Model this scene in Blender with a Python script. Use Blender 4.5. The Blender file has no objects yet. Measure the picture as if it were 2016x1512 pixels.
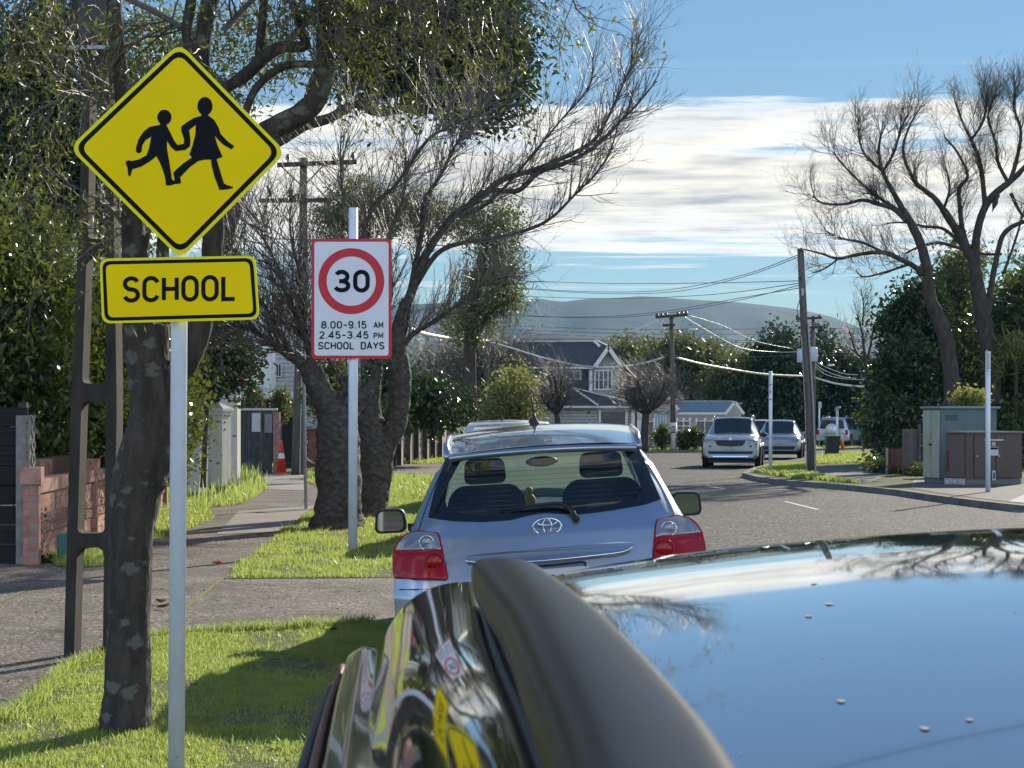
import bpy, math, random
import numpy as np
from mathutils import Vector, Matrix
from mathutils.geometry import tessellate_polygon
SC = bpy.context.scene
COL = SC.collection
R = math.radians
PI = math.pi
# ---------------------------------------------------------------- camera
FPX, E, YH = 3900.0, 1.65, 822.0       # focal length in photo pixels, eye height, horizon row
cd = bpy.data.cameras.new('camera')
cam = bpy.data.objects.new('camera', cd); COL.objects.link(cam)
cd.sensor_width = 36.0; cd.lens = FPX / 2016 * 36.0
cam.location = (0, 0, E); cam.rotation_euler = (R(90), 0, 0)
cd.shift_y = (YH - 756) / 2016.0
cd.clip_start = 0.05; cd.clip_end = 20000
cd.dof.use_dof = True; cd.dof.focus_distance = 16.0; cd.dof.aperture_fstop = 26.0
SC.camera = cam
# ---------------------------------------------------------------- sun and sky
SUN_AZ, SUN_EL = R(28), R(25)
w = bpy.data.worlds.new('World'); SC.world = w; w.use_nodes = True
nt = w.node_tree; N = nt.nodes; LK = nt.links
for n in list(N): N.remove(n)
def nd(t, **k):
    n = N.new(t)
    for a, b in k.items(): setattr(n, a, b)
    return n
def mth(op, a, b=None, c=None, clamp=False, nodes=None, links=None):
    n = (nodes or N).new('ShaderNodeMath'); n.operation = op; n.use_clamp = clamp
    for i, v in enumerate((a, b, c)):
        if v is None: continue
        if isinstance(v, (int, float)): n.inputs[i].default_value = v
        else: (links or LK).new(v, n.inputs[i])
    return n.outputs[0]
out = nd('ShaderNodeOutputWorld'); bg = nd('ShaderNodeBackground'); LK.new(bg.outputs[0], out.inputs[0])
sky = nd('ShaderNodeTexSky', sky_type='NISHITA', sun_disc=False, sun_elevation=SUN_EL, sun_rotation=SUN_AZ,
         altitude=50, air_density=1.0, dust_density=0.0, ozone_density=3.0)
SKY_STR = 0.075
EXPO = 0.68
skm = nd('ShaderNodeMix', data_type='RGBA', blend_type='MULTIPLY'); skm.inputs[0].default_value = 1
LK.new(sky.outputs[0], skm.inputs[6]); skm.inputs[7].default_value = (0.88, 1.0, 1.16, 1)
tc = nd('ShaderNodeTexCoord'); sp = nd('ShaderNodeSeparateXYZ'); LK.new(tc.outputs['Generated'], sp.inputs[0])
zc = mth('MAXIMUM', sp.outputs[2], 0.012)
cx = mth('DIVIDE', sp.outputs[0], zc); cy = mth('DIVIDE', sp.outputs[1], zc)
cv = nd('ShaderNodeCombineXYZ'); LK.new(cx, cv.inputs[0]); LK.new(cy, cv.inputs[1])
def wnoise(scale, detail, rough, sx=1.0, sy=1.0, off=0.0):
    mp = nd('ShaderNodeMapping'); mp.inputs['Scale'].default_value = (sx, sy, 1); mp.inputs['Location'].default_value = (off, off * .7, 0)
    LK.new(cv.outputs[0], mp.inputs[0])
    n = nd('ShaderNodeTexNoise'); n.inputs['Scale'].default_value = scale; n.inputs['Detail'].default_value = detail
    n.inputs['Roughness'].default_value = rough; LK.new(mp.outputs[0], n.inputs['Vector'])
    return n.outputs[0]
n1 = wnoise(1.3, 10, .64, .5, 1.0, 3.3)      # cloud cover
n2 = wnoise(1.75, 8, .58, .8, 0.9, 9.1)   # lumps inside the sheet
n3 = wnoise(.25, 3, .5, 1, 1, 1.7)
# the sheet of cloud lies between two distances on the cloud plane
rr = mth('SQRT', mth('ADD', mth('MULTIPLY', cx, cx), mth('MULTIPLY', cy, cy)))
near = mth('ADD', 6.5, mth('MULTIPLY', mth('SUBTRACT', n1, .5), 6.0))
far = mth('ADD', 12.2, mth('MULTIPLY', mth('SUBTRACT', n1, .5), 9.0))
def sstep(x, a, b):
    n = nd('ShaderNodeMapRange', interpolation_type='SMOOTHSTEP'); LK.new(x, n.inputs[0])
    n.inputs[1].default_value = a; n.inputs[2].default_value = b
    return n.outputs[0]
band = mth('MULTIPLY', sstep(mth('SUBTRACT', rr, near), -.25, .75), sstep(mth('SUBTRACT', far, rr), -.4, 1.1))
wisp_zone = mth('MULTIPLY', sstep(rr, 5.5, 6.4), sstep(mth('SUBTRACT', 17.0, rr), 0, 3))
wisps = mth('MULTIPLY', wisp_zone, sstep(wnoise(1.3, 9, .62, .38, 1.1, 5.2), .53, .66))
cover = mth('MAXIMUM', band, mth('MULTIPLY', wisps, .8))
ramp = nd('ShaderNodeValToRGB'); LK.new(n2, ramp.inputs[0])
e = ramp.color_ramp.elements
e[0].position = .40; e[0].color = (1.04, .97, .81, 1)
e[1].position = .63; e[1].color = (.50, .485, .47, 1)
m_ = ramp.color_ramp.elements.new(.51); m_.color = (.78, .73, .635, 1)
edge = mth('MULTIPLY', sstep(mth('SUBTRACT', rr, near), .1, 1.3), sstep(mth('SUBTRACT', far, rr), .2, 3.0))
cl = nd('ShaderNodeMix', data_type='RGBA'); LK.new(edge, cl.inputs[0]); cl.inputs[6].default_value = (1.02, .99, .92, 1)
LK.new(ramp.outputs[0], cl.inputs[7])
# sky in final units, then the clouds over it
ss = nd('ShaderNodeMix', data_type='RGBA', blend_type='MULTIPLY'); ss.inputs[0].default_value = 1
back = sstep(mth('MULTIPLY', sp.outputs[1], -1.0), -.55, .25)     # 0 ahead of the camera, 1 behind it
gr_ = nd('ShaderNodeMix', data_type='RGBA'); LK.new(back, gr_.inputs[0]); gr_.inputs[6].default_value = (.58, .535, .47, 1); gr_.inputs[7].default_value = (1.15, 1.3, 1.45, 1)  # sky dimmed ahead and boosted behind as added fill for camera-facing sides
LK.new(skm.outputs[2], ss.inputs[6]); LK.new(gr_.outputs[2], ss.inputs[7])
cs = nd('ShaderNodeMix', data_type='RGBA', blend_type='MULTIPLY'); cs.inputs[0].default_value = 1
LK.new(cl.outputs[2], cs.inputs[6]); cs.inputs[7].default_value = (8.0, 8.0, 8.0, 1)
# bright unseen cloud added behind the camera to light the surfaces facing it
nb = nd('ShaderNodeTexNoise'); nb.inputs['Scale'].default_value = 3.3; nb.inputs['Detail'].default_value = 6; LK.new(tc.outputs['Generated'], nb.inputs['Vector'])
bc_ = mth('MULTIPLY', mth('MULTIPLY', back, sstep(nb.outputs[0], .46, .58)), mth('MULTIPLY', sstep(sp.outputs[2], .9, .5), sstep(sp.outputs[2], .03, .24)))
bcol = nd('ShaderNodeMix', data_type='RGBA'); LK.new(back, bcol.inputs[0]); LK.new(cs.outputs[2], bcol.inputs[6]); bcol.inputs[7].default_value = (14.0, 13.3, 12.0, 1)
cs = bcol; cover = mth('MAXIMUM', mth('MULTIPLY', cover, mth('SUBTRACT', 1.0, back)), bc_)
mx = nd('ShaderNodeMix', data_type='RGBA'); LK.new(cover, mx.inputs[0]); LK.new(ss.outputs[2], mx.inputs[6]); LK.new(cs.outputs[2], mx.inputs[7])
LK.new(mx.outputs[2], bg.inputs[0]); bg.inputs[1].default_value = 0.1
sd = bpy.data.lights.new('sun', 'SUN'); sd.energy = 4.4; sd.angle = R(.5); sd.color = (1, .91, .75)
so = bpy.data.objects.new('sun', sd); COL.objects.link(so)
SDIR = Vector((math.sin(SUN_AZ) * math.cos(SUN_EL), math.cos(SUN_AZ) * math.cos(SUN_EL), math.sin(SUN_EL)))
so.rotation_euler = SDIR.to_track_quat('Z', 'Y').to_euler(); so.location = (20, 30, 40)
vs = SC.view_settings; vs.view_transform = 'Standard'; vs.look = 'None'; vs.exposure = EXPO; vs.gamma = 1; vs.use_curve_mapping = False
SC.render.engine = 'CYCLES'
SC.cycles.max_bounces = 8; SC.cycles.transparent_max_bounces = 16; SC.cycles.volume_bounces = 0
SC.cycles.sample_clamp_indirect = 6
SC.cycles.use_denoising = True

# ---------------------------------------------------------------- helpers
def P(px, py, d):                       # photo pixel at distance d -> point
    return Vector(((px - 1008) / FPX * d, d, E - (py - YH) / FPX * d))
def G(px, py, z=0.0):                   # photo pixel on a level at height z
    d = FPX * (E - z) / (py - YH)
    return Vector(((px - 1008) / FPX * d, d, z))
VZ = 0.20                               # level of the left verge and footpath

MATS = {}
def mat(name, col, rough=.6, metal=0.0, col2=None, nscale=8.0, bump=0.0, bscale=None, trans=0.0, tcol=None,
        coat=0.0, spec=.5, ior=1.45, detail=4, stretch=None, lo=.35, hi=.65, glass=0.0, coords='Object', alpha=None, nrough=None):
    if name in MATS: return MATS[name]
    m = bpy.data.materials.new(name); m.use_nodes = True; t = m.node_tree
    b = t.nodes['Principled BSDF']; L = t.links
    b.inputs['Base Color'].default_value = (*col, 1); b.inputs['Roughness'].default_value = rough
    b.inputs['Metallic'].default_value = metal; b.inputs['Coat Weight'].default_value = coat
    b.inputs['Coat Roughness'].default_value = .03
    b.inputs['Specular IOR Level'].default_value = spec; b.inputs['IOR'].default_value = ior
    if glass: b.inputs['Transmission Weight'].default_value = glass
    if alpha is not None: b.inputs['Alpha'].default_value = alpha
    tcn = t.nodes.new('ShaderNodeTexCoord'); vec = tcn.outputs[coords]
    if stretch:
        mp = t.nodes.new('ShaderNodeMapping'); mp.inputs['Scale'].default_value = stretch; L.new(vec, mp.inputs[0]); vec = mp.outputs[0]
    rp = None
    if col2 is not None:
        nz = t.nodes.new('ShaderNodeTexNoise'); nz.inputs['Scale'].default_value = nscale; nz.inputs['Detail'].default_value = detail
        nz.inputs['Roughness'].default_value = .62
        L.new(vec, nz.inputs['Vector'])
        rp = t.nodes.new('ShaderNodeValToRGB'); L.new(nz.outputs[0], rp.inputs[0])
        rp.color_ramp.elements[0].position = lo; rp.color_ramp.elements[0].color = (*col, 1)
        rp.color_ramp.elements[1].position = hi; rp.color_ramp.elements[1].color = (*col2, 1)
        L.new(rp.outputs[0], b.inputs['Base Color'])
    if nrough:
        n4 = t.nodes.new('ShaderNodeTexNoise'); n4.inputs['Scale'].default_value = nrough[0]; n4.inputs['Detail'].default_value = 5; L.new(vec, n4.inputs['Vector'])
        mr = t.nodes.new('ShaderNodeMapRange'); L.new(n4.outputs[0], mr.inputs[0]); mr.inputs[1].default_value = .35; mr.inputs[2].default_value = .7
        mr.inputs[3].default_value = nrough[1]; mr.inputs[4].default_value = nrough[2]; L.new(mr.outputs[0], b.inputs['Roughness'])
    if bump:
        n2 = t.nodes.new('ShaderNodeTexNoise'); n2.inputs['Scale'].default_value = bscale or nscale * 2; n2.inputs['Detail'].default_value = 5
        L.new(vec, n2.inputs['Vector'])
        bp = t.nodes.new('ShaderNodeBump'); bp.inputs['Strength'].default_value = 1.0; bp.inputs['Distance'].default_value = bump
        L.new(n2.outputs[0], bp.inputs['Height']); L.new(bp.outputs[0], b.inputs['Normal'])
    if trans:
        tr = t.nodes.new('ShaderNodeBsdfTranslucent'); tr.inputs[0].default_value = (*(tcol or col), 1)
        ms = t.nodes.new('ShaderNodeMixShader'); ms.inputs[0].default_value = trans
        o = t.nodes['Material Output']; L.new(b.outputs[0], ms.inputs[1]); L.new(tr.outputs[0], ms.inputs[2]); L.new(ms.outputs[0], o.inputs[0])
    MATS[name] = m
    return m

def brick_mat(name, c1, c2, mortar, scale, axis='XZ', bw=.5, bh=.25, ms=.02, bump=.01):
    m = bpy.data.materials.new(name); m.use_nodes = True; t = m.node_tree; L = t.links; b = t.nodes['Principled BSDF']
    tcn = t.nodes.new('ShaderNodeTexCoord'); s = t.nodes.new('ShaderNodeSeparateXYZ'); c = t.nodes.new('ShaderNodeCombineXYZ')
    L.new(tcn.outputs['Object'], s.inputs[0])
    a = {'X': 0, 'Y': 1, 'Z': 2}
    L.new(s.outputs[a[axis[0]]], c.inputs[0]); L.new(s.outputs[a[axis[1]]], c.inputs[1])
    br = t.nodes.new('ShaderNodeTexBrick'); L.new(c.outputs[0], br.inputs['Vector'])
    br.inputs['Color1'].default_value = (*c1, 1); br.inputs['Color2'].default_value = (*c2, 1); br.inputs['Mortar'].default_value = (*mortar, 1)
    br.inputs['Scale'].default_value = scale; br.inputs['Mortar Size'].default_value = ms
    br.inputs['Brick Width'].default_value = bw; br.inputs['Row Height'].default_value = bh
    nz = t.nodes.new('ShaderNodeTexNoise'); nz.inputs['Scale'].default_value = 9; nz.inputs['Detail'].default_value = 6; L.new(tcn.outputs['Object'], nz.inputs['Vector'])
    mx = t.nodes.new('ShaderNodeMix'); mx.data_type = 'RGBA'; mx.blend_type = 'MULTIPLY'; mx.inputs[0].default_value = .7
    rp = t.nodes.new('ShaderNodeValToRGB'); rp.color_ramp.elements[0].position = .3; rp.color_ramp.elements[0].color = (.5, .5, .5, 1); rp.color_ramp.elements[1].position = .6
    L.new(nz.outputs[0], rp.inputs[0]); L.new(br.outputs[0], mx.inputs[6]); L.new(rp.outputs[0], mx.inputs[7]); L.new(mx.outputs[2], b.inputs['Base Color'])
    bp = t.nodes.new('ShaderNodeBump'); bp.inputs['Distance'].default_value = bump; bp.invert = True; L.new(br.outputs[1], bp.inputs['Height']); L.new(bp.outputs[0], b.inputs['Normal'])
    b.inputs['Roughness'].default_value = .85
    MATS[name] = m
    return m

def tag(o, label=None, cat=None, group=None, kind=None):
    if label: o['label'] = label
    if cat: o['category'] = cat
    if group: o['group'] = group
    if kind: o['kind'] = kind
    return o
def thing(name, label, cat, loc=(0, 0, 0), group=None, rotz=0):
    o = bpy.data.objects.new(name, None); o.empty_display_size = .1; COL.objects.link(o)
    o.location = loc; o.rotation_euler = (0, 0, rotz)
    return tag(o, label, cat, group)
def root_loc(p):
    while p.parent: p = p.parent
    return np.array(p.location)
class MB:
    def __init__(s): s.v = []; s.f = []; s.smooth = False; s.va = []; s.nva = 0
    def add(s, vs, fs):
        n = len(s.v); s.v += [tuple(a) for a in vs]; s.f += [tuple(i + n for i in f) for f in fs]
    def box(s, c, sz, rz=0.0, top=1.0):
        x, y, z = [a / 2 for a in sz]; M = Matrix.Rotation(rz, 3, 'Z'); c = Vector(c)
        vs = []
        for dz, k in ((-z, 1.0), (z, top)):
            for dx, dy in ((-x, -y), (x, -y), (x, y), (-x, y)): vs.append(c + M @ Vector((dx * k, dy * k, dz)))
        s.add(vs, [(0, 3, 2, 1), (4, 5, 6, 7), (0, 1, 5, 4), (1, 2, 6, 5), (2, 3, 7, 6), (3, 0, 4, 7)])
    def bbox(s, x0, x1, y0, y1, z0, z1): s.box(((x0 + x1) / 2, (y0 + y1) / 2, (z0 + z1) / 2), (x1 - x0, y1 - y0, z1 - z0))
    def beam(s, a, b, w, h):            # rectangular bar from a to b
        a = Vector(a); b = Vector(b); d = (b - a).normalized(); up = Vector((0, 0, 1)) if abs(d.z) < .95 else Vector((0, 1, 0))
        u = d.cross(up).normalized() * w / 2; v = u.cross(d).normalized() * h / 2
        vs = [p + i * u + j * v for p in (a, b) for i, j in ((-1, -1), (1, -1), (1, 1), (-1, 1))]
        s.add(vs, [(0, 1, 2, 3), (7, 6, 5, 4), (0, 4, 5, 1), (1, 5, 6, 2), (2, 6, 7, 3), (3, 7, 4, 0)])
    def tube(s, pts, rad, n=6, cap=True, jit=0.0, rnd=None):
        pts = [Vector(p) for p in pts]; k = len(pts)
        if not hasattr(rad, '__len__'): rad = [rad] * k
        vs = []; u = None
        for i, p in enumerate(pts):
            d = (pts[min(i + 1, k - 1)] - pts[max(i - 1, 0)])
            if d.length < 1e-9: d = Vector((0, 0, 1))
            d.normalize()
            if u is None: u = d.orthogonal().normalized()
            u = (u - d * u.dot(d))
            u = u.normalized() if u.length > 1e-6 else d.orthogonal().normalized()
            v = d.cross(u)
            for j in range(n):
                a = 2 * PI * j / n; r = rad[i] * (1 + (rnd.uniform(-jit, jit) if jit else 0))
                vs.append(p + (u * math.cos(a) + v * math.sin(a)) * r)
        fs = [(i * n + j, i * n + (j + 1) % n, (i + 1) * n + (j + 1) % n, (i + 1) * n + j) for i in range(k - 1) for j in range(n)]
        if cap: fs += [tuple(range(n - 1, -1, -1)), tuple(range((k - 1) * n, k * n))]
        s.add(vs, fs)
    def cyl(s, c, r, z0, z1, n=16, r2=None):
        s.tube([(c[0], c[1], z0), (c[0], c[1], z1)], [r, r if r2 is None else r2], n)
    def lathe(s, c, prof, n=16, axis='Z'):
        c = Vector(c); vs = []
        for r, h in prof:
            for j in range(n):
                a = 2 * PI * j / n; p = (r * math.cos(a), r * math.sin(a), h)
                if axis == 'X': p = (h, p[0], p[1])
                if axis == 'Y': p = (p[0], h, p[1])
                vs.append(c + Vector(p))
        k = len(prof)
        fs = [(i * n + j, i * n + (j + 1) % n, (i + 1) * n + (j + 1) % n, (i + 1) * n + j) for i in range(k - 1) for j in range(n)]
        fs += [tuple(range(n - 1, -1, -1)), tuple(range((k - 1) * n, k * n))]
        s.add(vs, fs)
    def ball(s, c, r, n=10, sz=(1, 1, 1)):
        prof = [(max(1e-4, math.sin(PI * i / n)) * r, -math.cos(PI * i / n) * r) for i in range(n + 1)]
        q = len(s.v); s.lathe((0, 0, 0), prof, n + 2)
        for i in range(q, len(s.v)):
            a = s.v[i]; s.v[i] = (c[0] + a[0] * sz[0], c[1] + a[1] * sz[1], c[2] + a[2] * sz[2])
    def flat(s, loops, y=None, pt=None, thick=0.0, back=(0, 1, 0)):
        # loops of (x, z) in a plane facing -Y, or of any point through pt(); optional thickness away from the viewer
        f3 = pt or (lambda q: Vector((q[0], y, q[1])))
        L3 = [[f3(q) for q in l] for l in loops]
        tris = tessellate_polygon(L3); allv = [p for l in L3 for p in l]
        B = Vector(back) * thick
        ftri = []
        for t in tris:
            a, b, c = (allv[i] for i in t); n = (b - a).cross(c - a)
            ftri.append(t if n.dot(Vector(back)) < 0 else (t[0], t[2], t[1]))
        if not thick: s.add(allv, ftri); return
        n = len(allv); vs = allv + [p + B for p in allv]; fs = list(ftri) + [(t[2] + n, t[1] + n, t[0] + n) for t in ftri]
        o = 0
        for l in L3:
            k = len(l)
            for i in range(k):
                a, b = o + i, o + (i + 1) % k; fs.append((a, b, b + n, a + n))
            o += k
        s.add(vs, fs)
    def grid(s, rows):
        k = len(rows[0]); vs = [p for r in rows for p in r]
        s.add(vs, [(i * k + j, i * k + j + 1, (i + 1) * k + j + 1, (i + 1) * k + j) for i in range(len(rows) - 1) for j in range(k - 1)])
    def build(s, name, m, parent=None, smooth=None, world=True, **tg):
        me = bpy.data.meshes.new(name); v = np.array(s.v, dtype=np.float64).reshape(-1, 3)
        if parent is not None and world: v = v - root_loc(parent)
        me.from_pydata([tuple(a) for a in v], [], s.f)
        return finish(me, name, m, parent, s.smooth if smooth is None else smooth, **tg)
def finish(me, name, m, parent, smooth=False, auto=None, **tg):
    for q in (m if isinstance(m, (list, tuple)) else [m]): me.materials.append(q)
    if smooth: me.polygons.foreach_set('use_smooth', [True] * len(me.polygons))
    if smooth and auto: me.set_sharp_from_angle(angle=R(auto))
    me.update()
    o = bpy.data.objects.new(name, me); COL.objects.link(o)
    if parent is not None: o.parent = parent
    return tag(o, **tg) if tg else o
def np_mesh(name, V, nv, m, parent=None, smooth=False, **tg):
    """V: (n*nv,3) array, faces of nv consecutive vertices"""
    V = np.asarray(V, dtype=np.float32).reshape(-1, 3)
    if parent is not None: V = V - root_loc(parent).astype(np.float32)
    n = len(V) // nv; me = bpy.data.meshes.new(name)
    me.vertices.add(len(V)); me.vertices.foreach_set('co', V.ravel())
    me.loops.add(len(V)); me.loops.foreach_set('vertex_index', np.arange(len(V), dtype=np.int32))
    me.polygons.add(n); me.polygons.foreach_set('loop_start', np.arange(n, dtype=np.int32) * nv)
    try: me.polygons.foreach_set('loop_total', np.full(n, nv, dtype=np.int32))
    except Exception: pass
    me.update(calc_edges=True)
    return finish(me, name, m, parent, smooth, **tg)
def bevel(o, wd=.01, seg=2):
    md = o.modifiers.new('bevel', 'BEVEL'); md.width = wd; md.segments = seg; md.limit_method = 'ANGLE'; md.angle_limit = R(40)
    return o
def rrect(x0, x1, z0, z1, r, n=5):
    pts = []
    for cx, cz, a0 in ((x1 - r, z1 - r, 0), (x0 + r, z1 - r, 90), (x0 + r, z0 + r, 180), (x1 - r, z0 + r, 270)):
        for i in range(n + 1):
            a = R(a0 + 90 * i / n); pts.append((cx + r * math.cos(a), cz + r * math.sin(a)))
    return pts
def rpoly(pts, r, n=5):                 # polygon with rounded corners
    o = []; k = len(pts)
    for i in range(k):
        p = Vector(pts[i]); a = Vector(pts[i - 1]) - p; b = Vector(pts[(i + 1) % k]) - p
        rr = min(r, a.length * .45, b.length * .45); A = p + a.normalized() * rr; B = p + b.normalized() * rr
        for j in range(n + 1):
            t = j / n; q = A * (1 - t) ** 2 + p * 2 * t * (1 - t) + B * t * t; o.append((q.x, q.y))
    return o
def circ(cx, cz, r, n=32, rz=None, a0=0, a1=360):
    return [(cx + r * math.cos(R(a0 + (a1 - a0) * i / n)), cz + (rz or r) * math.sin(R(a0 + (a1 - a0) * i / n))) for i in range(n)]
def smoothpts(pts, k=6):                # Catmull-Rom
    pts = [Vector(p) for p in pts]; o = []
    for i in range(len(pts) - 1):
        a = pts[max(i - 1, 0)]; b = pts[i]; c = pts[i + 1]; d = pts[min(i + 2, len(pts) - 1)]
        for j in range(k):
            t = j / k
            o.append(.5 * ((2 * b) + (c - a) * t + (2 * a - 5 * b + 4 * c - d) * t * t + (3 * b - a - 3 * c + d) * t ** 3))
    o.append(pts[-1]); return o
def lerp(a, b, t): return a + (b - a) * t
def interp(x, xs, ys): return float(np.interp(x, xs, ys))

# stroke lettering like a road sign's: polylines in a box 1 high
def arc(cx, cy, rx, ry, a0, a1, n=12): return [(cx + rx * math.cos(R(a0 + (a1 - a0) * i / n)), cy + ry * math.sin(R(a0 + (a1 - a0) * i / n))) for i in range(n + 1)]
GL = {
 'S': (.62, [arc(.31, .755, .27, .245, 20, 180, 12) + arc(.31, .755, .27, .255, 190, 262, 5) + arc(.31, .245, .28, .255, 82, -8, 6) + arc(.31, .245, .28, .245, -20, -165, 12)]),
 'C': (.62, [arc(.32, .72, .28, .28, 15, 180, 12) + arc(.32, .28, .28, .28, 180, 345, 12)]),
 'H': (.62, [[(.04, 0), (.04, 1)], [(.58, 0), (.58, 1)], [(.04, .5), (.58, .5)]]),
 'O': (.64, [arc(.32, .7, .28, .3, 0, 180) + arc(.32, .3, .28, .3, 180, 360) + [(.6, .7)]]),
 '0': (.64, [arc(.32, .68, .27, .32, 0, 180) + arc(.32, .32, .27, .32, 180, 360) + [(.59, .68)]]),
 'L': (.54, [[(.04, 1), (.04, 0), (.52, 0)]]),
 'D': (.62, [[(.04, 0), (.04, 1)] + arc(.3, .72, .28, .28, 90, 0, 8) + arc(.3, .28, .28, .28, 0, -90, 8) + [(.04, 0)]]),
 'A': (.66, [[(.02, 0), (.33, 1), (.64, 0)], [(.13, .3), (.53, .3)]]),
 'Y': (.64, [[(.02, 1), (.32, .45), (.32, 0)], [(.62, 1), (.32, .45)]]),
 'M': (.74, [[(.04, 0), (.04, 1), (.37, .3), (.70, 1), (.70, 0)]]),
 'P': (.58, [[(.04, 0), (.04, 1), (.3, 1)] + arc(.3, .74, .25, .26, 90, -90, 10) + [(.04, .48)]]),
 'R': (.60, [[(.04, 0), (.04, 1), (.3, 1)] + arc(.3, .74, .25, .26, 90, -90, 10) + [(.04, .48)], [(.3, .48), (.57, 0)]]),
 'N': (.64, [[(.04, 0), (.04, 1), (.6, 0), (.6, 1)]]),
 'W': (.84, [[(.0, 1), (.2, 0), (.42, .8), (.64, 0), (.84, 1)]]),
 '3': (.6, [arc(.28, .75, .25, .25, 155, -90, 14) + [(.17, .5)], arc(.28, .255, .29, .245, 90, -160, 14)]),
 '8': (.62, [arc(.31, .755, .24, .245, -90, 270, 20), arc(.31, .26, .29, .26, 90, 450, 20)]),
 '.': (.16, [[(.08, -.06), (.08, .08)]]),
 '-': (.5, [[(.04, .45), (.46, .45)]]),
 '9': (.6, [arc(.3, .7, .27, .3, -10, 350, 18), arc(.3, .32, .27, .32, 0, -150, 10)]),
 '1': (.34, [[(.04, .84), (.22, 1), (.22, 0)]]),
 '5': (.6, [[(.52, 1), (.12, 1), (.08, .55)] + arc(.29, .32, .27, .32, 120, -155, 14)]),
 '2': (.6, [arc(.3, .72, .26, .28, 165, -25, 12) + [(.05, 0), (.58, 0)]]),
 '4': (.66, [[(.46, 0), (.46, 1), (.03, .28), (.64, .28)]]),
 '7': (.56, [[(.03, 1), (.53, 1), (.2, 0)]]),
 'F': (.5, [[(.04, 0), (.04, 1), (.5, 1)], [(.04, .52), (.42, .52)]]),
 'Z': (.6, [[(.04, 1), (.56, 1), (.04, 0), (.58, 0)]]),
 '6': (.6, [arc(.3, .3, .27, .3, 170, -190, 18), arc(.3, .68, .27, .32, 180, 30, 10)]),
 ' ': (.4, []), }
def text(mb, s, x, z, h, sw, f3, sx=1.0, gap=.2):
    """write s with its baseline left at (x, z); f3 maps (x, z, layer) to a point; returns the width"""
    x0 = x; lay = 0
    for ch in s:
        wd, strokes = GL[ch]
        for st in strokes:
            pts = [Vector((x + q[0] * h * sx, z + sw / 2 + q[1] * (h - sw))) for q in st]
            pts = [p for i, p in enumerate(pts) if i == 0 or (p - pts[i - 1]).length > 1e-5]
            rows = []
            closed = (pts[0] - pts[-1]).length < h * .02
            k = len(pts)
            for i, p in enumerate(pts):
                if closed: a = pts[i - 1] if i else pts[-2]; b = pts[i + 1] if i < k - 1 else pts[1]
                else: a = pts[max(i - 1, 0)]; b = pts[min(i + 1, k - 1)]
                d1 = (p - a); d2 = (b - p)
                if d1.length < 1e-6: d1 = d2
                if d2.length < 1e-6: d2 = d1
                t = (d1.normalized() + d2.normalized()); t = t.normalized() if t.length > .05 else d1.normalized()
                c = max(.35, t.dot(d1.normalized())); nn = Vector((-t.y, t.x)) * sw / 2 / c
                rows.append([f3(p.x - nn.x, p.y - nn.y, lay), f3(p.x + nn.x, p.y + nn.y, lay)])
            mb.grid(rows); lay += 1
        x += (wd + gap) * h * sx
    return x - x0 - gap * h * sx
def textw(s, h, sx=1.0, gap=.2): return sum((GL[c][0] + gap) * h * sx for c in s) - gap * h * sx
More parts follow.
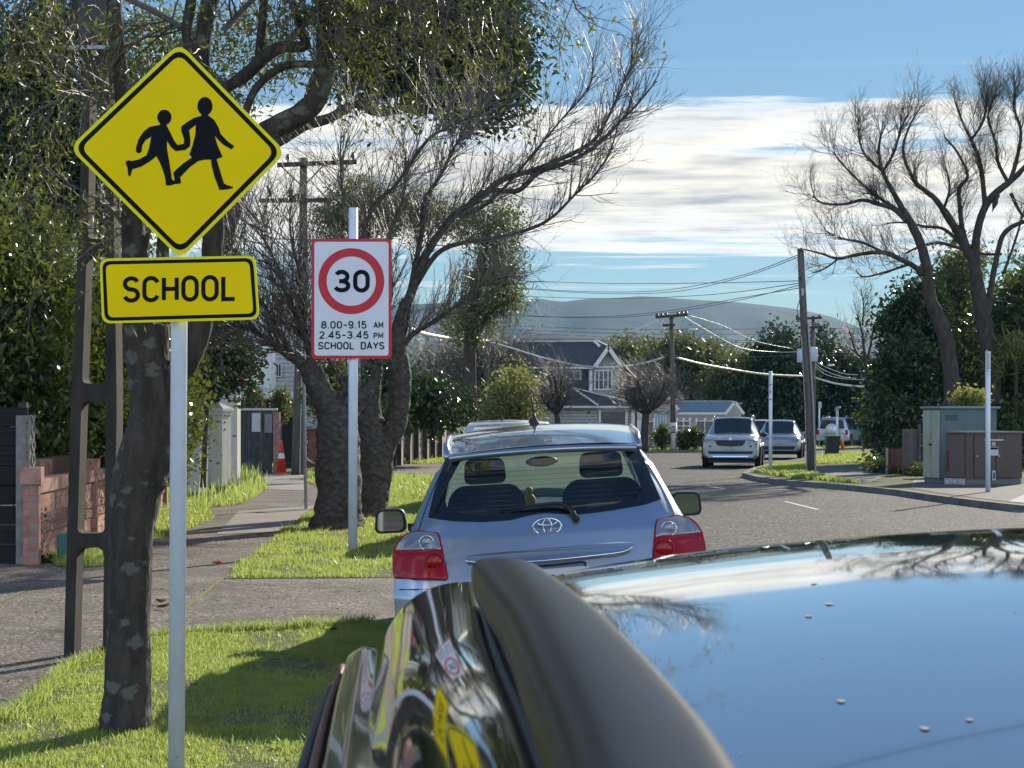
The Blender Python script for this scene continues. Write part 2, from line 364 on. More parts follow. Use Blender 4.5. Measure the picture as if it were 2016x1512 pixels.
# ---------------------------------------------------------------- ground materials
def speckle_mat(name, c1, c2, c3, s1=180, s2=1.2, bump=.004, rough=.75, patch=(.75, 1.25), moss=None, cracks=0):
    m = bpy.data.materials.new(name); m.use_nodes = True; t = m.node_tree; L = t.links; b = t.nodes['Principled BSDF']
    tcn = t.nodes.new('ShaderNodeTexCoord'); v = tcn.outputs['Object']
    vo = t.nodes.new('ShaderNodeTexVoronoi'); vo.inputs['Scale'].default_value = s1; L.new(v, vo.inputs['Vector'])
    sx = t.nodes.new('ShaderNodeSeparateColor'); L.new(vo.outputs['Color'], sx.inputs[0])
    rp = t.nodes.new('ShaderNodeValToRGB'); L.new(sx.outputs[0], rp.inputs[0])
    e = rp.color_ramp.elements; e[0].color = (*c1, 1); e[0].position = .1; e[1].color = (*c3, 1); e[1].position = 1.0
    k = e.new(.75); k.color = (*c2, 1)
    nz = t.nodes.new('ShaderNodeTexNoise'); nz.inputs['Scale'].default_value = s2; nz.inputs['Detail'].default_value = 8; nz.inputs['Roughness'].default_value = .65; L.new(v, nz.inputs['Vector'])
    mr = t.nodes.new('ShaderNodeMapRange'); L.new(nz.outputs[0], mr.inputs[0]); mr.inputs[1].default_value = .3; mr.inputs[2].default_value = .7; mr.inputs[3].default_value = patch[0]; mr.inputs[4].default_value = patch[1]
    mx = t.nodes.new('ShaderNodeMix'); mx.data_type = 'RGBA'; mx.blend_type = 'MULTIPLY'; mx.inputs[0].default_value = 1; L.new(rp.outputs[0], mx.inputs[6]); L.new(mr.outputs[0], mx.inputs[7])
    last = mx.outputs[2]
    if moss:
        n5 = t.nodes.new('ShaderNodeTexNoise'); n5.inputs['Scale'].default_value = moss[3]; n5.inputs['Detail'].default_value = 10; n5.inputs['Roughness'].default_value = .75; L.new(v, n5.inputs['Vector'])
        m2 = t.nodes.new('ShaderNodeMapRange'); L.new(n5.outputs[0], m2.inputs[0]); m2.inputs[1].default_value = moss[4]; m2.inputs[2].default_value = moss[4] + .08
        m3 = t.nodes.new('ShaderNodeMix'); m3.data_type = 'RGBA'; L.new(m2.outputs[0], m3.inputs[0]); L.new(last, m3.inputs[6]); m3.inputs[7].default_value = (*moss[:3], 1); last = m3.outputs[2]
    if cracks:
        n6 = t.nodes.new('ShaderNodeTexNoise'); n6.inputs['Scale'].default_value = 1.5; n6.inputs['Detail'].default_value = 6; L.new(v, n6.inputs['Vector'])
        a6 = t.nodes.new('ShaderNodeMix'); a6.data_type = 'VECTOR'; a6.inputs[0].default_value = .55; L.new(v, a6.inputs[4]); L.new(n6.outputs['Color'], a6.inputs[5])
        v6 = t.nodes.new('ShaderNodeTexVoronoi'); v6.feature = 'DISTANCE_TO_EDGE'; v6.inputs['Scale'].default_value = cracks; L.new(a6.outputs[1], v6.inputs['Vector'])
        m6 = t.nodes.new('ShaderNodeMapRange'); L.new(v6.outputs[0], m6.inputs[0]); m6.inputs[1].default_value = .002 * cracks; m6.inputs[2].default_value = .011 * cracks; m6.inputs[3].default_value = .35; m6.inputs[4].default_value = 1.0
        x6 = t.nodes.new('ShaderNodeMix'); x6.data_type = 'RGBA'; x6.blend_type = 'MULTIPLY'; x6.inputs[0].default_value = 1; L.new(last, x6.inputs[6]); L.new(m6.outputs[0], x6.inputs[7]); last = x6.outputs[2]
    L.new(last, b.inputs['Base Color']); b.inputs['Roughness'].default_value = rough
    bp = t.nodes.new('ShaderNodeBump'); bp.inputs['Distance'].default_value = bump; L.new(sx.outputs[1], bp.inputs['Height']); L.new(bp.outputs[0], b.inputs['Normal'])
    MATS[name] = m; return m
M_ROAD = speckle_mat('chip_seal', (.014, .014, .015), (.055, .054, .053), (.32, .31, .29), 34, .35, .008, .6, (.7, 1.3))
MATS['chip_seal'].node_tree.nodes['Principled BSDF'].inputs['Specular IOR Level'].default_value = .2; MATS['chip_seal'].node_tree.nodes['Principled BSDF'].inputs['Roughness'].default_value = .85
M_PATH = speckle_mat('path_asphalt', (.078, .060, .044), (.15, .119, .090), (.46, .38, .28), 60, 1.4, .006, .8, (.45, 1.4), (.26, .22, .08, 20, .58), .9)
M_CONC = speckle_mat('path_concrete', (.24, .21, .175), (.29, .26, .22), (.36, .33, .28), 70, 1.1, .002, .85, (.75, 1.15))
M_SOIL = mat('verge_soil', (.07, .062, .03), .95, col2=(.12, .15, .04), nscale=6, bump=.02, bscale=40, detail=8)
M_FARG = mat('far_ground', (.05, .07, .03), .95, col2=(.10, .12, .05), nscale=.05)
M_KERB = mat('kerb_concrete', (.10, .095, .088), .9, col2=(.19, .18, .165), nscale=3, bump=.004)

def sheet(name, pts, m, kind='structure', z=None, **k):
    mb = MB(); pts = [Vector((p[0], p[1], p[2] if z is None else z)) for p in pts]
    tr = tessellate_polygon([pts]); fs = []
    for t in tr:
        a, b, c = (pts[i] for i in t)
        fs.append(t if (b - a).cross(c - a).z > 0 else (t[0], t[2], t[1]))
    mb.add(pts, fs); return mb.build(name, m, kind=kind, **k)
def KX(y): return -.70 + .03 * (y - 10)
mb = MB(); mb.grid([[(-4500, -400, -.05), (4500, -400, -.05)], [(-4500, 5200, -.05), (4500, 5200, -.05)]]); mb.build('ground', M_FARG, kind='structure')
sheet('road', [(-2.5, -2, 0), (60, -2, 0), (60, 106, 0), (-40, 106, 0), (-40, 88, 0), (KX(88) - 1, 88, 0)], M_ROAD)
# left verge and footpath: one raised sheet with a kerb
yy = [-2] + list(range(2, 90, 4)) + [88]
sheet('footpath', [(-60, -2, VZ)] + [(KX(y) - .09, y, VZ) for y in yy] + [(-60, 88, VZ)], M_PATH)
mb = MB()
rows = [[(KX(y) - .10, y, VZ + .002), (KX(y) - .01, y, VZ - .004), (KX(y), y, VZ - .03), (KX(y) + .02, y, .0), (KX(y) + .3, y, .006)] for y in yy]
mb.grid([[r[i] for r in rows] for i in range(5)][::-1]); mb.build('kerb', M_KERB, kind='structure')
# right verge
def gz(pts, z): return [G(x, y, z) for x, y in pts]
RZ = .12
edge_r = [(1474, 931), (1500, 938), (1560, 946), (1640, 951), (1700, 956), (1780, 964), (1850, 974), (1930, 984), (1982, 990), (2200, 1012)]
back_r = [(2400, 900), (1800, 897), (1735, 894), (1690, 891), (1640, 892), (1600, 900), (1530, 911), (1490, 922)]
sheet('verge', gz(edge_r + back_r, RZ), M_SOIL)
mb = MB(); loop = gz(back_r[-4:] + edge_r, RZ)
nn_ = []
for i, p in enumerate(loop):
    d = (loop[min(i + 1, len(loop) - 1)] - loop[max(i - 1, 0)]); d.z = 0; d.normalize(); nn_.append(Vector((d.y, -d.x, 0)))
mb.grid([[p + n * .00 + Vector((0, 0, .004)) for p, n in zip(loop, nn_)], [p + n * .17 + Vector((0, 0, .002)) for p, n in zip(loop, nn_)], [p + n * .2 - Vector((0, 0, RZ)) for p, n in zip(loop, nn_)]][::-1])
mb.build('kerb', M_KERB, kind='structure')
M_GP = speckle_mat('grey_path', (.05, .05, .052), (.085, .085, .085), (.14, .14, .14), 30, .5, .003, .85)
sheet('footpath', gz([(1560, 926), (1640, 916), (1745, 913), (1800, 916), (1760, 930), (1712, 950), (1650, 944), (1600, 934)], RZ + .004), M_GP)
sheet('footpath', gz([(1790, 960), (1850, 970), (1930, 981), (1985, 987), (2060, 955), (1800, 944)], RZ + .005), M_GP)
M_DRV = mat('driveway_concrete', (.30, .30, .29), .85, col2=(.38, .38, .36), nscale=1.5)
sheet('driveway', gz([(1985, 987), (2300, 1016), (2400, 960), (2060, 955)], RZ + .008), M_DRV)
# far side of the crossing
far = [(-60, 93, .1), (6, 93, .1), (11.5, 93.5, .1), (14, 97, .1), (19, 104, .1), (60, 104, .1), (60, 112, .1), (-60, 112, .1)]
M_FV = mat('far_verge', (.12, .15, .04), .95, col2=(.2, .23, .06), nscale=1.2)
sheet('verge', far, M_FV)
mb = MB(); f_ = far[:6]; mb.grid([[(p[0], p[1] - .02, 0) for p in f_], [(p[0], p[1], .104) for p in f_], [(p[0], p[1] + .18, .104) for p in f_]]); mb.build('kerb', M_KERB, kind='structure')
sheet('footpath', [(-60, 94.2, .104), (12, 94.2, .104), (12, 95.6, .104), (-60, 95.6, .104)], M_CONC)
M_LINE = mat('road_paint', (.62, .62, .60), .7, col2=(.36, .36, .35), nscale=6, lo=.45, hi=.7)
def line(pxs, wd):
    pts = [G(x, y, .005) for x, y in pxs]; mb = MB(); a = []; b = []
    for i, p in enumerate(pts):
        d = (pts[min(i + 1, len(pts) - 1)] - pts[max(i - 1, 0)]).normalized(); n = Vector((-d.y, d.x, 0)) * wd / 2; a.append(p - n); b.append(p + n)
    mb.grid([a, b]); return mb.build('road_marking', M_LINE, kind='structure')
line([(1660, 958), (1698, 961), (1800, 972), (1900, 988), (2016, 1010), (2200, 1050)], .10)
for s in (((1545, 987), (1610, 1003)), ((1390, 956), (1425, 962))): line(s, .08)
if 0: sheet('road_patch', gz([(1400, 1010), (1560, 1035), (1700, 1100), (1900, 1200), (1300, 1200)], .003), speckle_mat('road_patch', (.02, .02, .021), (.06, .058, .056), (.2, .19, .18), 60, .35, .008, .6, (.7, 1.3)))
# lawns of the left verge (soil sheets a few mm up; blades follow)
def kerbpts(y0, y1, n=4): return [Vector((KX(lerp(y0, y1, i / n)) - .08, lerp(y0, y1, i / n), 0)) for i in range(n + 1)]
LAWNS = []
def lawn(pxs, right=None):
    pts = [G(x, y, VZ) for x, y in pxs]
    if right: pts += kerbpts(*right)
    pts = [Vector((p.x, p.y, VZ + .004)) for p in pts]
    sheet('lawn', pts, M_SOIL); LAWNS.append([(p.x, p.y) for p in pts])
lawn([(-900, 1800), (-300, 1560), (-60, 1462), (0, 1425), (45, 1400), (90, 1368), (130, 1325), (190, 1297), (245, 1275), (300, 1258), (360, 1252), (420, 1248), (500, 1240), (560, 1241), (610, 1234), (660, 1236), (700, 1228)], (13.95, 4.0, 8))
lawn([(440, 1140), (462, 1116), (500, 1092), (520, 1078), (548, 1050), (580, 1032), (604, 1012), (640, 988), (690, 980)], (36.0, 18.0))
lawn([(78, 1090), (110, 1114), (150, 1120), (215, 1112), (260, 1092), (230, 1072), (120, 1068)])
lawn([(296, 1066), (360, 1046), (422, 1020), (405, 1006), (330, 1002), (290, 1010)])
lawn([(318, 992), (400, 1002), (480, 992), (528, 962), (505, 940), (440, 930), (330, 965)])
lawn([(462, 918), (548, 922), (556, 914), (462, 910)])
lawn([(606, 950), (640, 965), (660, 940), (606, 925)])
lawn([(740, 978), (816, 983), (900, 984), (900, 945), (740, 936)])
lawn([(740, 918), (800, 914), (900, 912), (900, 901), (740, 905)])
sheet('footpath', gz([(426, 1052), (560, 1046), (600, 1010), (640, 988), (608, 996), (470, 1006)], VZ + .006), M_CONC)
sheet('footpath', gz([(500, 962), (600, 966), (600, 932), (520, 934), (488, 942)], VZ + .006), M_CONC)
# strips of joint between the paved pieces
M_JOINT = mat('moss_joint', (.13, .14, .03), .95, col2=(.2, .19, .06), nscale=30)
for a, b in (((0, 1185), (75, 1150)), ((330, 1222), (440, 1138))):
    A, B = G(*a, VZ + .004), G(*b, VZ + .004); n = Vector((B.y - A.y, A.x - B.x, 0)).normalized() * .018
    sheet('paving_joint', [A - n, A + n, B + n, B - n], M_JOINT)
# ---------------------------------------------------------------- hills
def hill(name, ridge, D, depth, m, seed, base=-2):
    rnd = random.Random(seed); xs = [p[0] for p in ridge]; ys = [p[1] for p in ridge]
    nx, ny = 140, 26; rows = []
    from mathutils import noise
    for j in range(ny + 1):
        t = j / ny; row = []
        for i in range(nx + 1):
            px = lerp(xs[0], xs[-1], i / nx); X = (px - 1008) / FPX * D; H = E - (interp(px, xs, ys) - YH) / FPX * D
            prof = t ** 1.3
            nz = noise.fractal(Vector((X / 320, t * 3.0, seed)), 1.0, 2.0, 6)
            g = abs(noise.noise(Vector((X / 150 + t * 1.2, t * .8, seed * 3)))) 
            z = base + (H - base) * prof + (nz * 16 - g * 26) * math.sin(t * PI) 
            row.append((X * (1 + (t - 1) * depth / D), D + (t - 1) * depth, z))
        rows.append(row)
    last = rows[-1]; rows.append([(x * 1.05, y + 300, base) for x, y, z in last])
    mb = MB(); mb.grid(rows); return mb.build(name, m, smooth=True, kind='structure')
M_HILL = mat('hill_pasture', (.002, .014, .018), .95, col2=(.014, .046, .024), nscale=.006, detail=9, lo=.42, hi=.6)
M_HILL2 = mat('hill_bush', (.008, .016, .010), .95, col2=(.024, .036, .016), nscale=.01, detail=9)
hill('hill', [(300, 640), (560, 620), (800, 600), (960, 592), (1030, 590), (1060, 587), (1085, 592), (1110, 594), (1150, 589), (1200, 587), (1235, 585), (1262, 583), (1300, 585), (1350, 589), (1400, 592), (1440, 594), (1500, 600), (1560, 607), (1600, 615), (1640, 624), (1680, 640), (1730, 662), (1800, 690), (1900, 720), (2100, 760), (2300, 790)], 3000, 1500, M_HILL, 5)
hill('hill', [(700, 700), (960, 668), (1100, 655), (1250, 662), (1400, 690), (1600, 720), (1800, 760), (2100, 790)], 1500, 500, M_HILL2, 9)
# ---------------------------------------------------------------- signs
M_YEL = mat('yellow_sheeting', (.99, .72, .0), .5, col2=(.94, .67, .0), nscale=2, spec=.12)
M_YEDGE = mat('yellow_edge', (.92, .80, .01), .5, spec=.15)
M_BLK = mat('sign_black', (.006, .007, .011), .5, spec=.12)
M_WHS = mat('white_sheeting', (.78, .78, .80), .4, col2=(.72, .72, .75), nscale=2)
M_REDS = mat('red_sheeting', (.60, .018, .03), .4, col2=(.54, .015, .026), nscale=3)
M_POST = mat('white_post', (.74, .79, .86), .35, col2=(.66, .70, .77), nscale=5, coat=.2)
M_GALV = mat('galvanised', (.35, .36, .36), .45, .7, col2=(.25, .26, .26), nscale=12)
d1 = FPX / 488.0
th = thing('school_warning_sign', 'yellow diamond sign of two running children above a SCHOOL plate on a white post', 'road sign', (P(350, 0, d1 + .05).x, d1 + .05, VZ))
mb = MB(); xt, xb = P(353, 0, d1 + .05).x, P(346, 0, d1 + .05).x
mb.tube([(xb, d1 + .06, VZ - .02), (xt, d1 + .06, P(0, 480, d1).z), (xt + .003, d1 + .06, P(0, 130, d1).z)], .0335, 24); mb.build('post', M_POST, th, smooth=True)
mb = MB(); q_ = P(350, 1490, d1 + .03); mb.ball((xb + .01, d1 + .026, q_.z), .006, 6); mb.build('bolt', M_GALV, th)
Z1 = lambda x, y: (x / 2.88, y / 2.88)
def plane1(y0): return lambda q: P(q[0], q[1], y0)
corners = [(353, 84), (563, 300), (355, 510), (136, 291)]
def scaled(pts, k):
    cx = sum(p[0] for p in pts) / len(pts); cy = sum(p[1] for p in pts) / len(pts); return [(cx + (x - cx) * k, cy + (y - cy) * k) for x, y in pts]
mb = MB(); mb.flat([rpoly(corners, 26, 8)], pt=plane1(d1), thick=.004); pl = mb.build('diamond_plate', M_YEDGE, th, label='yellow diamond plate with black border')
mb = MB(); mb.flat([rpoly(scaled(corners, .955), 24, 8), rpoly(scaled(corners, .895), 20, 8)], pt=plane1(d1 - .0012)); mb.build('border', M_BLK, pl)
mb = MB(); mb.flat([rpoly(scaled(corners, .895), 20, 8)], pt=plane1(d1 - .0010)); mb.build('field', M_YEL, pl)
body = [(945, 712), (965, 750), (985, 793), (1006, 822), (1042, 815), (1044, 790), (1028, 745), (1027, 718), (1060, 692), (1100, 668), (1140, 657), (1145, 636), (1180, 636), (1182, 655), (1215, 680), (1238, 720), (1252, 760), (1290, 800), (1328, 828), (1314, 848), (1265, 820), (1235, 790), (1218, 770), (1232, 820), (1262, 888), (1245, 896), (1228, 903), (1235, 925), (1250, 975), (1270, 1040), (1290, 1050), (1323, 1060), (1318, 1068), (1280, 1075), (1242, 1077), (1238, 1060), (1215, 1000), (1200, 940), (1196, 905), (1165, 905), (1125, 912), (1080, 945), (1040, 985), (1022, 1005), (1027, 1035), (1018, 1043), (1000, 1042), (960, 1053), (940, 1050), (938, 1020), (930, 985), (910, 930), (887, 885), (850, 915), (800, 945), (750, 960), (740, 998), (728, 998), (722, 950), (712, 925), (716, 912), (735, 908), (745, 913), (790, 903), (830, 880), (845, 840), (857, 775), (825, 795), (806, 825), (804, 858), (790, 870), (772, 862), (770, 840), (785, 790), (815, 745), (850, 718), (905, 708), (915, 690), (940, 690)]
hole = [(947, 800), (970, 835), (995, 857), (1050, 850), (1078, 828), (1080, 790), (1072, 738), (1110, 708), (1108, 760), (1090, 830), (1073, 875), (1088, 892), (1040, 925), (1000, 960), (982, 980), (988, 1005), (990, 1025), (975, 1018), (967, 960), (957, 900), (947, 840)]
mb = MB(); mb.flat([[Z1(*p) for p in body], [Z1(*p) for p in hole]], pt=plane1(d1 - .0022))
mb.flat([circ(932 / 2.88, 665 / 2.88, 14, 28, 15)], pt=plane1(d1 - .0026)); mb.flat([circ(1162 / 2.88, 602 / 2.88, 14.8, 28, 18.2)], pt=plane1(d1 - .0026)); mb.build('figures', M_BLK, pl)
# plate below
pc = [(196, 509), (503, 503), (511, 629), (201, 637)]
mb = MB(); mb.flat([rpoly(pc, 18, 6)], pt=plane1(d1 - .003), thick=.004); sp_ = mb.build('name_plate', M_YEDGE, th, label='yellow SCHOOL plate')
def inset(pc, d):
    cx = sum(p[0] for p in pc) / 4; cy = sum(p[1] for p in pc) / 4; return [(x + (d if x < cx else -d), y + (d if y < cy else -d)) for x, y in pc]
mb = MB(); mb.flat([rpoly(inset(pc, 5), 16, 6), rpoly(inset(pc, 12), 11, 6)], pt=plane1(d1 - .0042)); mb.build('border', M_BLK, sp_)
mb = MB(); mb.flat([rpoly(inset(pc, 12), 11, 6)], pt=plane1(d1 - .0040)); mb.build('field', M_YEL, sp_)
mb = MB(); ang = R(.9)
def tx(x, z, l): return P(244 + x * math.cos(ang) + z * math.sin(ang) * -.02, 596 - z - x * math.sin(ang), d1 - .0052 - l * 1e-5)
wds = textw('SCHOOL', 52, 1.0, .2); k_ = 219 / wds
text(mb, 'SCHOOL', 0, 0, 52, 8.2, tx, k_, .2); mb.build('lettering', M_BLK, sp_)
for z in (420, 150, 530, 610): mb = MB(); mb.bbox(xb - .03, xb + .03, d1 + .006, d1 + .03, P(0, z, d1).z - .012, P(0, z, d1).z + .012); mb.build('clamp', M_GALV, th)
# speed sign
d2 = 21.7
th = thing('school_speed_sign', 'white 30 speed limit sign with red ring and SCHOOL DAYS hours on a white post', 'road sign', (P(694, 0, d2).x, d2 + .06, VZ))
mb = MB(); mb.tube([(P(693.5, 0, d2).x, d2 + .07, VZ - .02), (P(694.5, 0, d2).x, d2 + .07, P(0, 408, d2).z)], .0505, 24); mb.build('post', M_POST, th, smooth=True)
mb = MB(); rc = [(613, 470), (771, 470), (771, 706), (613, 706)]; mb.flat([rpoly(rc, 9, 6)], pt=plane1(d2), thick=.006); pl = mb.build('sign_plate', M_REDS, th)
mb = MB(); mb.flat([rpoly(inset(rc, 6), 6, 6)], pt=plane1(d2 - .002)); mb.build('field', M_WHS, pl)
mb = MB(); mb.flat([circ(691.5, 553.5, 65, 64), circ(691.5, 553.5, 48.5, 64)], pt=plane1(d2 - .004)); mb.build('ring', M_REDS, pl)
def T2(s, x0, x1, y0, y1, sw, gap=.2):
    mb = MB(); h = y1 - y0; kk = (x1 - x0) / textw(s, h, 1, gap); text(mb, s, 0, 0, h, sw, lambda x, z, l: P(x0 + x, y1 - z, d2 - .005 - l * 4e-5), kk, gap); mb.build('lettering', M_BLK, pl)
T2('30', 660, 726, 531, 576, 8.4, .22)
T2('8.00-9.15', 633, 721, 632, 647, 2.5); T2('AM', 736, 754, 634, 646, 2.1)
T2('2.45-3.45', 629, 725, 652, 667, 2.5); T2('PM', 736, 754, 655, 667, 2.1); T2('SCHOOL', 627, 697, 673, 688, 2.5); T2('DAYS', 711, 756, 673, 688, 2.5)
# small poles of the far road
def pole_sign(px, ytop, ybase, z, r, label, plates, name='sign_post', cat='sign post', extra=None):
    d = FPX * (E - z) / (ybase - YH); b = P(px, ybase, d)
    t = thing(name, label, cat, (b.x, b.y, z)); m = MB(); m.tube([(b.x, d, z - .03), (b.x, d, P(0, ytop, d).z)], r, 12); m.build('post', M_POST, t, smooth=True)
    for (x0, x1, y0, y1, mt, nm) in plates:
        m = MB(); a, c = P(x0, y0, d), P(x1, y1, d); m.bbox(a.x, c.x, d - .09, d - .07, c.z, a.z); m.build(nm, mt, t)
    return t, d
M_GYB = mat('sign_back', (.40, .43, .46), .4, .5)
M_LBL = mat('sign_blue_grey', (.42, .5, .55), .5)
t, d = pole_sign(1517, 731, 929, RZ, .05, 'pale sign post seen edge on at the grass nose in front of the silver cars', [(1514, 1516, 733, 775, M_GYB, 'sign_plate')])
for y in (734, 757, 771, 786): m = MB(); m.tube([(P(1517, 0, d).x - .01, d, P(0, y, d).z - .02), (P(1517, 0, d).x - .01, d, P(0, y, d).z + .02)], .058, 12); m.build('clamp', M_GALV, t)
pole_sign(1613, 791, 882, .02, .045, 'slim pale post with narrow plate by the far kerb left of the four wheel drive', [(1611.5, 1617, 792, 803, M_LBL, 'sign_plate')])
t, d = pole_sign(1648, 801, 895, RZ, .05, 'thin grey post with a small top fitting standing against the dark wheelie bin', [(1646, 1649, 801, 820, M_GYB, 'sign_plate')])
m = MB(); m.ball((P(1652, 0, d).x, d, P(0, 803, d).z), .07, 6); m.build('lamp', M_GALV, t)
t, d = pole_sign(1945, 692, 969, RZ, .05, 'tall pale blue post in front of the brown utility cabinet', [(1939.5, 1942, 689, 733, M_GYB, 'sign_plate'), (1943, 1947.5, 694, 726, M_GYB, 'back_rail')])
# ---------------------------------------------------------------- left side: poles, walls, fences
M_HP = mat('weathered_concrete', (.026, .022, .017), .9, col2=(.058, .049, .038), nscale=5, bump=.004, bscale=40, stretch=(1, 1, .5))
M_WPOLE = mat('pole_wood', (.075, .062, .048), .9, col2=(.15, .13, .105), nscale=3, bump=.005, stretch=(6, 6, .4))
M_TIMB = mat('dark_timber', (.035, .028, .022), .9, col2=(.07, .058, .045), nscale=4, bump=.003, stretch=(1, 1, 6))
M_CER = mat('insulator', (.12, .08, .06), .25)
M_WIRE = mat('wire', (.12, .12, .12), .45, .6)
M_CABLE = mat('aluminium_cable', (.75, .73, .66), .38, .75)
M_DARKST = mat('dark_steel', (.05, .05, .052), .5, .5)
# ladder type concrete pole: legs pass through photo points, all in one plate with openings
dh = FPX * (E - VZ) / (1292 - YH)
Hp = lambda q: P(q[0], q[1], dh)
th = thing('concrete_power_pole', 'brown concrete ladder type power pole standing on the path left of the lichened tree', 'power pole', (P(165, 0, dh).x, dh, VZ))
def edge_l(y): return interp(y, [-400, 0, 400, 800, 1292], [170, 163, 157, 139, 125.5])
def edge_r(y): return interp(y, [-400, 0, 400, 800, 1292], [217, 219, 224, 230, 222])
def leg_w(y): return interp(y, [-400, 400, 800, 1292], [17, 17, 21, 20])
outer = [(edge_l(y), y) for y in range(-420, 1293, 60)] + [(edge_l(1294), 1294), (edge_l(1294) + 20, 1294)]
hole_y = [(-260, 110), (160, 470), (500, 755), (790, 1050)]
# right profile, bottom opening runs to the ground
xi = lambda y: edge_l(y) + leg_w(y); xj = lambda y: edge_r(y) - leg_w(y)
outer += [(xi(1200), 1200), (xi(1096), 1096), (xi(1090) + 3, 1084), (xi(1080) + 14, 1078), (xj(1080) - 12, 1078), (xj(1084) - 3, 1084), (xj(1096), 1098), (xj(1200), 1200), (xj(1294) - 0, 1300), (edge_r(1300), 1306)]
outer += [(edge_r(y), y) for y in range(1240, -421, -60)]
loops = [outer]
for a, b in hole_y:
    l = [(xi(a), a), (xj(a), a)] + [(xj(y), y) for y in np.linspace(a, b, 5)[1:-1]] + [(xj(b), b), (xi(b), b)] + [(xi(y), y) for y in np.linspace(b, a, 5)[1:-1]]
    loops.append(rpoly(l, 12, 4))
mb = MB(); q0 = Matrix.Rotation(R(-32), 3, 'Z'); c0 = P(180, 0, dh); c0.z = 0
mb.flat(loops, pt=Hp, thick=.13, back=(.11, .98, 0)); o = mb.build('frame', M_HP, th); bevel(o, .008, 1)
mb = MB(); a = Hp((140, 96)); mb.bbox(a.x, a.x + .30, dh - .06, dh - .02, a.z - .012, a.z + .012); mb.build('bracket', M_GALV, th)
mb = MB(); a = Hp((156, 30)); b = Hp((212, 84)); mb.bbox(a.x, b.x, dh - .03, dh - .003, b.z, a.z + .5); mb.build('cable_box', M_DARKST, th)
# dark retaining style block fence with patterned edge post
M_DBLK = mat('dark_fence_boards', (.010, .009, .009), .9, col2=(.022, .020, .018), nscale=3, stretch=(.3, .3, 8), bump=.004)
M_PBLK = mat('block_pillar', (.19, .175, .15), .9, col2=(.30, .28, .24), nscale=7, bump=.004)
df = FPX * (E - VZ) / (1110 - YH)
th = thing('board_fence', 'dark horizontal board fence at the left edge beside the patterned block pillar', 'fence', (P(0, 0, df).x, df, VZ))
x1 = P(53, 0, df).x; x0 = x1 - 3.2; H0 = P(0, 800, df).z
mb = MB(); nb = 8
for i in range(nb):
    z0 = lerp(VZ, H0, i / nb); z1 = lerp(VZ, H0, (i + 1) / nb) - .012; mb.bbox(x0, x1, df + .02, df + .06, z0, z1)
mb.build('boards', M_DBLK, th); mb = MB()
mb.bbox(x1 - .1, x1 - .02, df + .062, df + .14, VZ, H0 + .04); mb.build('post', M_TIMB, th)
th = thing('block_pillar', 'column of weathered patterned concrete blocks at the end of the dark board fence', 'pillar', (P(45, 0, df).x, df, VZ))
for i in range(5):
    mb = MB(); ya, yb = lerp(1110, 818, i / 5), lerp(1110, 818, (i + 1) / 5); xa, xb_ = P(34, 0, df).x, P(62, 0, df).x; za, zb = P(0, ya, df).z, P(0, yb, df).z
    zm = (za + zb) / 2; dd = .006
    mb.grid([[(xa + dd, df - .06, z), (xb_ - dd, df - .06, z), (xb_, df - .04, z), (xb_, df + .13, z)] for z in (za + .006, za + .03, zm - .03, zm + .03, zb - .03, zb - .006)])
    mb.grid([[(xa, df + .0, z), (xa + dd, df - .06, z)] for z in (za + .006, zb - .006)])
    mb.bbox(xa, xb_ - .005, df - .055, df + .018, za, zb)
    # raised diamond pattern of the pierced face
    for s in (-1, 1):
        for k in (0, 1):
            z0_, z1_ = (za, zm) if k == 0 else (zm, zb)
            mb.beam((xb_ + .004, df + .04 - s * .07, z0_), (xb_ + .004, df + .04 + s * .07, z1_), .02, .02)
            mb.beam((xb_ - .055, df - .066, z0_ if s > 0 else z1_), (xb_ - .005, df - .066, z1_ if s > 0 else z0_), .012, .012)
    mb.build('block', M_PBLK, th)
# brick wall
M_BRK = brick_mat('pink_brick', (.50, .24, .17), (.40, .18, .13), (.30, .24, .19), 4.4, 'YZ', .5, .30, .014)
M_BRKR = mat('rough_brick', (.20, .10, .075), .95, col2=(.42, .24, .18), nscale=16, bump=.05, bscale=22)
M_BRKC = brick_mat('brick_cap', (.48, .26, .19), (.40, .2, .14), (.25, .2, .16), 4.4, 'YZ', .42, 3, .02)
A = G(66, 1112, VZ); B = G(322, 1006, VZ)
th = thing('brick_wall', 'low pink brick garden wall with pillars and a rough stone course below the hedge', 'wall', (A.x, A.y, VZ))
ax = (B - A).normalized(); Lw = (B - A).length; nrm = Vector((ax.y, -ax.x, 0))
def wp(s, n, z): return A + ax * s + nrm * n + Vector((0, 0, z))
def wbox(s0, s1, n0, n1, z0, z1): 
    m = MB(); vs = [wp(s, n, z) for z in (z0, z1) for s, n in ((s0, n0), (s1, n0), (s1, n1), (s0, n1))]
    m.add(vs, [(0, 3, 2, 1), (4, 5, 6, 7), (0, 1, 5, 4), (1, 2, 6, 5), (2, 3, 7, 6), (3, 0, 4, 7)]); return m
HW = .70
m = wbox(.1, Lw, -.12, 0, 0, HW); m.build('wall_face', M_BRK, th)
m = wbox(.1, Lw, -.0, .022, .29, .37); m.v += []; m.build('rough_course', M_BRKR, th)
m = wbox(.1, Lw, -.0, .022, .40, .48); m.build('rough_course', M_BRKR, th)
m = wbox(.1, Lw, -.15, .035, HW, HW + .13); m.build('coping', M_BRKC, th)
m = wbox(.3, Lw, -.4, -.16, HW - .1, HW + .30); m.build('planter_board', mat('rust_board', (.07, .03, .018), .9, col2=(.11, .05, .03), nscale=4), th)
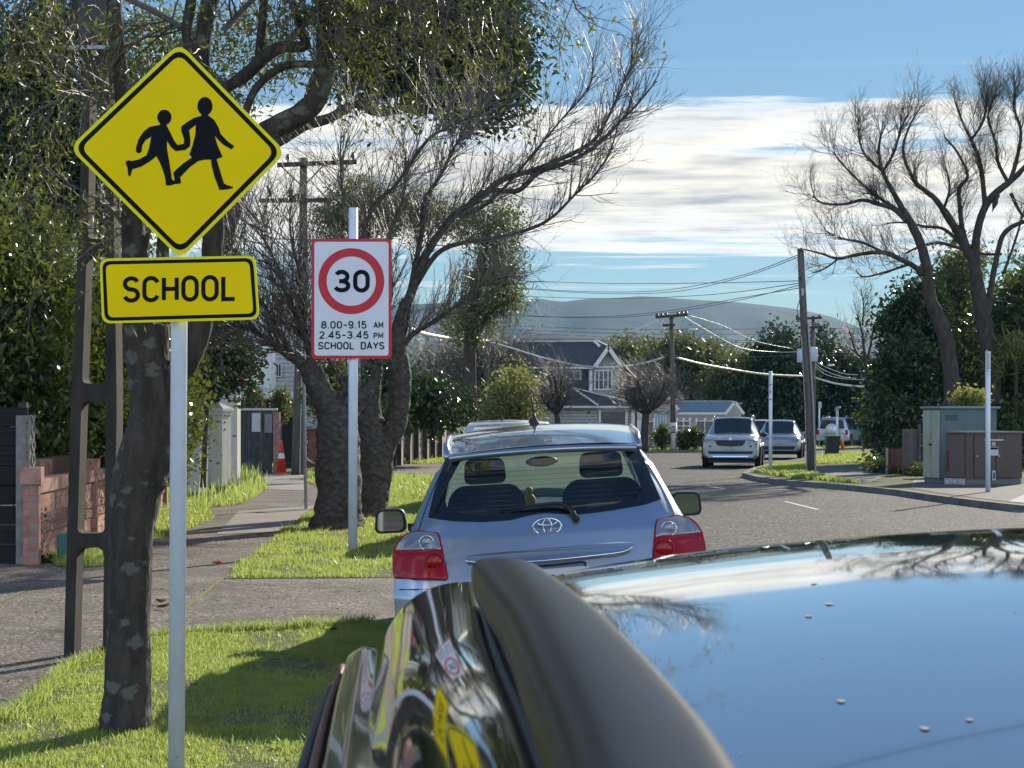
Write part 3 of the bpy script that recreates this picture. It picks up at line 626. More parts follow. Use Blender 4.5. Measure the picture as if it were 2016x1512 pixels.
for s in (0.0, Lw * .34, Lw * .64, Lw):
    m = wbox(s - .0, s + .13, -.10, .05, 0, HW + .09); m.build('pillar', M_BRK, th)
    m = wbox(s - .02, s + .16, -.13, .075, HW + .09, HW + .26); m.build('pillar_cap', M_BRKC, th)
# teal pillar box
dd = FPX * (E - VZ) / (1108 - YH)
th = thing('service_box', 'small teal green rounded service box at the foot of the brick wall', 'service box', (P(125, 0, dd).x, dd, VZ))
mb = MB(); mb.flat([rpoly([(112, 1108), (112, 1050), (140, 1050), (140, 1108)], 8)], pt=lambda q: P(q[0], q[1], dd), thick=.13); mb.build('housing', mat('teal_plastic', (.05, .17, .15), .5, col2=(.04, .13, .115), nscale=5), th)
mb = MB(); a = P(111, 1109, dd); b = P(141, 1102, dd); mb.bbox(a.x, b.x, dd - .01, dd + .14, VZ, b.z); mb.build('base', M_DARKST, th)
# rendered pillars
M_REND = mat('cream_render', (.52, .49, .42), .85, col2=(.45, .42, .36), nscale=2.5, bump=.002)
M_RENDD = mat('render_base', (.17, .16, .15), .9)
def pillar(pxc, w_px, ytop, ybase, label, slit=False):
    d = FPX * (E - VZ) / (ybase - YH); hw = w_px / 2 / FPX * d; b = P(pxc, ybase, d); zt = P(0, ytop, d).z
    t = thing('gate_pillar', label, 'pillar', (b.x, d, VZ), 'rendered gate pillars by the path')
    r = R(-20)
    m = MB(); m.box((b.x, d + hw, VZ + .06), (2 * hw * 1.12, 2 * hw * 1.12, .16), r); m.build('plinth', M_RENDD, t)
    m = MB(); m.box((b.x, d + hw, (VZ + .14 + zt - .2) / 2), (2 * hw, 2 * hw, zt - .2 - VZ - .14), r); m.build('shaft', M_REND, t)
    m = MB(); m.box((b.x, d + hw, zt - .165), (2 * hw * 1.14, 2 * hw * 1.14, .07), r); m.box((b.x, d + hw, zt - .105), (2 * hw * 1.24, 2 * hw * 1.24, .05), r); m.build('cornice', M_REND, t)
    m = MB(); m.box((b.x, d + hw, zt - .02), (2 * hw * 1.2, 2 * hw * 1.2, .12), r, .05); m.build('cap', mat('pillar_cap', (.24, .25, .24), .8, col2=(.3, .3, .29), nscale=5), t)
    if slit:
        m = MB(); rx = Matrix.Rotation(r, 3, 'Z')
        for z in (.72, .80, .88): c = Vector((b.x, d + hw, 0)) + rx @ Vector((hw + .003, -hw * .4, VZ + (zt - VZ) * z)); m.box(c, (.01, .05, .03), r)
        m.build('letter_slot', M_DARKST, t)
    return t
pillar(384, 33, 794, 985, 'cream rendered gate pillar immediately right of the yellow sign post, nearer of the two')
pillar(427, 37, 796, 972, 'cream rendered gate pillar with small slots in its side, just right of the nearer pillar', True)
d = FPX * (E - VZ) / (960 - YH)
th = thing('rendered_wall', 'tall plain cream rendered wall end with a slanting shoulder behind the gate pillars', 'wall', (P(452, 0, d).x, d, VZ))
mb = MB(); mb.flat([[(425, 960), (425, 800), (442, 778), (467, 778), (467, 960)]], pt=lambda q: P(q[0], q[1], d), thick=.3, back=(.1, 1, 0)); mb.build('wall_face', M_REND, th)
# black board fence with notices
d = 52.0
M_BB = mat('black_boards', (.03, .03, .03), .85, col2=(.075, .07, .065), nscale=7, stretch=(4, 1, .5), lo=.4, hi=.62)
th = thing('board_fence', 'weathered black sheet fence carrying two pale notices beside a brick post', 'fence', (P(500, 0, d).x, d, VZ))
zb_ = VZ; zt = P(0, 808, d).z
for i, (a, b) in enumerate(((468, 490), (491, 514), (515, 536))):
    mb = MB(); mb.bbox(P(a, 0, d).x, P(b, 0, d).x, d, d + .05, zb_, zt + .0); mb.build('sheet', M_BB, th)
mb = MB(); mb.bbox(P(466, 0, d).x, P(546, 0, d).x, d - .03, d + .09, zt, zt + .06); mb.build('top_rail', M_REND, th)
for a, b, y0, y1, c in ((496, 513, 813, 850, (.55, .55, .52)), (521, 536, 815, 852, (.22, .23, .23))):
    mb = MB(); A_, B_ = P(a, y0, d), P(b, y1, d); mb.bbox(A_.x, B_.x, d - .03, d - .01, B_.z, A_.z); mb.build('notice', mat('notice_%d' % a, c, .7, col2=tuple(q * .8 for q in c), nscale=14), th)
mb = MB(); mb.bbox(P(538, 0, d).x, P(551, 0, d).x, d - .05, d + .12, zb_, P(0, 811, d).z); mb.build('brick_post', brick_mat('brick_post', (.42, .2, .15), (.34, .15, .11), (.3, .26, .22), 5, 'XZ', .5, .3, .02), th)
# red cone leaning against the post
d = 51.3
def cone(px, yt, yb, d, label, m1, m2, cat='traffic cone', z=VZ):
    b = P(px, yb, d); zt = P(0, yt, d).z; t = thing('traffic_cone', label, cat, (b.x, d, z)); h = zt - z
    m = MB(); m.box((b.x, d, z + .02), (h * .42, h * .42, .04)); m.build('base', m1, t)
    m = MB(); m.lathe((b.x, d, z + .04), [(h * .15, 0), (h * .03, h - .06), (h * .02, h - .04)], 14); m.build('body', m1, t, smooth=True)
    m = MB(); m.lathe((b.x, d, z + .04), [(h * .105, h * .40), (h * .078, h * .56)], 14); m.build('band', m2, t)
M_CONE = mat('cone_red', (.62, .05, .015), .5); M_BAND = mat('cone_band', (.7, .65, .6), .4)
cone(554, 866, 917, d, 'red traffic cone with a pale band against the brick post of the black fence', M_CONE, M_BAND)
# small white letter box behind the pillars
d = 42; th = thing('letter_box', 'pale flat topped box seen between the white sign post and the gate pillars', 'letter box', (P(389, 0, d).x, d, VZ))
mb = MB(); a, b = P(369, 780, d), P(413, 796, d); mb.bbox(a.x, b.x, d, d + .3, b.z, a.z); mb.build('housing', mat('pale_grey_paint', (.42, .43, .40), .6), th)
mb = MB(); mb.bbox((a.x + b.x) / 2 - .05, (a.x + b.x) / 2 + .05, d + .1, d + .2, VZ, b.z); mb.build('post', M_TIMB, th)
# rusty frame post by the path and the tall grey pipe
d = FPX * (E - VZ) / (1002 - YH)
M_RUST = mat('rusty_steel', (.10, .045, .03), .8, col2=(.17, .08, .05), nscale=14)
th = thing('barrier_frame', 'short rusty brown steel barrier between the grey pipe and the cherry trunk', 'barrier', (P(630, 0, d).x, d, VZ))
mb = MB()
mb.tube(smoothpts([P(604, 905, d), P(618, 912, d), P(630, 908, d), P(631, 900, d)], 4), .02, 8); mb.build('bent_rail', M_GALV, th)
mb = MB(); mb.bbox(P(626, 0, d).x, P(631, 0, d).x, d, d + .06, VZ, P(0, 903, d).z); mb.bbox(P(604, 0, d).x, P(626, 0, d).x, d + .005, d + .05, P(0, 920, d).z, P(0, 908, d).z); mb.build('leg', M_RUST, th)
mb = MB(); mb.beam(P(637, 1002, d), P(633, 903, d), .045, .05); mb.build('leg', M_RUST, th)
th = thing('steel_pipe', 'tall thin grey steel pipe standing between the path and the short rusty barrier', 'pipe', (P(602, 0, d).x, d, VZ))
mb = MB(); mb.tube([(P(602.5, 0, d).x, d, VZ - .02), P(598, 742, d)], .026, 10); mb.build('tube', M_GALV, th)
for y in (985, 903, 870): mb = MB(); mb.tube([P(602, y, d) - Vector((0, 0, .02)), P(602, y, d) + Vector((0, 0, .02))], .034, 10); mb.build('clamp', M_GALV, th)
# ---------------------------------------------------------------- power poles
def xarm(mb, a, b, hgt=.1): mb.beam(a, b, .1, hgt)
def insul(t, pts, r=.05, h=.16):
    for p in pts:
        m = MB(); m.lathe(p, [(r * .3, 0), (r * .4, h * .3), (r, h * .35), (r * .8, h * .5), (r * 1.05, h * .6), (r * .6, h * .85), (r * .7, h)], 8); m.build('insulator', M_CER, t)
dA = 50.0
th = thing('power_pole', 'wooden power pole with two crossarms rising behind the speed sign', 'power pole', (P(585, 0, dA).x, dA, VZ))
mb = MB(); mb.tube([(P(586, 0, dA).x, dA, VZ - .05), P(589, 760, dA), P(597, 500, dA), P(597.5, 311, dA)], [.17, .14, .11, .095], 14); mb.build('pole', M_WPOLE, th, smooth=True)
mb = MB(); mb.beam(P(547, 326, dA) - Vector((0, .12, 0)), P(703, 320, dA) - Vector((0, .12, 0)), .1, .11); mb.build('crossarm', M_TIMB, th)
mb = MB(); mb.beam(P(513, 396, dA) - Vector((0, .12, 0)), P(656, 395, dA) - Vector((0, .12, 0)), .1, .1); mb.build('crossarm', M_TIMB, th)
mb = MB(); mb.beam(P(556, 330, dA) - Vector((0, .2, 0)), P(594, 366, dA) - Vector((0, .1, 0)), .03, .03); mb.beam(P(638, 328, dA) - Vector((0, .2, 0)), P(600, 366, dA) - Vector((0, .1, 0)), .03, .03); mb.build('brace', M_DARKST, th)
insul(th, [P(568, 321, dA) - Vector((0, .12, 0)), P(659, 320, dA) - Vector((0, .12, 0)), P(696, 317, dA) - Vector((0, .12, 0)), P(654, 391, dA) - Vector((0, .12, 0))], .07, .2)
mb = MB(); 
for x, y in ((571, 385), (578, 392), (566, 396), (586, 388), (574, 378)): mb.ball(P(x, y, dA) - Vector((0, .2, 0)), .075, 6)
mb.build('fuse_cluster', M_DARKST, th)
mb = MB(); mb.tube([P(592, 935, dA) - Vector((0, .2, 0)), P(596, 700, dA) - Vector((0, .16, 0)), P(598, 430, dA) - Vector((0, .13, 0))], .018, 6); mb.build('conduit', M_GALV, th)
# bird on the lower arm
def bird(px, py, d, label, s=1.0, flip=1):
    c = P(px, py, d) + Vector((0, -.12, 0))
    m = MB(); m.tube(smoothpts([c + Vector((-.05 * flip, 0, .30)) * s, c + Vector((-.035 * flip, 0, .26)) * s, c + Vector((0, 0, .19)) * s, c + Vector((.03 * flip, 0, .11)) * s, c + Vector((.055 * flip, 0, .03)) * s, c + Vector((.085 * flip, 0, -.06)) * s], 3),
        [v * s for v in [.004, .016, .026, .034, .036, .034, .036, .046, .056, .058, .05, .042, .03, .018, .012, .008]], 10)
    o = m.build('bird', mat('dark_feathers', (.02, .018, .016), .7, col2=(.05, .045, .035), nscale=30), None, smooth=True)
    tag(o, label, 'bird'); 
bird(530, 388, dA - .06, 'small dark bird perched on the lower crossarm by the yellow diamond', .95)
# ---------------------------------------------------------------- trees
class Twigs:
    """collects thin branches as 3-sided tubes, fast"""
    def __init__(s): s.V = []; s.tips = []
    def seg(s, pts, r0, r1, n=3):
        k = len(pts); P_ = np.array([tuple(p) for p in pts]); D = np.gradient(P_, axis=0); D /= np.linalg.norm(D, axis=1)[:, None] + 1e-9
        ref = np.array([.3, .9, .31]) if abs(D[0][1]) < .8 else np.array([1., 0, 0])
        U = np.cross(D, ref); U /= np.linalg.norm(U, axis=1)[:, None] + 1e-9; W = np.cross(D, U)
        r = np.linspace(r0, r1, k)[:, None]
        rings = [P_ + (U * math.cos(2 * PI * j / n) + W * math.sin(2 * PI * j / n)) * r for j in range(n)]
        for j in range(n):
            a, b = rings[j], rings[(j + 1) % n]
            s.V.append(np.stack([a[:-1], b[:-1], b[1:], a[1:]], 1).reshape(-1, 3))
    def build(s, name, m, parent, **k): return np_mesh(name, np.concatenate(s.V), 4, m, parent, **k)
def grow(tw, rnd, p, d, length, r, level, spec, up=(0, 0, 1)):
    """spec: list per level of (children, length ratio, angle, tropism, wobble)"""
    n = 5 if level < len(spec) else 4; pts = [Vector(p)]; dirs = []; dd = Vector(d).normalized(); U = Vector(up)
    ch, lr, ang, trop, wob = spec[min(level, len(spec) - 1)]
    for i in range(n):
        dd = (dd + Vector((rnd.gauss(0, wob), rnd.gauss(0, wob), rnd.gauss(0, wob))) + U * trop).normalized()
        pts.append(pts[-1] + dd * length / n); dirs.append(dd.copy())
    tw.seg(pts, r, r * (.45 if level < len(spec) else .3), 4 if r > .02 else 3)
    if level >= len(spec): tw.tips.append((pts[-1], dirs[-1])); return
    for k in range(ch):
        t = rnd.uniform(.25, 1.0); i = min(int(t * n), n - 1); q = pts[i].lerp(pts[i + 1], t * n - i)
        dv = dirs[i]; o = dv.orthogonal().normalized(); o.rotate(Matrix.Rotation(rnd.uniform(0, 2 * PI), 3, dv))
        a = R(rnd.gauss(ang, 10)); nd_ = dv * math.cos(a) + o * math.sin(a)
        grow(tw, rnd, q, nd_, length * lr * rnd.uniform(.7, 1.25), max(r * .55 * (1 - t * .3), .0022), level + 1, spec, up)
def limb_pts(pxpts, d, dz=None):
    """photo points (x, y, radius in px, optional depth offset)"""
    pts = []; rad = []
    for q in pxpts:
        dd = d + (q[3] if len(q) > 3 else 0); pts.append(P(q[0], q[1], dd)); rad.append(q[2] / FPX * dd)
    k = 5; sp = smoothpts(pts, k); rr = [interp(i / k, range(len(rad)), rad) for i in range(len(sp))]
    return sp, rr
def wood(mb, sp, rr, n=12, rnd=None, jit=.06):
    mb.tube(sp, rr, n, True, jit, rnd)
def sprout(tw, rnd, sp, rr, count, length, spec, t0=.1, ang=50, r=.012, up=(0, 0, 1), bias=(0, 0, 0), upb=.2):
    for k in range(count):
        t = rnd.uniform(t0, 1) * (len(sp) - 1); i = min(int(t), len(sp) - 2); q = sp[i].lerp(sp[i + 1], t - i); dv = (sp[i + 1] - sp[i]).normalized()
        o = dv.orthogonal().normalized(); o.rotate(Matrix.Rotation(rnd.uniform(0, 2 * PI), 3, dv)); a = R(rnd.gauss(ang, 14))
        nd_ = (dv * math.cos(a) + o * math.sin(a) + Vector(up) * upb + Vector(bias)).normalized()
        grow(tw, rnd, q, nd_, length * rnd.uniform(.55, 1.3), min(r, max(rr[i] * .6, .004)), 0, spec, up)
def leaf_quads(C, size, rs, aspect=2.2, droop=0.0, fold=.25):
    """C (n,3) centres -> (n*4,3) vertices of random diamond leaves"""
    n = len(C); d = rs.normal(size=(n, 3)); d[:, 2] -= droop; d /= np.linalg.norm(d, axis=1)[:, None]
    e = rs.normal(size=(n, 3)); e = np.cross(d, e); e /= np.linalg.norm(e, axis=1)[:, None]; nn = np.cross(d, e)
    s = size * rs.uniform(.6, 1.35, size=(n, 1)); a = C - d * s; b = C + d * s; c1 = C + e * s / aspect + nn * s * fold * .3; c2 = C - e * s / aspect + nn * s * fold * .3
    return np.stack([a, c1, b, c2], 1).reshape(-1, 3)
def clumps(blobs, nclump, per, csize, rs, shell=.55, flat_=1.0):
    """blobs: (centre, (rx,ry,rz), weight)"""
    wts = np.array([b[2] if len(b) > 2 else b[1][0] * b[1][1] * b[1][2] for b in blobs], float); wts /= wts.sum(); out = []
    for b, wt in zip(blobs, wts):
        k = max(1, int(nclump * wt)); d = rs.normal(size=(k, 3)); d /= np.linalg.norm(d, axis=1)[:, None]
        rad = shell + (1 - shell) * rs.uniform(size=(k, 1)); rad *= 1 + .12 * rs.normal(size=(k, 1))
        cc = np.array(tuple(b[0])) + d * rad * np.array(b[1])
        sz = csize * rs.uniform(.5, 1.5, size=(k, 1, 1))
        q = cc[:, None, :] + rs.normal(size=(k, per, 3)) * sz * np.array([1, 1, flat_]); out.append(q.reshape(-1, 3))
    return np.concatenate(out)
def bl(px, py, rx, ry, d, dr=None, w=None):     # blob given in photo pixels, depth radius in metres
    c = P(px, py, d); a = rx / FPX * d; b = ry / FPX * d; return (c, (a, dr or (a + b) / 2, b)) + ((w,) if w else ())
M_BARK = mat('grey_bark', (.035, .028, .022), .95, col2=(.085, .068, .052), nscale=9, bump=.03, bscale=14, stretch=(1, 1, .35), detail=8)
M_TWIG = mat('twig', (.085, .070, .056), .5, col2=(.15, .125, .10), nscale=2, spec=.45)
M_TWIGD = mat('dark_twig', (.060, .048, .040), .6, spec=.6)
def leafmat(n, a, b, tc_, tr=.38, rough=.42, ns=.9): return mat(n, a, rough, col2=b, nscale=ns, trans=tr, tcol=tc_, spec=.5, detail=3)
M_LDK = leafmat('dark_leaves', (.018, .034, .010), (.045, .07, .018), (.05, .09, .015), .18, .3)
M_LCAM = leafmat('hedge_leaves', (.022, .045, .012), (.06, .085, .016), (.26, .30, .03), .22, .22)
M_LACA = leafmat('feathery_leaves', (.05, .065, .018), (.10, .10, .025), (.22, .25, .035), .35, .45, 2)
M_LOLV = leafmat('olive_leaves', (.06, .075, .025), (.11, .12, .04), (.22, .24, .06), .3, .5, .4)
M_LPALE = leafmat('yellow_leaves', (.12, .13, .035), (.2, .2, .06), (.42, .42, .10), .35, .5, .6)
M_LRED = mat('flower_red', (.45, .03, .05), .5)
rs = np.random.RandomState(4)
# --- lichened street tree at left, near
dT = 9.2
def bark_lichen():
    m = mat('lichen_bark', (.028, .023, .019), .95, col2=(.075, .060, .048), nscale=16, bump=.035, bscale=24, stretch=(1, 1, .3), detail=8)
    t = m.node_tree; L = t.links; b = t.nodes['Principled BSDF']; src = b.inputs['Base Color'].links[0].from_socket
    tcn = t.nodes.new('ShaderNodeTexCoord'); mp = t.nodes.new('ShaderNodeMapping'); mp.inputs['Scale'].default_value = (1, 1, 1.5); L.new(tcn.outputs['Object'], mp.inputs[0])
    nz = t.nodes.new('ShaderNodeTexNoise'); nz.inputs['Scale'].default_value = 30; L.new(mp.outputs[0], nz.inputs['Vector'])
    ad = t.nodes.new('ShaderNodeMix'); ad.data_type = 'VECTOR'; ad.inputs[0].default_value = .075; L.new(mp.outputs[0], ad.inputs[4]); L.new(nz.outputs['Color'], ad.inputs[5])
    vo = t.nodes.new('ShaderNodeTexVoronoi'); vo.inputs['Scale'].default_value = 11; L.new(ad.outputs[1], vo.inputs['Vector'])
    sc = t.nodes.new('ShaderNodeSeparateColor'); L.new(vo.outputs['Color'], sc.inputs[0])
    th_ = t.nodes.new('ShaderNodeMath'); th_.operation = 'MULTIPLY'; th_.inputs[1].default_value = .78; L.new(sc.outputs[0], th_.inputs[0])
    sb = t.nodes.new('ShaderNodeMath'); sb.operation = 'SUBTRACT'; L.new(th_.outputs[0], sb.inputs[0]); sb.inputs[1].default_value = .18
    l0 = t.nodes.new('ShaderNodeMath'); l0.operation = 'SUBTRACT'; L.new(sb.outputs[0], l0.inputs[0]); L.new(vo.outputs['Distance'], l0.inputs[1]); lt = t.nodes.new('ShaderNodeMapRange'); L.new(l0.outputs[0], lt.inputs[0]); lt.inputs[1].default_value = -.06; lt.inputs[2].default_value = .10
    mm = t.nodes.new('ShaderNodeMath'); mm.operation = 'MULTIPLY'; L.new(lt.outputs[0], mm.inputs[0]); mm.inputs[1].default_value = .55
    mx = t.nodes.new('ShaderNodeMix'); mx.data_type = 'RGBA'; L.new(mm.outputs[0], mx.inputs[0]); L.new(src, mx.inputs[6]); mx.inputs[7].default_value = (.165, .18, .15, 1); L.new(mx.outputs[2], b.inputs['Base Color'])
    return m
M_LICH = bark_lichen()
rnd = random.Random(11)
th = thing('street_tree', 'near street tree with pale lichen patches, its trunk just left of the white sign post', 'tree', (P(247, 0, dT).x, dT, VZ))
mb = MB()
sp, rr = limb_pts([(246, 1475, 60), (247, 1440, 54), (250, 1380, 47), (252, 1300, 45), (254, 1200, 42), (256, 1110, 42), (260, 1020, 46), (272, 950, 52), (287, 900, 54), (298, 850, 48), (300, 800, 44), (294, 740, 42), (289, 680, 44), (288, 640, 46)], dT)
wood(mb, sp, rr, 22, rnd, .05)
for l in ([(280, 660, 30), (272, 600, 27), (264, 520, 24), (262, 440, 22), (258, 360, 20), (246, 240, 17), (235, 120, 15), (225, 0, 13), (215, -150, 10)],
          [(310, 800, 26), (345, 740, 26), (372, 700, 26), (392, 650, 23), (405, 590, 22), (416, 520, 21), (420, 450, 21), (418, 380, 21), (430, 330, 20), (470, 290, 21), (530, 256, 21), (580, 232, 22), (615, 205, 22), (636, 160, 20), (640, 100, 18), (642, 30, 18), (646, -60, 17), (640, -200, 12)],
          [(420, 400, 16), (412, 320, 15), (405, 220, 15), (398, 120, 16), (404, 50, 16), (418, -10, 15), (440, -120, 12)],
          [(400, 140, 12), (376, 100, 12), (368, 60, 11), (374, 20, 11), (385, -60, 9)],
          [(430, 180, 9), (480, 150, 13), (530, 105, 13), (560, 92, 12), (600, 90, 10), (590, 50, 9), (575, 0, 8)],
          [(510, 118, 9), (512, 90, 9), (516, 50, 9), (520, 0, 9), (530, -60, 8)],
          [(470, 270, 8), (500, 180, 8), (560, 130, 8), (630, 128, 7)],
          [(280, 620, 5), (278, 540, 5), (290, 470, 5), (297, 430, 4)], [(300, 560, 4), (290, 510, 4), (275, 460, 4)]):
    sp, rr = limb_pts(l, dT); wood(mb, sp, rr, 14, rnd, .05)
mb.build('trunk', M_LICH, th, smooth=True)
# crown: hanging feathery sprays
tw = Twigs(); rnd = random.Random(3)
for l, cnt in (([(640, 100, 8), (700, 40, 6), (800, -20, 5), (940, -60, 4)], 28), ([(400, 80, 8), (300, 20, 6), (180, -30, 5), (60, -60, 4)], 16), ([(560, 90, 8), (620, 20, 6), (700, -60, 5)], 22),
               ([(258, 300, 8), (200, 200, 6), (120, 120, 5), (30, 60, 4)], 12), ([(250, 200, 7), (180, 180, 5), (90, 210, 4), (20, 260, 3)], 8), ([(440, 60, 7), (520, -20, 5), (620, -80, 4)], 20),
               ([(640, 0, 8), (800, -90, 6), (980, -80, 5), (1120, -30, 4)], 16), ([(262, 470, 6), (226, 420, 5), (190, 380, 4)], 12)):
    sp, rr = limb_pts(l, dT, None); tw.seg(sp, rr[0], rr[-1], 5)
    sprout(tw, rnd, sp, rr, cnt, .42, [(4, .75, 42, -.07, .16), (3, .7, 38, -.10, .15)], .1, 55, .006, bias=(0, 0, -.25), upb=0)
tw.build('branches', M_TWIG, th)
tips = [t for t in tw.tips]
C = []
for p, dv in tips:
    if rnd.random() < .35 and p.x > -.6: continue
    k = rnd.randint(4, 10)
    for j in range(k): C.append(tuple(p - dv * rnd.uniform(0, .14) + Vector((rnd.gauss(0, .02), rnd.gauss(0, .02), rnd.gauss(-.02, .03)))))
np_mesh('leaves', leaf_quads(np.array(C), .021, rs, 4.2, .6), 4, M_LACA, th)
# spray at the top of the picture, between branch and sky
# --- cherries behind the speed sign
RSC = 1.0
def cherry(label, base, trunk_l, limbs, d, seed, cnt, twl, m=M_TWIGD, spec=None, bark=None, upb=.25, tr=.01, name='bare_tree', group=None, rsc=1.0):
    rnd = random.Random(seed); t = thing(name, label, 'tree', (P(base[0], base[1], d).x, d, VZ), group)
    mb = MB()
    for l in trunk_l: sp, rr = limb_pts(l, d); wood(mb, sp, rr, 18, rnd, .09)
    tw = Twigs()
    for i, l in enumerate(limbs):
        sp, rr = limb_pts([(q[0], q[1], q[2] * rsc) + tuple(q[3:]) for q in l], d); wood(mb, sp, rr, 8, rnd, .06); c = cnt[i] if hasattr(cnt, '__len__') else cnt
        sprout(tw, rnd, sp, rr, c, twl, spec or [(3, .6, 38, .05, .10), (2, .55, 35, .05, .10)], .12, 42, tr, upb=upb)
    mb.build('trunk', bark or M_BARK, t, smooth=True)
    if tw.V: tw.build('branches', m, t)
    return t, tw
M_LCH2 = 0
M_CHB = mat('cherry_bark', (.046, .038, .030), .85, col2=(.13, .115, .092), nscale=12, bump=.05, bscale=10, stretch=(1, 1, 1.5), detail=14, lo=.44, hi=.72)
dC = 26.0
cherry('gnarled bare cherry whose ringed trunk stands right behind the speed sign post', (662, 1040),
       [[(662, 1075, 66), (664, 1035, 52), (667, 980, 44), (666, 900, 43), (664, 850, 42), (660, 815, 34), (655, 790, 26)],
        [(655, 850, 22), (645, 800, 25), (632, 770, 25), (618, 740, 24), (604, 710, 17)],
        [(668, 840, 22), (690, 800, 24), (712, 780, 16), (730, 765, 8)]],
       [[(612, 735, 26), (585, 708, 20), (560, 692, 15), (530, 672, 10), (500, 650, 8), (460, 640, 5), (430, 650, 3)],
        [(612, 720, 14), (606, 680, 12), (590, 640, 10), (570, 590, 8), (548, 530, 6), (520, 470, 4), (500, 420, 3)],
        [(620, 735, 12), (626, 700, 10), (600, 650, 9), (600, 600, 8), (590, 540, 6), (575, 480, 4), (570, 430, 3)],
        [(585, 708, 7), (550, 660, 6), (520, 600, 5), (480, 540, 4), (455, 480, 3)],
        [(700, 790, 15), (680, 760, 12), (660, 725, 10), (640, 700, 7), (615, 690, 5)],
        [(660, 800, 12), (690, 740, 10), (700, 660, 9), (704, 560, 8), (712, 470, 7), (740, 400, 7), (778, 365, 6), (830, 290, 6), (860, 262, 5), (917, 235, 3), (945, 225, 2)],
        [(704, 560, 6), (690, 480, 5), (680, 420, 4), (670, 330, 3), (672, 260, 2)]],
       dC, 5, [90, 95, 85, 80, 24, 95, 44], .9, bark=M_CHB, m=M_TWIG, rsc=.58)
cherry('split trunked bare cherry reaching long limbs right over the parked car', (735, 1005),
       [[(728, 1040, 44), (730, 1000, 36), (732, 950, 36), (733, 900, 38), (728, 850, 34), (724, 800, 26), (735, 760, 15), (745, 720, 8)],
        [(745, 985, 20), (750, 920, 24), (755, 880, 24), (772, 850, 22), (784, 810, 22), (788, 760, 22), (786, 720, 22), (782, 680, 18), (790, 630, 14), (802, 590, 11)]],
       [[(800, 600, 17), (822, 545, 15), (840, 500, 13), (868, 455, 12), (905, 415, 11), (940, 395, 10), (985, 355, 10), (1050, 335, 9), (1110, 310, 8), (1165, 280, 7), (1195, 235, 5), (1225, 170, 4), (1245, 120, 3), (1260, 68, 2)],
        [(880, 440, 9), (925, 400, 9), (960, 375, 9), (1020, 375, 9), (1060, 340, 9), (1120, 318, 8), (1170, 290, 6), (1215, 245, 5), (1250, 210, 4), (1292, 160, 2)],
        [(820, 560, 10), (860, 500, 9), (910, 478, 8), (980, 468, 7), (1050, 448, 6), (1090, 425, 5), (1130, 385, 4), (1170, 345, 3), (1200, 300, 3), (1216, 250, 2)],
        [(800, 620, 12), (816, 530, 10), (830, 460, 9), (835, 400, 8), (870, 340, 6), (900, 280, 4), (930, 230, 3), (960, 190, 2)],
        [(905, 430, 7), (960, 400, 6), (1010, 350, 5), (1060, 290, 4), (1110, 230, 3), (1160, 170, 3), (1168, 105, 2)],
        [(786, 700, 10), (810, 660, 9), (860, 630, 8), (900, 600, 6), (950, 560, 4), (1000, 545, 2)],
        [(745, 720, 10), (760, 640, 9), (770, 560, 8), (765, 470, 6), (790, 400, 5), (800, 330, 3), (790, 260, 2)]],
       dC + 3.2, 8, [150, 70, 70, 120, 60, 90, 110], .62, m=M_TWIG, rsc=.58, bark=M_CHB, spec=[(3, .62, 34, .07, .09), (2, .55, 30, .06, .10)])
# dense bare young trees before the houses
def haze_tree(px, base, d, crown, seed, label, trunk_r, n=150, L=1.3, m=M_TWIG, z=VZ):
    rnd = random.Random(seed); t = thing('bare_tree', label, 'tree', (P(px, 0, d).x, d, z), 'bare street trees before the houses'); mb = MB(); tw = Twigs()
    cx, cy, rx, ry = crown; top = (cx, cy + ry * .75)
    sp, rr = limb_pts([(px, base, trunk_r * 1.25), (px + 1, lerp(base, top[1], .5), trunk_r), (lerp(px, cx, .5), top[1] + 4, trunk_r * .85)], d); wood(mb, sp, rr, 10, rnd)
    for k in range(13):
        a = R(180 * (k + .5) / 13 + rnd.uniform(-6, 6)); ex, ey = cx + rx * .72 * math.cos(a), cy + ry * .2 - ry * .75 * math.sin(a)
        l = [(lerp(px, cx, .5), top[1] + 4, trunk_r * .6), (lerp(px, ex, .5) + rnd.uniform(-5, 5), lerp(top[1], ey, .4), trunk_r * .42, rnd.uniform(-.6, .6)), (ex, ey, trunk_r * .16, rnd.uniform(-1.3, 1.3))]
        sp, rr = limb_pts(l, d); wood(mb, sp, rr, 6, rnd)
        sprout(tw, rnd, sp, rr, n // 7, L, [(4, .55, 40, .03, .12), (3, .55, 36, .03, .12)], .15, 48, .02, upb=.15)
    mb.build('trunk', M_BARK, t, smooth=True); tw.build('branches', m, t)
haze_tree(968, 880, 99, (925, 740, 125, 90), 21, 'wide bare street tree under the hanging cable, left of the dark roofed house', 8, 330, 2.1, M_TWIG)
haze_tree(1097, 850, 80, (1095, 770, 42, 55), 22, 'small bare tree standing before the two storey house', 6, 80, .9)
haze_tree(1268, 888, 86, (1275, 770, 62, 55), 23, 'bare bushy street tree just left of the concrete pole numbered 8', 8, 130, 1.1)
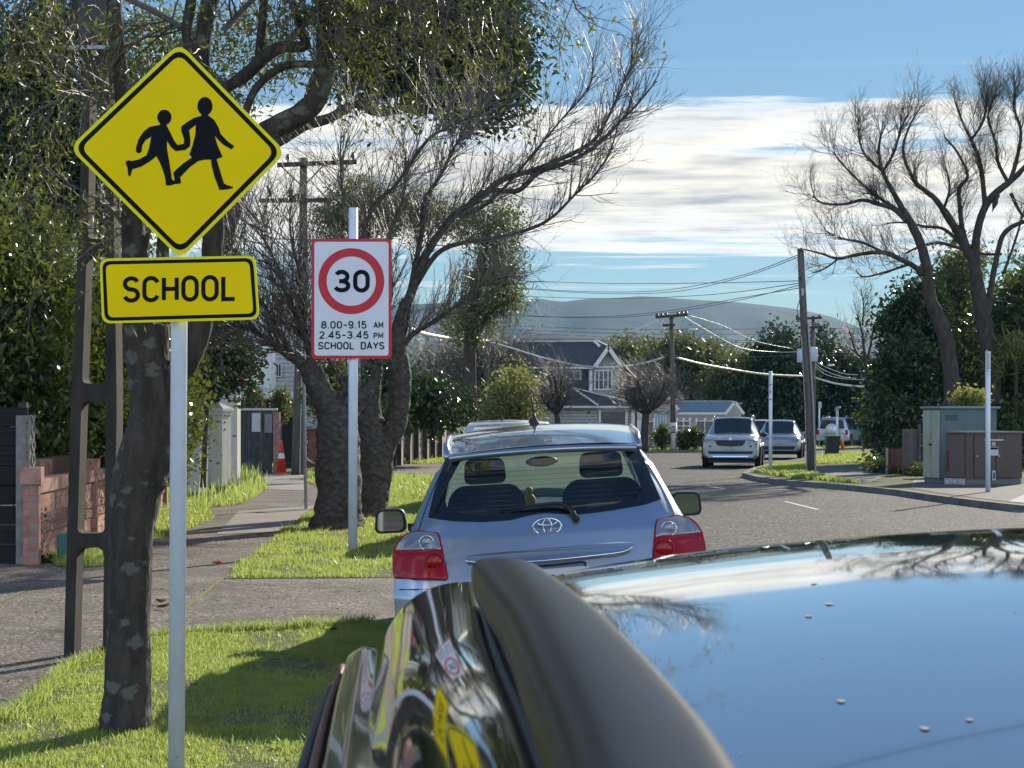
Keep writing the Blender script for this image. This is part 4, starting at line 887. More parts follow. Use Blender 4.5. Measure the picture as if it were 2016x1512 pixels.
# --- right: two big bare trees
dR = 60.0
specR = [(5, .6, 36, .08, .12), (4, .6, 34, .08, .14), (2, .55, 30, .08, .12)]
tA, twA = cherry('tall bare tree on the right whose low limb reaches the leaning wooden pole', (1872, 800),
       [[(1878, 830, 17), (1869, 700, 15), (1849, 628, 14), (1832, 590, 12), (1825, 530, 10), (1813, 481, 9), (1794, 441, 8), (1778, 413, 7)]],
       [[(1778, 413, 6), (1762, 385, 5.5), (1748, 360, 4.5), (1738, 338, 4), (1730, 300, 3), (1735, 260, 2)],
        [(1786, 437, 5), (1760, 412, 4.5), (1730, 402, 4), (1698, 394, 3.5), (1660, 402, 2.5), (1620, 400, 2), (1600, 385, 1.2)],
        [(1780, 420, 4), (1740, 395, 3), (1700, 365, 2.5), (1665, 330, 2), (1640, 300, 1.2)],
        [(1817, 540, 6), (1800, 525, 5.5), (1778, 513, 5), (1738, 497, 4.5), (1690, 501, 3.5), (1651, 509, 3), (1620, 500, 2.2), (1579, 490, 1.2)],
        [(1738, 497, 3), (1700, 478, 2.5), (1660, 470, 2), (1625, 455, 1.2)], [(1651, 509, 2), (1625, 528, 1.5), (1598, 538, 1)],
        [(1790, 520, 3), (1745, 535, 2.2), (1700, 545, 1.5), (1685, 530, 1)],
        [(1738, 338, 3), (1760, 300, 2.5), (1775, 250, 2), (1790, 225, 1.2)], [(1738, 338, 3), (1700, 300, 2.3), (1690, 260, 1.5)]],
       dR, 31, [30, 34, 28, 26, 20, 8, 10, 26, 26], .85, m=M_TWIGD, spec=specR, tr=.014, upb=.35)
tB, twB = cherry('tall forked bare tree at the right edge, a bird sitting in its fork', (1948, 760),
       [[(1955, 830, 20), (1948, 695, 18), (1938, 640, 16), (1929, 596, 15), (1917, 517, 11), (1905, 495, 9), (1893, 469, 9), (1875, 440, 8), (1857, 413, 7)],
        [(1922, 540, 9), (1921, 481, 8), (1928, 440, 7.5), (1940, 406, 7), (1960, 380, 7), (1988, 358, 6), (2012, 335, 5), (2040, 300, 4)],
        [(1944, 620, 7), (1952, 560, 6), (1960, 517, 5.5), (1972, 469, 5), (1990, 448, 4.5), (2020, 435, 4), (2060, 420, 3)]],
       [[(1857, 413, 6), (1840, 390, 5.5), (1825, 378, 5), (1800, 355, 4), (1778, 300, 3), (1790, 250, 2), (1810, 215, 1.2)],
        [(1910, 500, 5), (1895, 450, 5), (1889, 400, 4.5), (1889, 370, 4), (1905, 345, 3), (1885, 300, 2.5), (1860, 270, 1.5)],
        [(1940, 406, 6), (1936, 370, 5), (1933, 338, 4.5), (1925, 305, 4), (1912, 275, 3.4), (1895, 240, 2.5), (1880, 200, 1.5)],
        [(1985, 360, 4), (1965, 320, 3.5), (1960, 280, 3), (1945, 230, 2.2), (1960, 190, 1.2)], [(1988, 358, 5), (2000, 320, 4), (2010, 260, 3), (1995, 210, 2), (2000, 190, 1.2)],
        [(1990, 380, 4), (2010, 420, 3), (2030, 430, 2)], [(1905, 495, 4), (1860, 452, 3.4), (1820, 446, 2.8), (1780, 438, 2), (1745, 440, 1.2)],
        [(1893, 490, 3.4), (1850, 478, 3), (1815, 484, 2.5), (1780, 500, 1.6)], [(1972, 500, 3), (1930, 498, 2.4), (1890, 470, 1.6), (1870, 480, 1)],
        [(1912, 275, 3), (1935, 240, 2.4), (1945, 190, 1.6)], [(2030, 310, 3), (2050, 250, 2), (2040, 190, 1.3)], [(1857, 413, 3), (1870, 370, 2.4), (1862, 330, 1.5)], [(1975, 540, 3), (2000, 470, 2.4), (2020, 400, 1.4)]],
       dR + 2.5, 33, [30, 28, 38, 38, 38, 8, 18, 10, 9, 30, 30, 18, 15], .85, m=M_TWIGD, spec=specR, tr=.014, upb=.35)
bird(1960, 412, dR + 2.4, 'plump dark bird sitting in the fork of the right hand bare tree', 1.6, -1)
cherry('thin pale bare sapling beyond the wires, left of the dark right hand trees', (1712, 800), [[(1712, 830, 4), (1708, 760, 4), (1702, 700, 3.5)]],
       [[(1702, 700, 3), (1698, 660, 2.2), (1688, 620, 1.4)], [(1704, 720, 3), (1716, 670, 2), (1720, 640, 1.2)], [(1702, 710, 2.5), (1684, 690, 2), (1672, 650, 1.2)], [(1698, 640, 1.6), (1700, 600, 1.2), (1694, 570, .8)]],
       82, 41, 26, .8, spec=[(3, .6, 38, .04, .15), (2, .55, 35, .04, .15)], tr=.012)

# --- leafy masses
def leafy(name, label, cat, blobs, nclump, per, csize, leaf, m, trunk=None, z=VZ, group=None, shell=.55, aspect=2.2, droop=0, part='leaves', extra=None, seed=0, flat_=1.0):
    r_ = np.random.RandomState(seed + 100); c = blobs[0][0]
    t = thing(name, label, cat, (c.x, c.y, z), group)
    np_mesh(part, leaf_quads(clumps(blobs, nclump, per, csize, r_, shell, flat_), leaf, r_, aspect, droop), 4, m, t)
    if extra: 
        eb, en, em, el = extra; [np_mesh('flower', leaf_quads(c_[None, :] + r_.normal(size=(6, 3)) * .02, el * .7, r_, 1.3), 4, em, t) for c_ in clumps(eb, en, 1, .01, r_, .9)]
    if trunk:
        rn = random.Random(seed)
        for l, dd in trunk: mb = MB(); sp, rr = limb_pts(l, dd); wood(mb, sp, rr, 10, rn); mb.build('trunk', M_BARK, t, smooth=True)
    return t
# camellia hedge behind the brick wall
leafy('hedge', 'tall glossy camellia hedge filling the space behind the brick wall', 'hedge',
      [bl(60, 640, 110, 230, 24, 1.0), bl(60, 800, 120, 160, 23.5, .9), bl(180, 720, 110, 220, 26, 1.0), bl(290, 760, 90, 180, 28, 1.0), bl(200, 860, 130, 90, 25, .8), bl(-60, 600, 120, 260, 23, 1), bl(330, 820, 70, 110, 30, .8)],
      3600, 20, .15, .052, M_LCAM, seed=1, shell=.35, trunk=[([(262, 930, 7), (250, 820, 6), (220, 740, 5), (190, 660, 4)], 27), ([(282, 930, 6), (270, 860, 5), (300, 800, 4), (320, 740, 3)], 28), ([(120, 950, 8), (110, 800, 6), (90, 600, 4)], 24)])
leafy('shrub', 'flowering camellia bush with a few pink blooms above the gate pillars', 'shrub',
      [bl(430, 700, 60, 60, 34, .9), bl(380, 730, 50, 60, 33, .9), bl(470, 720, 36, 45, 34.5, .6), bl(370, 640, 60, 60, 33, .9)], 900, 22, .12, .06, M_LDK, seed=2, extra=([bl(460, 728, 38, 34, 33.6, .5)], 6, M_LRED, .05),
      trunk=[([(400, 960, 6), (404, 860, 5), (410, 760, 4)], 34)])
# dark evergreen trees, upper left
leafy('evergreen_tree', 'dark ivy covered evergreen tree at the far left behind the ladder pole', 'tree',
      [bl(60, 120, 90, 110, 30, 1.4), bl(40, 300, 80, 120, 29, 1.3), bl(70, 420, 120, 70, 29, 1.3), bl(150, 60, 90, 70, 31, 1.2), bl(150, 260, 60, 90, 30, 1), bl(-30, 200, 60, 160, 30, 1.2), bl(130, 380, 100, 90, 30, 1.2)],
      1500, 22, .15, .055, M_LDK, seed=3, shell=.3, trunk=[([(50, 950, 26), (52, 700, 24), (60, 480, 22), (80, 330, 18), (120, 180, 13), (150, 0, 9)], 30), ([(60, 420, 14), (20, 400, 10), (-40, 420, 7)], 30), ([(140, 240, 7), (90, 260, 6), (20, 225, 4)], 30)])
leafy('evergreen_tree', 'leafy evergreen seen behind the yellow diamond between the near branches', 'tree',
      [bl(300, 120, 120, 120, 36, 1.6), bl(420, 230, 80, 90, 36, 1.4), bl(330, 330, 90, 120, 36, 1.3), bl(240, 420, 70, 110, 36, 1.2), bl(500, 90, 90, 80, 37, 1.4), bl(220, 560, 60, 90, 35, 1.1)],
      900, 18, .2, .06, M_LACA, seed=4, shell=.45, aspect=3, droop=.4, trunk=[([(330, 950, 18), (325, 700, 15), (320, 500, 13), (340, 300, 10), (380, 120, 7), (400, 0, 5)], 36)])
leafy('evergreen_tree', 'large dense evergreen crown hanging over the top centre of the view', 'tree',
      [bl(880, 60, 130, 110, 38, 1.8), bl(960, 130, 80, 100, 38, 1.5), bl(840, 150, 100, 70, 38, 1.4), bl(740, 60, 90, 90, 38, 1.5), bl(980, 60, 60, 80, 38, 1.2), bl(1000, 190, 45, 40, 38, .8), bl(940, 210, 60, 34, 38, .9), bl(800, -40, 200, 80, 38, 1.8), bl(700, 150, 60, 50, 38, 1.0), bl(1035, 110, 26, 22, 38, .5), bl(1040, 170, 20, 16, 38, .4), bl(900, 250, 30, 18, 38, .5), bl(985, 235, 24, 14, 38, .4), bl(1020, 20, 30, 26, 38, .5)],
      1500, 24, .23, .075, M_LDK, seed=5, shell=.35,
      trunk=[([(520, 290, 14), (560, 270, 13), (600, 246, 12), (650, 232, 10), (700, 205, 9), (745, 222, 8), (800, 215, 8), (850, 218, 7), (880, 232, 5), (905, 240, 3)], 37.5), ([(690, 210, 7), (740, 190, 6), (800, 182, 6), (830, 150, 5), (880, 110, 4)], 37.5),
             ([(790, 212, 5), (800, 190, 5), (850, 170, 4), (920, 150, 3)], 37.5), ([(850, 200, 5), (900, 185, 4), (960, 150, 3)], 37.5), ([(345, 960, 18), (380, 700, 18), (440, 480, 17), (490, 330, 15), (525, 288, 14)], 37.5), ([(600, 246, 10), (620, 150, 8), (700, 60, 6), (800, 0, 4)], 37.5)])
# crowns behind the cherries
leafy('gum_tree', 'tall feathery gum tree rising left of the far lamp pole behind the bare limbs', 'tree',
      [bl(975, 450, 60, 60, 75, 1.6), bl(960, 570, 60, 80, 75, 1.6), bl(990, 520, 40, 60, 75, 1.3), bl(900, 430, 60, 40, 75, 1.3), bl(1000, 600, 34, 40, 75, 1), bl(920, 640, 60, 50, 75, 1.4), bl(1025, 585, 16, 12, 74, .4)],
      700, 18, .22, .10, M_LOLV, seed=6, shell=.4, aspect=3.5, droop=.5, trunk=[([(930, 900, 14), (925, 700, 12), (930, 600, 11), (945, 520, 9), (965, 440, 6)], 75), ([(925, 700, 7), (960, 620, 5), (1020, 585, 3)], 75)])
leafy('gum_tree', 'grey green tree top appearing above the speed sign post', 'tree',
      [bl(700, 390, 60, 40, 85, 1.6), bl(760, 420, 60, 50, 85, 1.6), bl(680, 440, 60, 50, 85, 1.6), bl(640, 420, 30, 26, 85, 1), bl(820, 420, 50, 46, 85, 1.4)], 620, 18, .24, .10, M_LOLV, seed=7, shell=.4, aspect=3, trunk=[([(720, 900, 12), (720, 600, 10), (722, 430, 7)], 85)])
leafy('evergreen_tree', 'dark evergreen bush standing between the cherry trunks and the panel fence', 'tree',
      [bl(830, 790, 70, 40, 58, 1.8), bl(760, 760, 40, 60, 56, 1.2), bl(770, 820, 22, 40, 50, .8), bl(880, 800, 50, 36, 60, 1.4)], 620, 20, .2, .09, M_LDK, seed=8, trunk=[([(800, 900, 6), (806, 840, 5), (815, 800, 4)], 57)])
leafy('shrub', 'golden green bushy tree in sunlight in front of the dark roofed house', 'shrub',
      [bl(1010, 770, 46, 46, 92, 2), bl(985, 810, 50, 36, 92, 2), bl(1040, 800, 26, 36, 92, 1.6), bl(950, 830, 40, 26, 92, 1.4)], 420, 18, .22, .11, M_LPALE, seed=9, trunk=[([(1000, 890, 4), (1004, 800, 3)], 92)])
leafy('shrub', 'green bush lit yellow behind the left cherry fork', 'shrub', [bl(640, 780, 34, 40, 46, .9), bl(655, 740, 30, 36, 46, .8)], 240, 18, .14, .07, M_LOLV, seed=10, trunk=[([(645, 930, 4), (645, 800, 3)], 46)])
for i, (px, w_) in enumerate(((500, 16), (552, 18))):
    leafy('tub_shrub', 'clipped brown green shrub %s the dark roof edge behind the black fence' % ('at the left under' if i == 0 else 'at the right under'), 'shrub', [bl(px, 790 if i == 0 else 800, w_, 32, 55, .35)], 130, 16, .09, .05, M_LOLV, seed=11 + i, trunk=[([(px, 925, 3), (px, 810, 2)], 55)])
# beyond the crossing
GB = 'trees behind the houses and the crossing'
leafy('broadleaf_tree', 'light olive tree behind the concrete pole numbered 8', 'tree', [bl(1365, 720, 60, 55, 135, 3.4), bl(1330, 700, 45, 34, 135, 2.6), bl(1400, 730, 45, 60, 135, 3), bl(1300, 720, 50, 50, 135, 2.8)], 620, 18, .4, .17, M_LOLV, seed=14, group=GB, trunk=[([(1360, 880, 6), (1362, 760, 5)], 135)])
leafy('broadleaf_tree', 'light olive tree above the blue roofed garage', 'tree', [bl(1455, 750, 50, 55, 130, 3), bl(1420, 770, 45, 40, 130, 2.6), bl(1480, 780, 30, 50, 130, 2.4)], 480, 18, .38, .17, M_LOLV, seed=15, group=GB, trunk=[([(1450, 890, 6), (1452, 780, 5)], 130)])
leafy('broadleaf_tree', 'pale green tree behind the roof of the two storey house', 'tree', [bl(1250, 700, 45, 30, 145, 3), bl(1220, 715, 40, 30, 145, 3)], 320, 16, .38, .17, M_LOLV, seed=16, group=GB, trunk=[([(1250, 890, 5), (1250, 740, 4)], 145)])
leafy('evergreen_tree', 'dark spreading evergreen left of the leaning wooden pole', 'tree', [bl(1530, 690, 46, 30, 128, 2.6), bl(1540, 740, 60, 60, 128, 3), bl(1500, 780, 34, 60, 128, 2), bl(1560, 800, 50, 60, 128, 2.6), bl(1545, 665, 26, 14, 128, 1.4), bl(1500, 700, 22, 16, 128, 1.2)], 800, 20, .4, .16, M_LDK, seed=17, group=GB, trunk=[([(1540, 895, 7), (1540, 780, 6)], 128)])
leafy('evergreen_tree', 'dark rounded evergreen right of the leaning wooden pole with the transformer wires before it', 'tree', [bl(1615, 680, 26, 34, 132, 2), bl(1650, 740, 50, 60, 132, 3), bl(1630, 800, 70, 70, 132, 3.2), bl(1690, 760, 34, 50, 132, 2), bl(1690, 820, 50, 56, 130, 2.4)], 900, 20, .4, .16, M_LDK, seed=18, group=GB, trunk=[([(1640, 885, 7), (1640, 780, 6)], 132)])
leafy('broadleaf_tree', 'glossy leaved tree overhanging the far road behind the silver four wheel drive', 'tree', [bl(1735, 770, 30, 60, 112, 2), bl(1720, 850, 40, 30, 112, 1.8), bl(1755, 830, 40, 60, 112, 2)], 420, 20, .3, .13, M_LCAM, seed=19, trunk=[([(1740, 890, 5), (1738, 800, 4)], 112)])
leafy('evergreen_tree', 'dense dark evergreen beside the green utility cabinet at the edge of the verge', 'tree', [bl(1790, 640, 60, 70, 66, 2), bl(1780, 750, 66, 90, 64, 2), bl(1770, 850, 50, 70, 62, 1.5), bl(1830, 720, 50, 80, 66, 2), bl(1815, 600, 40, 50, 66, 1.6), bl(1745, 900, 16, 40, 60, .6), bl(1790, 900, 40, 40, 60, 1)],
      1500, 22, .24, .095, M_LDK, seed=20, shell=.35, trunk=[([(1790, 955, 10), (1788, 850, 9), (1792, 700, 7)], 64)])
leafy('broadleaf_tree', 'sunlit green tree behind the two cabinets', 'tree', [bl(1880, 620, 50, 80, 72, 2), bl(1860, 560, 40, 50, 72, 1.8), bl(1890, 740, 60, 80, 72, 2), bl(1920, 680, 40, 70, 72, 2), bl(1900, 520, 40, 40, 72, 1.4)], 900, 20, .26, .10, M_LOLV, seed=21, shell=.35, trunk=[([(1890, 900, 8), (1888, 700, 6)], 72)])
leafy('broadleaf_tree', 'bushy green tree with yellow lit leaves at the right edge above the brown cabinet', 'tree', [bl(1990, 640, 60, 80, 66, 2), bl(1980, 760, 60, 90, 64, 2), bl(2040, 560, 50, 60, 66, 2), bl(1960, 720, 40, 60, 66, 1.6), bl(2060, 700, 60, 160, 64, 2), bl(2000, 860, 70, 70, 62, 1.6)],
      1300, 20, .25, .10, M_LCAM, seed=22, shell=.35, trunk=[([(1990, 960, 10), (1990, 760, 8)], 66)])
leafy('shrub', 'bright yellow green shrub peeping over the green cabinet roof', 'shrub', [bl(1910, 787, 28, 14, 53, .5), bl(1895, 780, 10, 10, 53, .3)], 90, 16, .1, .06, M_LPALE, seed=23, trunk=[([(1910, 950, 3), (1910, 800, 2)], 53)])
leafy('shrub', 'low leafy weeds at the foot of the fence beside the dark evergreen', 'shrub', [bl(1730, 925, 20, 20, 55, .6), bl(1775, 935, 30, 14, 54, .6), bl(1805, 935, 20, 14, 52, .5)], 160, 16, .1, .06, M_LCAM, seed=24, z=RZ)
for i, (px, py, rx, ry, lab) in enumerate(((1303, 862, 16, 22, 'round clipped shrub beside the white gate frame, left of pole 8'), (1347, 868, 14, 20, 'round clipped shrub touching the right side of pole 8'), (1370, 862, 13, 18, 'round clipped shrub in front of the white screen, nearest the silver four wheel drive'))):
    leafy('round_shrub', lab, 'shrub', [bl(px, py, rx, ry, 94.5, .4)], 110, 16, .1, .07, M_LCAM, seed=25 + i, z=.1, trunk=[([(px, 890, 2), (px, 870, 1.5)], 94.5)])
leafy('creeper', 'trailing dark creeper climbing the end block of the patterned pillar', 'creeper', [bl(62, 1080, 12, 40, 19.7, .12), bl(68, 1020, 8, 40, 19.8, .12), bl(60, 1000, 8, 30, 19.7, .1), bl(78, 1105, 24, 10, 19.8, .12)], 90, 16, .035, .022, M_LDK, seed=30)
leafy('palm', 'spiky pale flax leaves at the right edge above the brown cabinet', 'shrub', [bl(2000, 690, 26, 24, 62, .6), bl(1960, 725, 18, 14, 62, .5)], 30, 14, .16, .26, M_LPALE, seed=31, aspect=9, trunk=[([(2000, 900, 5), (2000, 720, 4)], 62)])
leafy('creeper', 'dark creeper curtain hanging over the top of the pale panel fence', 'creeper', [bl(800, 822, 60, 12, 66, .3), bl(850, 830, 14, 30, 66, .3), bl(780, 836, 6, 26, 66, .2), bl(820, 836, 6, 22, 66, .2)], 260, 16, .12, .06, M_LDK, seed=32)
# unseen tree row added behind the viewer to darken low car reflections
r_ = np.random.RandomState(9); bb = [(Vector((x, -32 + (k % 2) * 4, 2.6 + (k % 3) * .5)), (4.2, 2.5, 3.4 + (k % 3) * .6)) for k, x in enumerate(range(-34, 36, 6))]
np_mesh('unseen_tree_row', leaf_quads(clumps(bb, 900, 16, .5, r_, .3), .22, r_), 4, M_LDK, None, kind='stuff')
# --- grass blades
def pts_in(poly, n, rs_, ywt=1.0):
    xs = [p[0] for p in poly]; ys = [p[1] for p in poly]; px = np.array(xs); py = np.array(ys); out = []
    while sum(map(len, out)) < n:
        x = rs_.uniform(px.min(), px.max(), n * 2); y = rs_.uniform(py.min(), py.max(), n * 2); ins = np.zeros(len(x), bool)
        j = len(px) - 1
        for i in range(len(px)):
            c = ((py[i] > y) != (py[j] > y)) & (x < (px[j] - px[i]) * (y - py[i]) / (py[j] - py[i] + 1e-12) + px[i]); ins ^= c; j = i
        out.append(np.stack([x[ins], y[ins]], 1))
    return np.concatenate(out)[:n]
def blades(C, h, wd, rs_, lean=.5, z0=VZ):
    n = len(C); a = rs_.uniform(0, 2 * PI, n); hh = h * rs_.uniform(.45, 1.5, n) ; ww = wd * rs_.uniform(.7, 1.3, n)
    dx, dy = np.cos(a), np.sin(a); b = np.stack([C[:, 0], C[:, 1], np.full(n, z0)], 1) if C.shape[1] == 2 else C
    la = rs_.uniform(0, 2 * PI, n); ll = np.abs(rs_.normal(0, lean, n)) * hh; off = np.stack([np.cos(la) * ll, np.sin(la) * ll, hh], 1)
    side = np.stack([dx, dy, np.zeros(n)], 1) * (ww / 2)[:, None]
    mid = b + off * np.array([.35, .35, .55]); 
    q1 = np.stack([b - side, b + side, mid + side * .8, mid - side * .8], 1); q2 = np.stack([mid - side * .8, mid + side * .8, b + off + side * .1, b + off - side * .1], 1)
    return np.concatenate([q1, q2]).reshape(-1, 3)
M_GRASS = mat('grass', (.11, .155, .028), .36, col2=(.27, .28, .07), nscale=4, trans=.5, tcol=(.50, .60, .15), spec=.5, detail=6)
rg = np.random.RandomState(77)
from mathutils import noise as mn_
def clumpy(c, rs_): return c + rs_.normal(0, .012, c.shape)
specs = [(0, 170000, .022, .005), (1, 90000, .033, .008), (2, 7000, .06, .01), (3, 9000, .06, .012), (4, 9000, .09, .014), (5, 1500, .08, .02), (6, 1500, .09, .02), (7, 14000, .07, .02), (8, 4000, .08, .03)]
for i, n, h, wd in specs:
    poly = LAWNS[i]; h = h * (.8 if i == 0 else 1)
    if i == 0: poly = [(max(p[0], -3.6), p[1]) for p in poly]; poly = [(x, max(y, 6.9)) for x, y in poly]
    c = pts_in(poly, n, rg)
    if i < 2:
        q_ = np.array([mn_.fractal(Vector((x * 1.6, y * 1.0, 3.0)), 1.0, 2.0, 4) for x, y in c]); keep = rg.uniform(size=n) < np.clip(.85 + 1.6 * q_, .12, 1); c = c[keep]; n = len(c); h = h * np.clip(1.0 + 1.1 * q_[keep], .45, 1.7)
    V = blades(c, h, wd, rg)
    h = float(np.mean(h)); tufts = c[rg.choice(n, n // 60)]; tt = np.repeat(tufts, 5, 0) + rg.normal(0, .018, (len(tufts) * 5, 2)); V = np.concatenate([V, blades(tt, h * 1.9, wd, rg, .55)])
    np_mesh('grass', V, 4, M_GRASS, None, kind='stuff')
# edge fringe of the near lawn leaning over the paving
edge = [G(x, y, VZ) for x, y in ((0, 1425), (45, 1400), (90, 1368), (130, 1325), (190, 1297), (245, 1275), (300, 1258), (360, 1252), (420, 1248), (500, 1240), (560, 1241), (610, 1234), (660, 1236), (735, 1228))]
c = []
for a, b in zip(edge[:-1], edge[1:]):
    for k in range(int((b - a).length * 900)): t = rg.rand(); q = a.lerp(b, t); c.append((q.x + rg.normal(0, .02), q.y + rg.normal(0, .03)))
np_mesh('grass', blades(np.array(c), .06, .0055, rg, .6), 4, M_GRASS, None, kind='stuff')
# right hand verge grass
poly = [(p.x, p.y) for p in gz([(1484, 930), (1560, 942), (1640, 948), (1700, 953), (1650, 946), (1600, 935), (1560, 926), (1600, 917), (1530, 914)], RZ)]
np_mesh('grass', blades(pts_in(poly, 9000, rg), .09, .035, rg, .5, RZ), 4, M_GRASS, None, kind='stuff')
poly = [(p.x, p.y) for p in gz([(1600, 914), (1690, 911), (1735, 909), (1735, 896), (1690, 893), (1640, 894), (1600, 902)], RZ)]
np_mesh('grass', blades(pts_in(poly, 8000, rg), .09, .04, rg, .5, RZ), 4, M_GRASS, None, kind='stuff')
poly = [(-10, 93.3), (6, 93.3), (11.5, 93.9), (14, 97.4), (19, 104.3), (24, 104.3), (24, 106), (-10, 96)]
np_mesh('grass', blades(pts_in(poly, 5000, rg), .08, .05, rg, .5, .1), 4, M_GRASS, None, kind='stuff')
# weeds in the wall strip, taller
poly = LAWNS[4]; c = pts_in(poly, 900, rg); np_mesh('weeds', blades(c, .28, .02, rg, .35), 4, M_GRASS, None, kind='stuff')
# fallen leaves
M_DEAD = mat('dead_leaf', (.10, .05, .02), .7, col2=(.2, .1, .035), nscale=3); M_OR = mat('orange_leaf', (.55, .14, .03), .6)
def fallen(px, py, s, m, label, seed):
    c = G(px, py, VZ); rn = random.Random(seed); mb = MB(); pts = []
    for k in range(7): a = 2 * PI * k / 7; r_ = s * (1 if k in (0, 3, 4) else .62); pts.append(Vector((c.x + r_ * math.cos(a), c.y + r_ * .9 * math.sin(a), VZ + .02 + rn.uniform(0, s * .5))))
    mid = Vector((c.x, c.y, VZ + .015)); mb.add([mid] + pts, [(0, i + 1, (i + 1) % 7 + 1) for i in range(7)]); return tag(mb.build('fallen_leaf', m), label, 'leaf')
fallen(426, 1113, .065, M_OR, 'single curled orange leaf on the path left of the far lawn', 1)
fallen(516, 1057, .055, M_OR, 'orange leaf at the edge of the far lawn by the path', 2)
fallen(722, 1018, .08, M_OR, 'orange leaves at the foot of the split cherry trunk', 3)
fallen(652, 1246, .05, M_DEAD, 'dark curled leaf on the top edge of the near lawn', 4)
fallen(316, 1190, .05, M_DEAD, 'brown leaf on the path beside the white sign post, upper of two', 5)
fallen(322, 1200, .06, M_DEAD, 'brown leaf on the path beside the white sign post, lower of two', 6)
fallen(12, 1387, .05, mat('pale_leaf', (.4, .36, .3), .7), 'pale crumpled leaf on the path at the left edge', 7)
rn = np.random.RandomState(5)
c = np.stack([rn.uniform(-4.5, -1.2, 700), rn.uniform(8.5, 24, 700)], 1)
np_mesh('leaf_litter', leaf_quads(np.concatenate([c, np.full((700, 1), VZ + .008)], 1), .009, rn, 2), 4, M_DEAD, None, kind='stuff')
WL = iter(['topmost of four thin bright wires sagging between the lamp pole and pole 8', 'second highest of four thin bright wires sagging between the lamp pole and pole 8', 'third highest of four thin bright wires sagging between the lamp pole and pole 8', 'lowest of four thin bright wires sagging between the lamp pole and pole 8', 'upper of two thin bright wires from pole 8 down to the transformer pole', 'lower of two thin bright wires from pole 8 down to the transformer pole', 'upper of three thin bright wires from the transformer pole into the dark evergreen', 'middle of three thin bright wires from the transformer pole into the dark evergreen', 'lower of three thin bright wires from the transformer pole into the dark evergreen', 'nearly straight dark wire meeting the leaning pole just below its top', 'upper of the twin dark wires rising to the leaning pole top', 'lower of the twin dark wires rising to the leaning pole top', 'straight dark wire crossing the ridge line to the leaning pole', 'thicker dark cable sagging over the hills to the leaning pole, lower end', 'thicker dark cable sagging over the hills to the leaning pole, upper end', 'topmost of five thin dark level wires crossing before the hills', 'second of five thin dark level wires crossing before the hills', 'middle of five thin dark level wires crossing before the hills', 'fourth of five thin dark level wires crossing before the hills', 'lowest of five thin dark level wires crossing before the hills', 'farthest of three wires high over the road, mirrored in the dark car roof', 'middle of three wires high over the road, mirrored in the dark car roof', 'nearest of three wires high over the road, mirrored in the dark car roof'])
# ---------------------------------------------------------------- buildings
M_WB = brick_mat('white_weatherboard', (.46, .47, .47), (.44, .45, .45), (.25, .26, .27), 1.0, 'XZ', 60, .16, .012, .02)
M_GB_ = mat('grey_cladding', (.075, .09, .115), .8, col2=(.10, .115, .14), nscale=3)
M_ROOFD = mat('dark_roof', (.035, .05, .075), .55, col2=(.055, .075, .105), nscale=2, stretch=(6, 1, 1))
M_ROOFB = mat('blue_roof', (.10, .17, .26), .5, col2=(.13, .21, .31), nscale=2, stretch=(8, 1, 1))
M_TRIM = mat('white_trim', (.70, .70, .68), .6)
M_WGL = mat('window_glass', (.05, .065, .08), .06, spec=.8)
M_CLAD = mat('pale_grey_wall', (.36, .37, .37), .8, col2=(.32, .33, .33), nscale=2)
def px_box(mb, x0, x1, y0, y1, d, depth): a, b = P(x0, y0, d), P(x1, y1, d); mb.bbox(a.x, b.x, d, d + depth, b.z, a.z)
def px_part(name, rect, d, depth, m, t): mb = MB(); px_box(mb, *rect, d, depth); return mb.build(name, m, t)
def px_poly(name, pts, d, depth, m, t, back=(0, 1, 0), label=None):
    mb = MB(); mb.flat([pts], pt=lambda q: P(q[0], q[1], d), thick=depth, back=back); o = mb.build(name, m, t); tag(o, label); return o
def window(rect, d, t, bars=1, rows=1, m=None):
    x0, x1, y0, y1 = rect; f = MB(); w_ = max(1.2, (x1 - x0) * .07)
    for r in ((x0, x1, y0, y0 + w_), (x0, x1, y1 - w_, y1)): px_box(f, *r, d - .06, .08)
    for r in ((x0, x0 + w_, y0 + w_, y1 - w_), (x1 - w_, x1, y0 + w_, y1 - w_)): px_box(f, *r, d - .06, .08)
    for i in range(1, bars + 1): c = lerp(x0, x1, i / (bars + 1)); px_box(f, c - w_ * .35, c + w_ * .35, y0 + w_, y1 - w_, d - .05, .05)
    for i in range(1, rows): c = lerp(y0, y1, i / rows); px_box(f, x0 + w_, x1 - w_, c - .5, c + .5, d - .048, .04)
    o = f.build('window', M_TRIM, t); g = MB(); px_box(g, x0 + w_, x1 - w_, y0 + w_, y1 - w_, d - .02, .015); g.build('pane', m or M_WGL, o); return o
dH = 105.0
th = thing('two_storey_house', 'two storey grey and white house with a steep dark roof behind the silver hatchback', 'house', (P(1120, 0, dH).x, dH, .1))
px_part('wall', (985, 1168, 722, 780), dH, 7, M_GB_, th)
px_poly('gable_wall', [(1160, 780), (1160, 722), (1172, 722), (1198, 690), (1220, 722), (1222, 780)], dH - 1.0, 8, M_CLAD, th)
px_poly('roof', [(1000, 718), (1012, 664), (1020, 672), (1175, 671), (1200, 683), (1196, 690), (1170, 724), (985, 722), (985, 700)], dH - 1.2, .25, M_ROOFD, th, (0, .6, .3))
mb = MB(); a = [P(1170, 724, dH - 1.3), P(1198, 683, dH - 1.3), P(1224, 722, dH - 1.3)]; b = [p + Vector((0, 7, 0)) for p in a]; b2 = [p + Vector((0, 0, .12)) for p in a + b]
mb.add(a + b + b2, [(6, 7, 10, 9), (7, 8, 11, 10), (0, 3, 4, 1), (1, 4, 5, 2)]); mb.build('roof', M_ROOFD, th)
